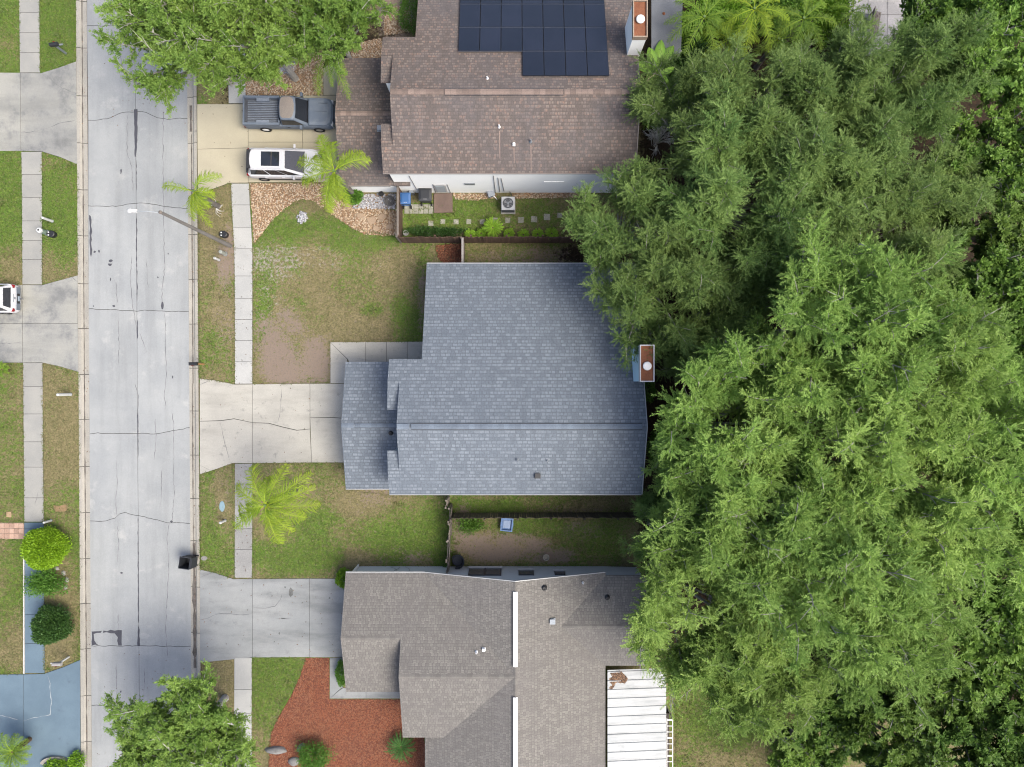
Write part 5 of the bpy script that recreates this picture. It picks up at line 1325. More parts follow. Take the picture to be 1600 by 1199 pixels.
MB().prism(WP([(83, 790), (92, 791), (103, 789), (105, 797), (101, 800), (86, 800)]), -.02, .012).build('bare_soil', surf('tan_soil', (0.36, 0.24, 0.13), (0.30, 0.2, 0.11), fine_amt=.3), label='bare tan soil patch on the west verge', kind='structure')

# bins
def wheelie(px, py, rz, body, lid, label, open_=False, hgt=1.02, w=.56, d=.62, sticker=True):
    x, y, _ = W(px, py); e = empty('wheeled_bin', (x, y, .0), label, 'bin', rz=rz)
    def ring(k, z, dx=0): return [(sx * d / 2 * k + dx, sy * w / 2 * k, z) for sx, sy in ((-1, -1), (1, -1), (1, 1), (-1, 1))]
    mb = loft([ring(.72, .06), ring(1, hgt), ring(1.08, hgt), ring(1.08, hgt + .04), ring(.95, hgt + .04), ring(.68, .12)], True, True)
    mb.build('body', body, e)
    if open_:
        l_ = MB().add([(d / 2 + .02, -w / 2, hgt), (d / 2 + .02, w / 2, hgt), (d / 2 + .16, w / 2 - .04, .42), (d / 2 + .16, -w / 2 + .04, .42), (d / 2 + .06, -w / 2, hgt), (d / 2 + .06, w / 2, hgt), (d / 2 + .20, w / 2 - .04, .42), (d / 2 + .20, -w / 2 + .04, .42)], [(0, 1, 2, 3), (7, 6, 5, 4), (0, 4, 5, 1), (3, 2, 6, 7), (0, 3, 7, 4), (1, 5, 6, 2)]).build('lid', lid, e)
    else:
        l_ = loft([ring(1.12, hgt + .04), ring(1.1, hgt + .08), ring(.7, hgt + .12)]).build('lid', lid, e)
        if sticker:
            for k in (-1, 1): MB().box((d * .38, k * .06 , hgt + .105), (.05, .07, .012)).build('sticker', M_pvc, l_)
    MB().tube([(d / 2 + .06, -w / 2 + .05, hgt + .02), (d / 2 + .1, -w / 2 + .05, hgt + .03), (d / 2 + .1, w / 2 - .05, hgt + .03), (d / 2 + .06, w / 2 - .05, hgt + .02)], .018, 6).build('handle', lid, e)
    for s_ in (-1, 1):
        n = 14
        wv = [(d / 2 + .02 + .12 * cos(2 * pi * k / n), s_ * (w / 2 - .05) + t, .12 + .12 * sin(2 * pi * k / n)) for t in (-.025, .025) for k in range(n)]
        MB().add(wv, [(k, (k + 1) % n, n + (k + 1) % n, n + k) for k in range(n)] + [tuple(range(n))[::-1], tuple(range(n, 2 * n))]).build('wheel', M_tyre, e)
    return e
M_binblack = plain('bin_black', (0.030, 0.034, 0.042), rough=0.5)
M_binblue = plain('bin_blue', (0.045, 0.16, 0.42), rough=0.5)
b1 = wheelie(299.5, 874.5, radians(-8), M_binblack, M_binblack, 'black wheeled bin with open lid standing in the gutter', True, hgt=1.05, w=.72, d=.66)
b1.location.z = ROAD_Z + .01
wheelie(637, 317, radians(-90), M_binblue, M_binblue, 'blue wheeled bin inside the side yard fence', hgt=.95, w=.60, d=.66)
wheelie(667.5, 312, radians(-90), M_binblack, M_binblack, 'black wheeled bin against the white wall', hgt=1.05, w=.75, d=.72)

# air conditioner beside the white wall
x, y, _ = W(794, 323)
ac = empty('air_conditioner', (x, y, 0), 'outdoor air conditioner with round fan guard by the white wall', 'air conditioner'); ac['_o'] = list(ac.location)
MB().prism([(x - .47, y - .52), (x + .47, y - .52), (x + .47, y + .45), (x - .47, y + .45)], -.05, .08, bevel=.02).build('pad', M_walkw, ac)
MB().box((x, y - .02, .44), (.82, .82, .70)).build('cabinet', surf('ac_louvre', (0.16, 0.17, 0.185), (0.12, 0.13, 0.14), fine=50), ac)
MB().prism([(x - .43, y - .45), (x + .43, y - .45), (x + .43, y + .41), (x - .43, y + .41)], .79, .86, bevel=.03).build('top_cover', plain('ac_top', (0.62, 0.63, 0.64)), ac)
fn = MB().lathe([(.33, 0), (.33, .012)], (x, y - .02, .862), 24).build('fan_well', plain('ac_well', (0.05, 0.055, 0.065)), ac); fn['_o'] = ac['_o']
g_ = MB()
for rad in (.33, .26, .19, .12):
    g_.tube([(x + rad * cos(2 * pi * k / 20), y - .02 + rad * sin(2 * pi * k / 20), .895) for k in range(21)], .009, 4, caps=False)
for k in range(10): g_.tube([(x + .04 * cos(k * pi / 5), y - .02 + .04 * sin(k * pi / 5), .90), (x + .35 * cos(k * pi / 5), y - .02 + .35 * sin(k * pi / 5), .89)], .008, 4)
g_.build('fan_guard', plain('guard_grey', (0.30, 0.31, 0.33)), fn)
for k in range(3):
    a = 2 * pi * k / 3 + .4
    MB().add([(x + .05 * cos(a), y - .02 + .05 * sin(a), .876), (x + .28 * cos(a - .25), y - .02 + .28 * sin(a - .25), .876), (x + .28 * cos(a + .45), y - .02 + .28 * sin(a + .45), .884), (x + .05 * cos(a + 1), y - .02 + .05 * sin(a + 1), .880)], [(0, 1, 2, 3)]).build('fan_blade', plain('blade_grey', (0.42, 0.43, 0.45)), fn)
MB().lathe([(.06, 0), (.06, .03)], (x, y - .02, .876), 12).build('fan_hub', M_galv, fn)
MB().tube([(x + .2, y + .40, .35), (x + .24, y + .58, .45), (x + .1, y + .78, .6)], .03, 6).build('pipe', M_black, ac)
# folded grey cover / hose box beside it
x, y, _ = W(767, 305.5)
hb = empty('hose_box', (x, y, 0), 'small grey hose box against the white wall beside the air conditioner', 'hose box'); hb['_o'] = list(hb.location)
MB().box((x, y, .2), (.42, .36, .40), rz=.3, taper=.9).build('body', plain('hosebox_grey', (0.36, 0.40, 0.46)), hb); MB().box((x + .03, y, .42), (.44, .38, .05), rz=.3).build('lid', plain('hosebox_lid', (0.45, 0.49, 0.55)), hb)
MB().tube([(x + .15, y - .1, .3), (x + .32, y - .24, .2), (x + .4, y - .3, .05)], .025, 6).build('spout', M_pvc, hb)
# paving by the bins: each paver a piece
pv = empty('paving', W(654, 326), 'small grid of pale pavers in front of the bins', kind='structure'); pv['_o'] = list(pv.location)
M_paver = surf('paver', (0.46, 0.45, 0.37), (0.38, 0.38, 0.31), (0.27, 0.28, 0.22), s1=2, s2=5, rnd=0.1)
for i in range(6):
    for j in range(2 if i else 2):
        x0 = 632 + 7.6 * i; y0 = 320 + 7.6 * j
        MB().prism(WP([(x0, y0), (x0 + 7, y0), (x0 + 7, y0 + 7), (x0, y0 + 7)]), -.03, .03 + R.uniform(-.005, .005), bevel=.01).build('paver', M_paver, pv)
MB().prism(WP([(678, 303.5), (707, 303), (707.5, 333), (678, 334)]), -.03, .10, bevel=.012).build('deck', surf('deck_brown', (0.235, 0.165, 0.135), (0.19, 0.135, 0.115), (0.27, 0.20, 0.17), s1=1.5, s2=4), label='square brown timber landing between the bins and the gravel', cat='deck')
for i, (a, b_) in enumerate(((673, 350), (692, 347), (712.5, 347.5), (732.5, 347), (753.5, 347), (773.5, 345.5), (793.5, 345), (814, 344.5), (834.5, 343.5), (854.5, 340), (874.5, 337.5))):
    names = ['first', 'second', 'third', 'fourth', 'fifth', 'sixth', 'seventh', 'eighth', 'ninth', 'tenth', 'eleventh']
    s_ = R.uniform(3.6, 4.8)
    MB().prism(WP([(a - s_, b_ - s_ + R.uniform(-.6, .6)), (a + s_, b_ - s_), (a + s_ + R.uniform(-.8, .8), b_ + s_), (a - s_, b_ + s_ + R.uniform(-.6, .6))]), -.03, .022, bevel=.01).build('stepping_stone', M_paver, label='square stepping stone in the side yard, %s from the fence corner' % names[i], cat='stepping stone', group='stepping stones in the side yard')
for i, (px, py, w_) in enumerate(((563, 338, 6), (581, 345, 8), (597, 340, 7), (610, 355, 6), (545, 322, 6), (520, 310, 5), (588, 358, 6))):
    mx = ['nearest the palm bush', 'in the middle of the tan gravel', 'right of the gravel middle', 'closest to the fence corner', 'just below the palm', 'beside the palm fronds', 'at the lower edge of the gravel'][i]
    rr2 = random.Random(i); MB().prism(WP([(px + w_ * cos(2 * pi * k / 9) * rr2.uniform(.8, 1.15), py + w_ * .75 * sin(2 * pi * k / 9) * rr2.uniform(.8, 1.15)) for k in range(9)]), -.03, .075, bevel=.015).build('flagstone', surf('flagstone', (0.50, 0.37, 0.25), (0.44, 0.32, 0.22), (0.36, 0.27, 0.19), rnd=0.1), label='tan flagstone ' + mx, cat='flagstone', group='flagstones in the tan gravel')
MB().prism(WP([(505.5, 108), (516, 100), (528, 108), (528, 149.5), (505.5, 149.5)]), -.03, .034, bevel=.01).build('front_step', M_drivecream, label='cream front path slab beside the pickup hood', cat='path slab')
# grey pots and ring in the pale stones
x, y, _ = W(608.5, 315); MB().lathe([(.34, -.02), (.36, .12), (.33, .16), (.27, .16), (.25, .05), (.05, .04)], (x, y, 0), 20).build('planter_ring', surf('ring_grey', (0.20, 0.195, 0.19), (0.15, 0.145, 0.14)), label='grey round planter ring in the pale stones', cat='planter')
x, y, _ = W(597, 305.5); MB().lathe([(.10, 0), (.15, .28), (.17, .28), (.17, .31), (.13, .31), (.12, .2), (.03, .2)], (x, y, 0), 16).build('plant_pot', M_black, label='small black plant pot on the pale stones', cat='pot')
x, y, _ = W(635, 366); MB().lathe([(.10, 0), (.17, .25), (.18, .25), (.18, .28), (.14, .28), (.12, .1), (.03, .1)], (x, y, 0), 16).build('plant_pot', plain('pot_pale', (0.55, 0.55, 0.54)), label='pale pot in the inner corner of the brown fence', cat='pot')
x, y, _ = W(853, 870); MB().lathe([(.13, 0), (.19, .30), (.21, .30), (.21, .34), (.16, .34), (.15, .12), (.03, .11)], (x, y, 0), 20).build('plant_pot', plain('pot_cream', (0.50, 0.47, 0.38)), label='round cream rimmed pot with dark soil in the lower side yard', cat='pot')
# blue tote
x, y, _ = W(792, 818.5); tt = empty('storage_tote', (x, y, 0), 'blue plastic tote with pale inside in the lower side yard', 'tote', rz=radians(-6))
def rg(w_, h_, z): return [(-w_ / 2, -h_ / 2, z), (w_ / 2, -h_ / 2, z), (w_ / 2, h_ / 2, z), (-w_ / 2, h_ / 2, z)]
loft([rg(.60, .66, .01), rg(.70, .78, .42), rg(.78, .86, .42), rg(.78, .86, .47), rg(.62, .70, .47), rg(.58, .64, .30)], True, True).build('body', plain('tote_blue', (0.13, 0.27, 0.55), rough=0.5), tt)
loft([rg(.5, .52, .30), rg(.46, .48, .33)]).build('tray', plain('tote_pale', (0.36, 0.48, 0.70), rough=0.6), tt)
for s_ in (-1, 1): MB().box((s_ * .40, 0, .40), (.04, .26, .05)).build('handle', plain('tote_blue', (0.13, 0.27, 0.55)), tt)
# dark patio chair by the lower fence
x, y, _ = W(716, 874); pc = empty('patio_chair', (x, y, 0), 'dark wicker tub chair beside the weathered side fence', 'chair', rz=radians(20))
M_wick = surf('dark_wicker', (0.028, 0.035, 0.05), (0.04, 0.05, 0.07), fine=30, rough=0.7)
MB().lathe([(.30, .34), (.36, .38), (.36, .44), (.30, .47)], (0, 0, 0), 18).build('seat', M_wick, pc)
bk = MB()
for z, r_c in ((.5, .38), (.62, .41), (.74, .43), (.84, .43)):
    bk.tube([(r_c * cos(a), r_c * sin(a), z) for a in np.linspace(-2.2, 2.2, 16)], .025, 5)
for a in np.linspace(-2.2, 2.2, 9): bk.tube([(.36 * cos(a), .36 * sin(a), .42), (.43 * cos(a), .43 * sin(a), .84)], .018, 5)
bk.build('backrest', M_wick, pc)
for a in (.8, 2.3, 4.0, 5.5): MB().tube([(.26 * cos(a), .26 * sin(a), .36), (.33 * cos(a), .33 * sin(a), 0)], .02, 6).build('leg', M_wick, pc)

# ================================================================== FENCES: posts, rails, every board
def fence(label, x0, y0, x1, y1, hgt, boardmat, postmat, cap=None, lean=0.0, bw=.14, seed=0, gap=.012, both=False):
    e = empty('fence', ((x0 + x1) / 2, (y0 + y1) / 2, 0), label, 'fence'); e['_o'] = list(e.location)
    L = sqrt((x1 - x0) ** 2 + (y1 - y0) ** 2); a = atan2(y1 - y0, x1 - x0); dx, dy = cos(a), sin(a)
    rs_ = random.Random(seed)
    me_ = None; n = int(L / (bw + gap))
    for i in range(n):
        t = (i + .5) * L / n
        if me_ is None:
            b_ = MB().box((0, 0, hgt / 2), (bw, .022, hgt)).build('board', boardmat, e, origin=(0, 0, 0)); me_ = b_.data
        else:
            b_ = bpy.data.objects.new('board', me_); link_obj(b_, e)
        b_.location = (x0 + dx * t - e.location.x - dy * .035, y0 + dy * t - e.location.y + dx * .035, rs_.uniform(-.02, .02)); b_.rotation_euler = (rs_.uniform(-.02, .02) + lean, 0, a)
    for z in (.35, hgt - .3):
        MB().box(((x0 + x1) / 2, (y0 + y1) / 2, z), (L, .05, .09), rz=a).build('rail', postmat, e)
    k = max(1, round(L / 2.2))
    for i in range(k + 1):
        t = L * i / k
        MB().box((x0 + dx * t + dy * .05, y0 + dy * t - dx * .05, hgt / 2 + .03), (.10, .10, hgt + .06), rz=a).build('post', postmat, e)
    if cap: MB().box(((x0 + x1) / 2 - dy * .03, (y0 + y1) / 2 + dx * .03, hgt + .015), (L, .13, .03), rz=a).build('cap_rail', cap, e)
    return e
fx, fy = W(628, 379.5)[:2]
fence('brown board fence from the white wall to the front lawn corner', fx, W(0, 300)[1], fx, fy, 1.85, M_brownwood, M_wood, seed=1, cap=M_wood)
fence('brown board fence between the side yard and the middle house', W(900, 0)[0], fy, fx + .1, fy, 1.85, M_brownwood, M_brownwood, seed=2)
fence('short grey capped fence joining the middle house roof edge', W(725, 0)[0], W(0, 381)[1], W(725, 0)[0], 7.12, 1.8, M_wood, M_wood, cap=surf('cap_grey', (0.40, 0.37, 0.35)), seed=3)
sx_ = W(705, 0)[0]
for i, (a, b_, dxx) in enumerate(((776, 787, -.12), (788, 808, .05), (811, 836, .04), (838, 866, -.08), (868, 884, -.10))):
    fence('weathered side fence panel, %s, below the middle house' % ['nearest the blue-grey roof', 'second from the blue-grey roof', 'beside the dark cross fence', 'left of the tub chair', 'touching the lower house'][i], sx_ + dxx, W(0, a)[1], sx_ + dxx + R.uniform(-.05, .05), W(0, b_)[1], 1.75 + R.uniform(-.1, .1), M_wood, M_wood, seed=10 + i, lean=R.uniform(-.05, .05))
fence('dark weathered fence running between the middle and lower houses', W(708, 0)[0], W(0, 803)[1], W(1010, 0)[0], W(0, 802)[1], 1.8, M_darkwood, M_darkwood, seed=20, lean=0.0)
fence('dark board fence half hidden at the bottom edge of the trees', W(1222, 0)[0], W(0, 1120)[1], W(1222, 0)[0], W(0, 1260)[1], 1.8, M_darkwood, M_wood, seed=21)

# boulders
def boulder(px, py, sx, sy, sz, label, seed, mat, rz=0):
    x, y, _ = W(px, py); rs_ = random.Random(seed)
    mb = MB(); nn, mm = 12, 6; vs_ = []
    for i in range(mm + 1):
        ph = pi / 2 * i / mm
        for k in range(nn):
            a = 2 * pi * k / nn; r_ = cos(ph) * rs_.uniform(.85, 1.12) + .02
            u, v = sx * r_ * cos(a), sy * r_ * sin(a)
            vs_.append((x + u * cos(rz) - v * sin(rz), y + u * sin(rz) + v * cos(rz), sz * sin(ph) * rs_.uniform(.92, 1.05) - .05))
    mb.add(vs_, [(i * nn + k, i * nn + (k + 1) % nn, (i + 1) * nn + (k + 1) % nn, (i + 1) * nn + k) for i in range(mm) for k in range(nn)] + [tuple(range(mm * nn, (mm + 1) * nn))])
    mb.build('boulder', mat, smooth=True, label=label, cat='boulder')
M_rock = surf('rock_grey', (0.36, 0.355, 0.345), (0.28, 0.275, 0.265), (0.20, 0.2, 0.19), s1=1.5, s2=4, fine=15, bump=.8, bdist=.05)
boulder(432, 1172, .72, .26, .4, 'long pale boulder at the edge of the red mulch', 1, M_rock)
boulder(470, 1168, .34, .20, .35, 'narrow tilted boulder against the mulch shrub', 2, M_rock, rz=.9)
boulder(460, 1190, .4, .3, .3, 'low dark boulder below the tilted one', 3, M_rock)
for i, (a, s_) in enumerate(((-62, .18), (-35, .2), (-8, .19), (20, .17))):
    boulder(75 + 30 * cos(radians(a)), 910 + 24 * sin(radians(a)), s_, s_ * .7, .16, 'pale edging stone, %s in the ring of the small leafy shrub' % ['topmost', 'second', 'third', 'lowest'][i], 20 + i, surf('edging_stone', (0.52, 0.50, 0.45), (0.44, 0.42, 0.38)), rz=radians(90 - a))
MB().prism(WP([(88 + 22 * cos(t), 1192 + 11 * sin(t)) for t in np.linspace(pi, 2 * pi, 14)] + [(88 + 17 * cos(t), 1193 + 7 * sin(t)) for t in np.linspace(2 * pi, pi, 14)]), -.03, .22).build('planter_wall', surf('planter_stone', (0.46, 0.43, 0.37), (0.38, 0.36, 0.31)), label='curved low stone planter wall on the blue driveway', cat='planter')
# framed bench on the far patio
x, y, _ = W(1362, 42); bn = empty('garden_bench', (x, y, 0), 'grey slatted bench on the pale patio at the top', 'bench', rz=radians(80))
for i in range(5): MB().box((0, -.22 + .11 * i, .45), (1.5, .085, .03)).build('seat_slat', M_wood, bn)
for i in range(4): MB().box((0, .30 + .02 * i, .58 + .11 * i), (1.5, .03, .085)).build('back_slat', M_wood, bn)
for sx in (-.68, .68):
    for sy in (-.2, .26): MB().box((sx, sy, .22), (.07, .07, .44)).build('leg', M_wood, bn)

# ================================================================== TREES
def unit(a):
    return a / (np.linalg.norm(a, axis=-1, keepdims=True) + 1e-9)

def leaf_quads(B, D, rs, L, Wd, up=0.9, var=None):
    """kite shaped leaves at B pointing along D"""
    n = len(B)
    nr = unit(np.array([0, 0, up]) + rs.randn(n, 3) * .6)
    S = unit(np.cross(nr, D))
    L = L[:, None]; Wd = Wd[:, None]
    v = np.stack([B, B + D * L * .45 + S * Wd * .5, B + D * L, B + D * L * .45 - S * Wd * .5], 1).reshape(-1, 3)
    q_ = np.arange(n * 4).reshape(n, 4)
    return v, q_, np.repeat(var, 4)

M_bark = surf('bark_grey', (0.55, 0.53, 0.48), (0.42, 0.40, 0.36), (0.26, 0.24, 0.21), s1=2, s2=6, fine=20, rough=0.95)
STY = {
    'feather': dict(nb=27, ns=9, nt=31, tl=(.45, .95), k=22, L=.125, W=.030, spread=.75),
    'willowy': dict(nb=29, ns=9, nt=30, tl=(.4, .85), k=22, L=.118, W=.036, spread=.85),
    'broad': dict(nb=30, ns=9, nt=20, tl=(.18, .42), k=9, L=.175, W=.10, spread=1.0, fan=.8),
    'oak': dict(nb=42, ns=10, nt=26, tl=(.2, .5), k=11, L=.125, W=.06, spread=1.0, fan=.8),
}
def gen_tree(seed, Rr, H, sty):
    s = STY[sty]; rs = np.random.RandomState(seed)
    zc = H - .50 * Rr; h0 = max(1.2, .32 * H)
    limb = MB()
    limb.tube([(0, 0, -.1), (.05, 0, h0 * .5), (0, .05, h0 + .25)], [.22 * Rr / 4.6, .18 * Rr / 4.6, .15 * Rr / 4.6], 9)
    TB_, TD, TVAR = [], [], []
    nm = 7
    masses = [(m_ * 2 * pi / (nm - 1) + rs.uniform(-.35, .35), rs.uniform(.75, 1.25), rs.uniform(.72, 1.05), rs.uniform(-.10, .12)) for m_ in range(nm - 1)] + [(rs.rand() * 6.28, .25, 1.0, .05)]
    for i in range(s['nb']):
        maz, mpo, mrad, mz = masses[i % nm]
        az = maz + rs.randn() * .30; po_ = abs(mpo + rs.randn() * .26)
        rad = Rr * mrad * (.66 + .40 * rs.rand())
        E = np.array([rad * sin(min(po_, 1.5)) * cos(az), rad * sin(min(po_, 1.5)) * sin(az), zc + (H - zc) * (cos(po_) * (.75 + .3 * rs.rand())) + mz * Rr])
        F = np.array([0, 0, h0]); Mid = (F * .5 + E * .5) + np.array([0, 0, .10 * Rr]) + rs.randn(3) * .15
        us = np.linspace(0, 1, 6)
        path = [(1 - u) ** 2 * F + 2 * u * (1 - u) * Mid + u * u * E for u in us]
        limb.tube(path, list(np.linspace(.085, .018, 6) * Rr / 4.6), 5, caps=False)
        bvar = rs.rand() * .35 + .3 * ((i % nm) / nm)
        bd = unit(E - path[3])
        for j in range(s['ns']):
            u = .52 + .48 * (j + rs.rand()) / s['ns']
            O = (1 - u) ** 2 * F + 2 * u * (1 - u) * Mid + u * u * E
            rnd_ = rs.randn(3) * np.array([1, 1, .45])
            d = unit(bd * .75 + unit(rnd_) * s['spread'] + np.array([0, 0, .28]))
            ln = Rr * .26 * (.6 + .7 * rs.rand()) * (1.25 - .45 * u)
            droop = -.16 * ln
            P1 = O + d * ln * .55; P2 = O + d * ln + np.array([0, 0, droop])
            limb.tube([O, P1, P2], [.024, .015, .007], 3, caps=False)
            nt_ = s['nt']
            if rs.rand() < .06:
                for b_ in range(4):
                    a0 = O + (P2 - O) * (.3 + .7 * rs.rand()); a1 = a0 + unit(d + rs.randn(3) * .6 + np.array([0, 0, .3])) * (.35 + .45 * rs.rand())
                    limb.tube([a0, a1], [.016, .006], 3, caps=False)
                nt_ = 3
            v = .12 + .9 * rs.rand(nt_)
            base_ = O + (P2 - O) * v[:, None]
            td = unit(d * .8 + rs.randn(nt_, 3) * np.array([.8, .8, .5]) + np.array([0, 0, .22]))
            TB_.append(base_); TD.append(td); TVAR.append(np.clip(bvar + rs.rand(nt_) * .35 + .1 * rs.randn(), 0, 1))
    Bs = np.concatenate(TB_); Ds = np.concatenate(TD); VA = np.concatenate(TVAR); n = len(Bs); k = s['k']
    tl = s['tl'][0] + (s['tl'][1] - s['tl'][0]) * rs.rand(n)
    f = (np.arange(k) + .5) / k
    sag = -.18 * (f ** 2)[None, :, None] * tl[:, None, None] * np.array([0, 0, 1.0])
    LB = Bs[:, None, :] + Ds[:, None, :] * (tl[:, None] * f[None])[:, :, None] + sag
    side = unit(np.cross(Ds, np.array([0, 0, 1.0]) + rs.randn(n, 3) * .3))
    sg = np.where(np.arange(k) % 2 == 0, 1.0, -1.0)[None, :, None]
    LD = unit(Ds[:, None, :] * 1.0 + side[:, None, :] * sg * s.get('fan', .5) + rs.randn(n, k, 3) * .25)
    LB = LB.reshape(-1, 3); LD = LD.reshape(-1, 3); m_ = len(LB)
    var = np.clip(np.repeat(VA, k) + rs.randn(m_) * .12, 0, 1)
    vv, qq, va = leaf_quads(LB, LD, rs, s['L'] * (.7 + .6 * rs.rand(m_)), s['W'] * (.7 + .6 * rs.rand(m_)), var=var)
    return vv, qq, va, limb

M_leafA = leaf_mat('leaf_bluegreen', (0.082, 0.152, 0.038), (0.232, 0.328, 0.092), .40, rnd=.14)
M_leafB = leaf_mat('leaf_yellowgreen', (0.138, 0.242, 0.048), (0.335, 0.475, 0.118), .45, rnd=.12)
M_leafC = leaf_mat('leaf_deepgreen', (0.075, 0.155, 0.024), (0.170, 0.280, 0.050), .36, rnd=.2)
M_leafL = leaf_mat('leaf_streetoak', (0.095, 0.178, 0.030), (0.225, 0.330, 0.068), .38, rnd=.08)
PROTO = {}
def proto(key, seed, Rr, H, sty, mat):
    vv, qq, va, limb = gen_tree(seed, Rr, H, sty)
    crown = np_mesh('crown', vv, qq, mat, dict(var=va))
    tm = bpy.data.meshes.new('trunk'); tm.from_pydata(limb.v, [], limb.f); tm.materials.append(M_bark); tm.update()
    PROTO[key] = (crown, tm, Rr, H)
proto('A1', 11, 4.4, 10.0, 'feather', M_leafA); proto('A2', 12, 4.6, 10.0, 'feather', M_leafA)
proto('B1', 21, 4.8, 12.0, 'willowy', M_leafB); proto('B2', 22, 4.8, 12.0, 'willowy', M_leafB); proto('B3', 23, 4.6, 11.5, 'willowy', M_leafB)
proto('C1', 31, 4.2, 8.5, 'broad', M_leafC); proto('C2', 32, 4.0, 8.5, 'broad', M_leafC)
proto('L1', 41, 4.9, 9.5, 'oak', M_leafL)
def tree(key, px, py, Rr, H, rot, label, name='tree', group=None):
    crown, tm, R0, H0 = PROTO[key]
    if name == 'tree': Rr *= 1.18
    x, y, _ = W(px, py, H * .82)
    e = empty(name, (x, y, 0), label, 'tree', group, rz=radians(rot))
    s = Rr / R0; sz = H / H0
    c = bpy.data.objects.new('crown', crown); link_obj(c, e); c.scale = (s, s, sz)
    t = bpy.data.objects.new('trunk', tm); link_obj(t, e); t.scale = (s, s, sz)
    return e
GW = 'trees of the wood behind the houses'
for a in [
    ('A1', 985, 345, 3.5, 8.2, 20, 'blue-green feathery tree reaching left over the side yard fence'),
    ('A2', 1110, 190, 3.8, 9.5, 100, 'blue-green tree beside the brown roof, below the banana plant'),
    ('A1', 1195, 170, 4.0, 9.8, 200, 'blue-green tree just below the palms at the top'),
    ('A2', 1320, 150, 3.9, 9.8, 310, 'blue-green tree below the pale patio'),
    ('A1', 1450, 120, 3.4, 9.6, 70, 'grey-green tree whose tips point to the top right, left of the dark gap'),
    ('A2', 1038, 428, 3.8, 9.5, 215, 'blue-green tree overhanging the right edge of the blue-grey roof'),
    ('A1', 1160, 300, 4.5, 10.5, 140, 'large blue-green tree in the middle of the upper wood'),
    ('A2', 1300, 270, 4.6, 10.5, 30, 'blue-green tree left of the dark gap in the upper wood'),
    ('A1', 1400, 370, 3.9, 9.5, 260, 'pale blue-green tree above the tallest yellow-green crown'),
    ('A2', 1215, 420, 3.9, 8.5, 170, 'low dark tree in the hollow above the yellow-green crowns'),
    ('A1', 1110, 560, 2.7, 8.0, 340, 'dark tree tucked behind the blue chimney'),
    ('A2', 1040, 845, 2.4, 6.2, 60, 'small dark tree at the right end of the lower side yard'),
    ('A1', 1130, 480, 3.2, 7.6, 75, 'dark blue-green tree between the overhanging tree and the tallest crown'),
    ('A2', 1470, 300, 3.3, 7.4, 205, 'low blue-green tree at the lower edge of the dark gap'),
    ('B3', 1230, 590, 3.8, 9.6, 185, 'mid-height yellow-green tree filling the hollow below the tallest crown'),
    ('B2', 1092, 765, 2.8, 7.0, 255, 'small yellow-green tree at the lower right corner of the blue-grey roof'),
    ('B1', 1330, 500, 4.9, 13.0, 0, 'tall yellow-green tree crowning the middle of the wood'),
    ('B2', 1150, 672, 4.6, 11.8, 90, 'yellow-green tree right of the blue chimney'),
    ('B3', 1440, 560, 4.2, 12.2, 40, 'yellow-green tree at the right shoulder of the tallest crown'),
    ('B2', 1290, 690, 5.0, 12.6, 230, 'yellow-green tree with the dark hole at its upper left'),
    ('B1', 1150, 800, 4.6, 11.6, 150, 'yellow-green tree right of the ridge of the blue-grey roof'),
    ('B3', 1440, 770, 5.0, 12.0, 300, 'yellow-green tree with pale bare branches in the right wood'),
    ('B2', 1078, 945, 4.4, 10.6, 20, 'yellow-green tree overhanging the tan roof of the lower house'),
    ('B1', 1285, 890, 5.0, 12.4, 60, 'yellow-green tree in the centre of the lower wood'),
    ('B3', 1170, 1050, 4.0, 10.0, 120, 'yellow-green tree over the yard beside the metal patio cover'),
    ('B1', 1385, 985, 4.3, 10.8, 250, 'yellow-green tree above the dark hollow of the lower wood'),
    ('B2', 1565, 800, 4.4, 11.8, 330, 'yellow-green tree cut by the right edge below the middle'),
    ('B3', 1530, 660, 4.0, 10.5, 210, 'green tree at the right edge level with the blue-grey ridge'),
    ('C2', 1465, 30, 3.0, 7.2, 25, 'broad-leaved tree at the top edge right of the pale patio'),
    ('B3', 1170, 1000, 3.6, 9.0, 15, 'yellow-green tree between the tan roof end and the lower wood'),
    ('C1', 1545, 70, 3.9, 8.6, 15, 'broad-leaved tree in the top right corner'),
    ('C2', 1570, 230, 3.4, 7.6, 200, 'broad-leaved tree right of the dark gap'),
    ('C1', 1545, 350, 3.6, 7.0, 100, 'deep green broad tree on the right edge below the dark gap'),
    ('C2', 1575, 470, 3.8, 8.5, 300, 'deep green broad tree right of the tallest yellow-green crown'),
    ('C1', 1500, 470, 3.0, 6.5, 250, 'dark low broad tree tucked below the tallest crown on its right'),
    ('C2', 1570, 580, 3.6, 7.6, 40, 'deep green tree at the right edge level with the chimney'),
    ('C1', 1500, 910, 3.8, 8.6, 130, 'deep green broad tree in the lower right wood, above the corner group'),
    ('C2', 1570, 1000, 4.0, 8.8, 350, 'broad-leaved tree at the right edge of the lower wood'),
    ('C1', 1470, 1080, 3.9, 8.0, 280, 'broad-leaved tree second from the lower right corner'),
    ('C2', 1570, 1160, 4.0, 8.2, 170, 'broad-leaved tree in the lower right corner'),
    ('C1', 1385, 1160, 3.4, 6.8, 60, 'low broad tree at the bottom edge right of the dark fence'),
    ('C2', 1300, 1100, 3.0, 5.2, 220, 'dark low tree in the hollow above the bottom edge'),
    ('C1', 1255, 1190, 2.4, 4.8, 320, 'small leafy tree beside the dark board fence'),
]:
    tree(*a, group=GW)
tree('L1', 272, 36, 5.0, 9.4, 0, 'broad street tree hanging over the road at the top', 'street_tree')
tree('L1', 392, 26, 4.9, 9.6, 130, 'street tree above the gravel yard, right of the road', 'street_tree')
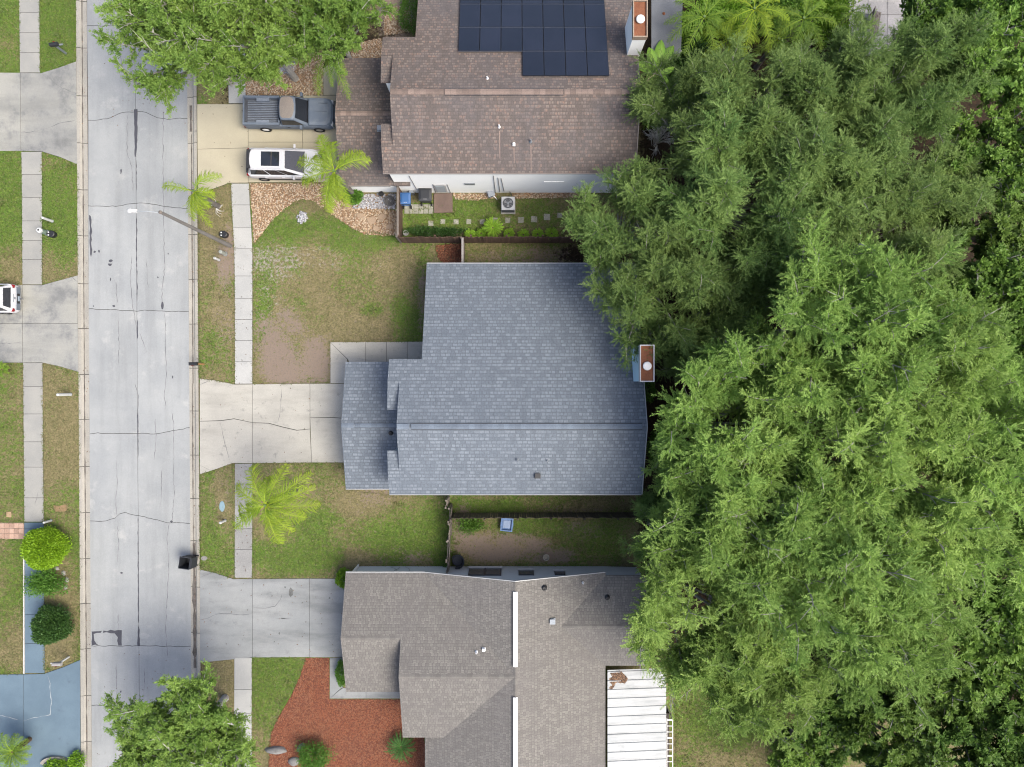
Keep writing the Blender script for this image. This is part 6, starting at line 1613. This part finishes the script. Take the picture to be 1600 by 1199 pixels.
tree('L1', 508, 14, 4.0, 9.0, 250, 'street tree closest to the brown roof', 'street_tree')
tree('L1', 285, 1165, 5.4, 7.3, 40, 'street tree spreading over the kerb and road at the bottom', 'street_tree')

# ================================================================== PALMS AND PLANTS
def frond_mesh(name, az, ln, lift, droop, wid, pairs, mat, rs, leaf_droop=.25, lw=.026, curl=0.0):
    """one feather frond: rib and leaflets, one mesh"""
    dx, dy = cos(az), sin(az); V = []; F = []; VA = []
    P = lambda t: np.array([dx * ln * t * (1 - .12 * t * t) - dy * curl * ln * t * t, dy * ln * t * (1 - .12 * t * t) + dx * curl * ln * t * t, lift * ln * t - droop * ln * t * t])
    mb = MB(); ts = np.linspace(0, 1, 8)
    mb.tube([P(t) for t in ts], list(np.linspace(.035, .006, 8)), 4, caps=False)
    nv = len(mb.v); va = [.95] * nv
    for i in range(pairs):
        t = .10 + .89 * (i + .5) / pairs
        p = P(t); tg = unit(P(min(1, t + .02)) - P(t - .02)); sd = unit(np.cross(tg, [0, 0, 1.0]))
        l_ = wid * (sin(pi * (t * .86 + .10)) ** .7) * rs.uniform(.75, 1.1)
        for sg in (-1, 1):
            d = unit(sd * sg * .9 + tg * .7 + rs.randn(3) * .17); l_ *= rs.uniform(.65, 1.2)
            a = p + tg * lw * .5; b_ = p - tg * lw * .5
            m1 = p + d * l_ * .55 + np.array([0, 0, .04]); e_ = p + d * l_ - np.array([0, 0, leaf_droop * l_])
            nn = np.cross(d, [0, 0, 1.0]); nn = unit(nn) * lw * .55
            b0 = len(mb.v)
            mb.v += [tuple(a), tuple(b_), tuple(m1 - nn), tuple(m1 + nn), tuple(e_)]
            mb.f += [(b0, b0 + 1, b0 + 2, b0 + 3), (b0 + 3, b0 + 2, b0 + 4)]
            va += [float(np.clip(.25 + .5 * t + rs.randn() * .15, 0, 1))] * 5
    me_ = bpy.data.meshes.new(name); me_.from_pydata(mb.v, [], mb.f); me_.materials.append(mat)
    at = me_.attributes.new('var', 'FLOAT', 'POINT'); at.data.foreach_set('value', np.array(va, np.float32)); me_.update()
    return me_
M_palm = leaf_mat('palm_leaf', (0.100, 0.185, 0.012), (0.260, 0.345, 0.028), .3, rnd=.08)
M_palmd = leaf_mat('palm_leaf_green', (0.080, 0.160, 0.018), (0.180, 0.270, 0.030), .3, rnd=.12)
M_palmtrunk = surf('palm_trunk', (0.24, 0.22, 0.20), (0.17, 0.155, 0.14), s1=3, fine=15, rough=.95)
def palm(px, py, hgt, fronds, label, mat, seed, wid=.62, pairs=46, lean=(0, 0), name='palm_tree', trunk_r=.16):
    """px,py = where the crown shows; fronds = (tip dx px, tip dy px) from the crown"""
    x, y, _ = W(px, py, hgt); bx_, by_ = x + lean[0], y + lean[1]
    e = empty(name, (bx_, by_, 0), label, 'palm'); rs_ = np.random.RandomState(seed)
    cx, cy = -lean[0], -lean[1]
    tr = MB(); n = 14
    pts = [(cx * (i / n) ** 1.5, cy * (i / n) ** 1.5, -.1 + (hgt - .1) * i / n) for i in range(n + 1)]
    tr.tube(pts, [trunk_r * (1.35 if i == 0 else 1.0 - .25 * i / n + (.02 if i % 2 else 0)) for i in range(n + 1)], 10); tr.build('trunk', M_palmtrunk, e)
    tr2 = MB().tube([(cx, cy, hgt - .7), (cx, cy, hgt + .15)], [trunk_r * .8, trunk_r * .5], 8); tr2.build('crownshaft', plain('crownshaft', (0.14, 0.24, 0.05)), e)
    k = (CAM_H - hgt) / FPX
    for (dx, dy, *rest) in fronds:
        dxm, dym = dx * k, -dy * k
        ln = sqrt(dxm * dxm + dym * dym) / .92; lift = rest[0] if rest else .55; curl = rest[1] if len(rest) > 1 else rs_.uniform(-.1, .1)
        f_ = frond_mesh('frond', atan2(dym, dxm), ln, lift, lift + rs_.uniform(.15, .4), wid * rs_.uniform(.85, 1.1), pairs, mat, rs_, curl=curl)
        o = bpy.data.objects.new('frond', f_); link_obj(o, e); o.location = (cx, cy, hgt)
    return e
palm(415, 790, 6.4, [(-62, 42), (-55, -30), (-22, -64, .7), (32, -64), (70, -46), (84, 0), (26, 64), (62, 22, .5), (-36, 8, .9), (8, 34, 1.0), (50, -20, .9), (76, -24, .6), (-50, 20, .7), (44, 44, .6), (4, -46, .9)], 'large bright palm between the two lower driveways', M_palm, 1, wid=.74, pairs=62)
palm(522, 268, 5.3, [(-26, -62), (54, -28), (-66, -18), (-22, 60), (18, 52), (-55, 18), (-8, -52, .8), (42, -40, .6), (5, 45, .8), (-10, 62, .5), (-35, -30, .9)], 'bright palm over the front of the white crossover', M_palm, 2, wid=.72, pairs=60)
palm(303, 300, 3.5, [(-62, -16, .4), (30, -38, .8, -.25), (16, 56), (-4, 44, .7), (30, 4, .5), (6, 36, .9), (22, 26, .7)], 'small bright palm above the lamp pole at the kerb', M_palm, 3, wid=.56, pairs=50)
palm(512, 82, 5.0, [(-28, 60), (38, 68), (-48, 20), (30, 30, .6), (-20, -40), (30, -35), (8, 50, .7)], 'palm whose fronds hang above the pickup hood', M_palmd, 4, wid=.5, pairs=44)
palm(1100, 28, 4.2, [(-60, 0), (-30, 52), (20, 62), (60, 40), (70, -10), (-40, -40), (10, -60), (44, -50), (-56, 30, .8), (36, 18, .9)], 'feathery palm right of the grey patio roof', M_palmd, 5, wid=.62, pairs=48)
palm(1178, 15, 5.0, [(-20, 74), (-54, 24), (36, 60), (66, 12), (0, -60), (-50, -30), (50, -30), (30, 30, .9), (-30, 48, .7)], 'yellow-tipped palm at the top edge above the wood', M_palm, 6, wid=.6, pairs=48)
palm(1255, 30, 4.6, [(-50, 30), (-20, 56), (34, 50), (60, 5), (10, -50), (-50, -20), (44, -34), (12, 30, .9)], 'feathery palm left of the pale patio', M_palmd, 7, wid=.6, pairs=48)
palm(1140, 62, 3.6, [(-40, 30), (-10, 52), (36, 40), (52, -6), (6, -50), (-46, -18), (40, -34), (14, 30, .9), (-30, -40, .7)], 'bright palm below the feathery palm by the patio roof', M_palm, 9, wid=.56, pairs=44)
palm(1216, 62, 3.8, [(-44, 24), (-16, 50), (30, 46), (56, 2), (10, -48), (-48, -20), (42, -34), (10, 28, .9)], 'bright palm just above the upper wood', M_palmd, 10, wid=.56, pairs=44)
palm(1332, 18, 3.2, [(-28, 22), (-6, 40), (30, 26), (36, -8), (0, -36), (-32, -14), (20, 36, .8)], 'small palm on the pale patio', M_palmd, 8, wid=.4, pairs=34, trunk_r=.11)
# sago and stiff rosettes
def rosette(px, py, rad, n, label, mat, seed, lift=.5, wid=.16, name='sago_palm', cat='palm', pairs=24, hgt=.35, tiers=2):
    x, y, _ = W(px, py, hgt); e = empty(name, (x, y, 0), label, cat); rs_ = np.random.RandomState(seed)
    MB().lathe([(.16, -.05), (.18, hgt * .6), (.12, hgt), (.03, hgt + .1)], (0, 0, 0), 10).build('stem', surf('sago_stem', (0.16, 0.11, 0.07), fine=15), e)
    for i in range(n):
        a = i * 2.39996; tr_ = i / n
        f_ = frond_mesh('frond', a, rad * (.75 + .3 * rs_.rand()), lift + .5 * (1 - tr_) * (tiers > 1), lift + .25, wid, pairs, mat, rs_, leaf_droop=.05, lw=.022)
        o = bpy.data.objects.new('frond', f_); link_obj(o, e); o.location = (0, 0, hgt)
    return e
M_sago = leaf_mat('sago_leaf', (0.030, 0.090, 0.020), (0.070, 0.150, 0.035), .15, rnd=.05)
M_fern = leaf_mat('fern_leaf', (0.130, 0.260, 0.020), (0.260, 0.420, 0.045), .3, rnd=.1)
rosette(627, 1167, 1.25, 30, 'dark green sago palm at the corner of the lower house', M_sago, 1, wid=.15, pairs=20)
for i, (px, py, rd, lb) in enumerate(((770, 357, .85, 'large bright fern clump behind the brown fence'), (735, 368, .5, 'small bright fern at the end of the grey capped fence'), (752, 366, .45, 'small fern left of the large bright fern'), (795, 366, .45, 'low fern right of the large bright fern'), (818, 368, .5, 'low fern in the middle of the fence planting'), (840, 367, .5, 'low fern toward the overhanging tree'), (862, 366, .55, 'fern nearest the overhanging blue-green tree'))):
    rosette(px, py, rd, 18 if i else 30, lb, M_fern, 10 + i, name='fern', cat='fern', wid=.13, pairs=20, hgt=.3 if i else .7)
rosette(20, 1175, 1.5, 22, 'large leafy palm shrub in the lower left corner', M_palmd, 30, wid=.4, pairs=30, hgt=1.6, name='palm_shrub')
rosette(4, 578, .6, 10, 'leafy plant tip entering at the left edge below the driveway', M_palmd, 31, wid=.25, pairs=16, hgt=.5, name='palm_shrub')
# leafy shrubs
def shrub(px, py, rx_, ry_, hgt, n, label, mat, seed, L=.10, Wd=.06, name='shrub', cat='shrub', shell=.25, lump=.12, flat=False):
    x, y, _ = W(px, py, hgt * .5); e = empty(name, (x, y, 0), label, cat); rs_ = np.random.RandomState(seed)
    u = unit(rs_.randn(n, 3)); u[:, 2] = np.abs(u[:, 2]) * 1.0 - (.35 * (rs_.rand(n) < .3))
    az = np.arctan2(u[:, 1], u[:, 0])
    lm = 1 + lump * (np.sin(az * 3 + seed) + np.sin(az * 5 + 2 * seed + u[:, 2] * 4)) * .7 + lump * .6 * rs_.randn(n)
    rr_ = (1 - shell * rs_.rand(n) ** 1.5) * lm
    hh = hgt * .55
    P_ = np.stack([u[:, 0] * rx_ * rr_, u[:, 1] * ry_ * rr_, hgt * .45 + u[:, 2] * hh * rr_], -1); P_[:, 2] = np.maximum(P_[:, 2], .03)
    D = unit(u * .7 + rs_.randn(n, 3) * .6 + np.array([0, 0, .25]))
    vv, qq, va = leaf_quads(P_, D, rs_, L * (.7 + .6 * rs_.rand(n)), Wd * (.7 + .6 * rs_.rand(n)), var=np.clip(rs_.rand(n) * .8 + .1 * rs_.randn(n), 0, 1))
    c = bpy.data.objects.new('foliage', np_mesh('foliage', vv, qq, mat, dict(var=va))); link_obj(c, e)
    st = MB()
    for k in range(7):
        a = 2 * pi * k / 7; st.tube([(0, 0, -.05), (rx_ * .3 * cos(a), ry_ * .3 * sin(a), hgt * .4), (rx_ * .7 * cos(a), ry_ * .7 * sin(a), hgt * .7)], [.03, .02, .008], 4)
    st.build('stem', M_bark, e)
    return e
M_lime = leaf_mat('lime_leaf', (0.130, 0.250, 0.010), (0.240, 0.390, 0.022), .25, rnd=0)
M_dark = leaf_mat('dark_leaf', (0.022, 0.062, 0.012), (0.060, 0.125, 0.026), .15, rnd=0)
M_mid = leaf_mat('mid_leaf', (0.055, 0.140, 0.016), (0.125, 0.235, 0.035), .25, rnd=.1)
M_brite = leaf_mat('bright_leaf', (0.085, 0.200, 0.010), (0.190, 0.330, 0.025), .25, rnd=.1)
shrub(70, 857, 1.28, 1.24, 2.0, 20000, 'bright lime clipped round bush over the blue sidewalk', M_lime, 1, L=.11, Wd=.075, shell=.22, lump=.06)
shrub(80.5, 977, 1.10, 1.10, 1.8, 16000, 'dark green clipped round bush at the west kerb', M_dark, 2, L=.12, Wd=.07, shell=.3, lump=.10)
shrub(72, 911, 1.25, .85, 1.0, 3200, 'loose leafy shrub between the two clipped bushes', M_mid, 3, L=.15, Wd=.06, shell=.7, lump=.25)
shrub(536, 904, .40, .58, .9, 1500, 'small bright hedge at the upper corner of the tan roof', M_brite, 4, L=.11, Wd=.07)
shrub(534, 1052, .32, .80, .8, 1700, 'narrow hedge along the front walk of the lower house', M_mid, 5, L=.11, Wd=.06)
shrub(552, 308, .55, .42, .8, 1500, 'dark leafy bush at the foot of the bright palm', M_mid, 6, L=.12, Wd=.08)
shrub(490, 1183, 1.0, .9, 1.3, 4200, 'loose green shrub in the red mulch at the bottom edge', M_mid, 7, L=.12, Wd=.05, shell=.5, lump=.2)
shrub(92, 1200, .95, .5, .6, 2500, 'green plants inside the curved stone planter', M_brite, 8, L=.11, Wd=.06)
shrub(120, 1190, .5, .6, .7, 1400, 'small green shrub between the planter and the kerb', M_brite, 9, L=.11, Wd=.06, shell=.5)
shrub(642, 20, .7, 1.3, 1.2, 3000, 'green shrub in the corner left of the brown roof', M_mid, 10)
shrub(1072, 55, 1.2, 1.3, 1.6, 4500, 'bright leafy shrub beside the grey patio roof', M_brite, 11, L=.16, Wd=.09, shell=.5)
shrub(1070, 100, 1.6, 1.5, 1.9, 5200, 'dark long-leaved shrub below the bright one at the patio roof', M_dark, 12, L=.32, Wd=.05, shell=.6, lump=.2)
shrub(1022, 178, .8, .9, 1.2, 2200, 'bright shrub at the lower right of the brown roof', M_brite, 13, L=.25, Wd=.04, shell=.6, lump=.2)
shrub(1060, 155, .9, 1.2, 1.6, 2600, 'dark shrub beside the low glass frame', M_mid, 14, L=.16, Wd=.07, shell=.5)
shrub(1030, 700, .8, 1.0, 1.0, 2400, 'dark shrub at the right end of the blue-grey roof', M_mid, 15)
shrub(1012, 612, .5, .7, .8, 1400, 'low shrub below the blue chimney', M_mid, 16)
shrub(1240, 1165, 1.0, 1.6, 1.8, 4200, 'bright bush growing over the dark board fence', M_brite, 17, L=.13, Wd=.08, shell=.5, lump=.2)
shrub(660, 362, 1.0, .3, .5, 1500, 'dark low plants inside the brown fence corner', M_dark, 18, shell=.6, lump=.3)
shrub(700, 363, 1.0, .28, .45, 1400, 'dark low plants along the middle of the brown fence', M_dark, 19, shell=.6, lump=.3)
shrub(735, 822, .9, .5, .5, 1600, 'dark weedy patch left of the blue tote', M_mid, 20, shell=.8, lump=.3)
shrub(697, 895, .4, .4, .4, 700, 'weeds at the foot of the weathered side fence', M_mid, 21, shell=.8, lump=.3)
shrub(1130, 25, 2.0, 1.8, 1.6, 6500, 'wide bright undergrowth between the feathery palms at the top', M_brite, 22, L=.2, Wd=.07, shell=.6, lump=.25)
shrub(1215, 20, 2.0, 1.8, 1.6, 6500, 'leafy undergrowth at the foot of the yellow-tipped palm', M_mid, 23, L=.2, Wd=.07, shell=.6, lump=.25)
shrub(1290, 25, 1.6, 1.9, 1.7, 6000, 'bright undergrowth beside the pale patio', M_brite, 24, L=.18, Wd=.07, shell=.6, lump=.25)
# banana plant with paddle leaves
x, y, _ = W(1022, 118, 2.4)
ba = empty('banana_plant', (x, y, 0), 'banana plant with broad paddle leaves beside the brown roof', 'banana plant')
MB().tube([(0, -.3, -.05), (0, -.1, 1.3), (.05, .1, 2.6)], [.14, .11, .07], 9).build('stem', surf('banana_stem', (0.30, 0.31, 0.17), (0.24, 0.2, 0.12), fine=15), ba)
M_ban = leaf_mat('banana_leaf', (0.090, 0.210, 0.022), (0.190, 0.330, 0.05), .25, rnd=0)
M_bandry = leaf_mat('banana_leaf_dry', (0.42, 0.32, 0.20), (0.55, 0.45, 0.33), .1, rnd=0)
rsb = np.random.RandomState(4)
for (az, ln, lift, mt) in ((80, 1.9, .8, M_ban), (55, 1.9, .75, M_ban), (150, 1.5, .4, M_ban), (110, 1.4, 1.0, M_ban), (20, 1.3, .4, M_ban), (-70, 1.3, -.1, M_bandry), (-110, 1.2, -.2, M_bandry), (-95, 1.6, .1, M_ban), (-40, 1.3, .2, M_ban)):
    a = radians(az); V_ = []; F_ = []; nseg = 9
    for i in range(nseg + 1):
        t = i / nseg; c = np.array([cos(a) * ln * t, sin(a) * ln * t, lift * ln * t - .65 * ln * t * t])
        w_ = .33 * (sin(pi * min(1, t * .93 + .05)) ** .6) * (.35 if t < .12 else 1)
        sd = np.array([-sin(a), cos(a), 0])
        V_ += [tuple(c + sd * w_ - np.array([0, 0, .10])), tuple(c), tuple(c - sd * w_ - np.array([0, 0, .10]))]
    for i in range(nseg): F_ += [(3 * i, 3 * i + 1, 3 * i + 4, 3 * i + 3), (3 * i + 1, 3 * i + 2, 3 * i + 5, 3 * i + 4)]
    me_ = bpy.data.meshes.new('paddle_leaf'); me_.from_pydata(V_, [], F_); me_.materials.append(mt)
    at = me_.attributes.new('var', 'FLOAT', 'POINT'); at.data.foreach_set('value', np.tile(np.array([.3, 1., .3], np.float32), nseg + 1)); me_.update()
    o = bpy.data.objects.new('paddle_leaf', me_); link_obj(o, ba); o.location = (.05, .1, 2.55)
# bare grey shrub
x, y, _ = W(1037, 205, 2.5); ds = empty('bare_shrub', (x, y, 0), 'leafless silver-grey shrub at the lower right of the brown roof', 'shrub')
rsd = np.random.RandomState(9); M_silver = surf('silver_twig', (0.55, 0.54, 0.50), (0.45, 0.44, 0.41))
for i in range(26):
    a = rsd.rand() * 2 * pi; r_ = .25 + .75 * rsd.rand(); z = 1.4 + 1.6 * rsd.rand()
    tw = MB(); E = np.array([r_ * cos(a), r_ * 1.15 * sin(a), z]); tw.tube([(0, 0, .1), tuple(E * .5 + np.array([0, 0, .3])), tuple(E)], [.035, .02, .012], 4)
    for k in range(9):
        u = .45 + .55 * rsd.rand(); p = E * u + np.array([0, 0, .3 * (1 - u)]); d = unit(np.array([cos(a), sin(a), .5]) + rsd.randn(3) * .8) * (.25 + .3 * rsd.rand())
        tw.tube([tuple(p), tuple(p + d * .6 + np.array([0, 0, .04])), tuple(p + d)], [.014, .012, .006], 3)
    tw.build('branch', M_silver, ds)
# dry roots / dead fronds by the small palm
x, y, _ = W(338, 325); dd = MB()
for k in range(10):
    a = rsd.rand() * 6.28; l_ = .3 + .5 * rsd.rand(); dd.tube([(x, y, .03), (x + cos(a) * l_ * .6, y + sin(a) * l_ * .6, .07), (x + cos(a + .4) * l_, y + sin(a + .4) * l_, .03)], [.02, .016, .008], 4)
dd.build('dead_branch', M_silver, label='dry pale roots at the foot of the small palm', cat='branch')
for o in bpy.data.objects:
    if '_o' in o.keys(): del o['_o']
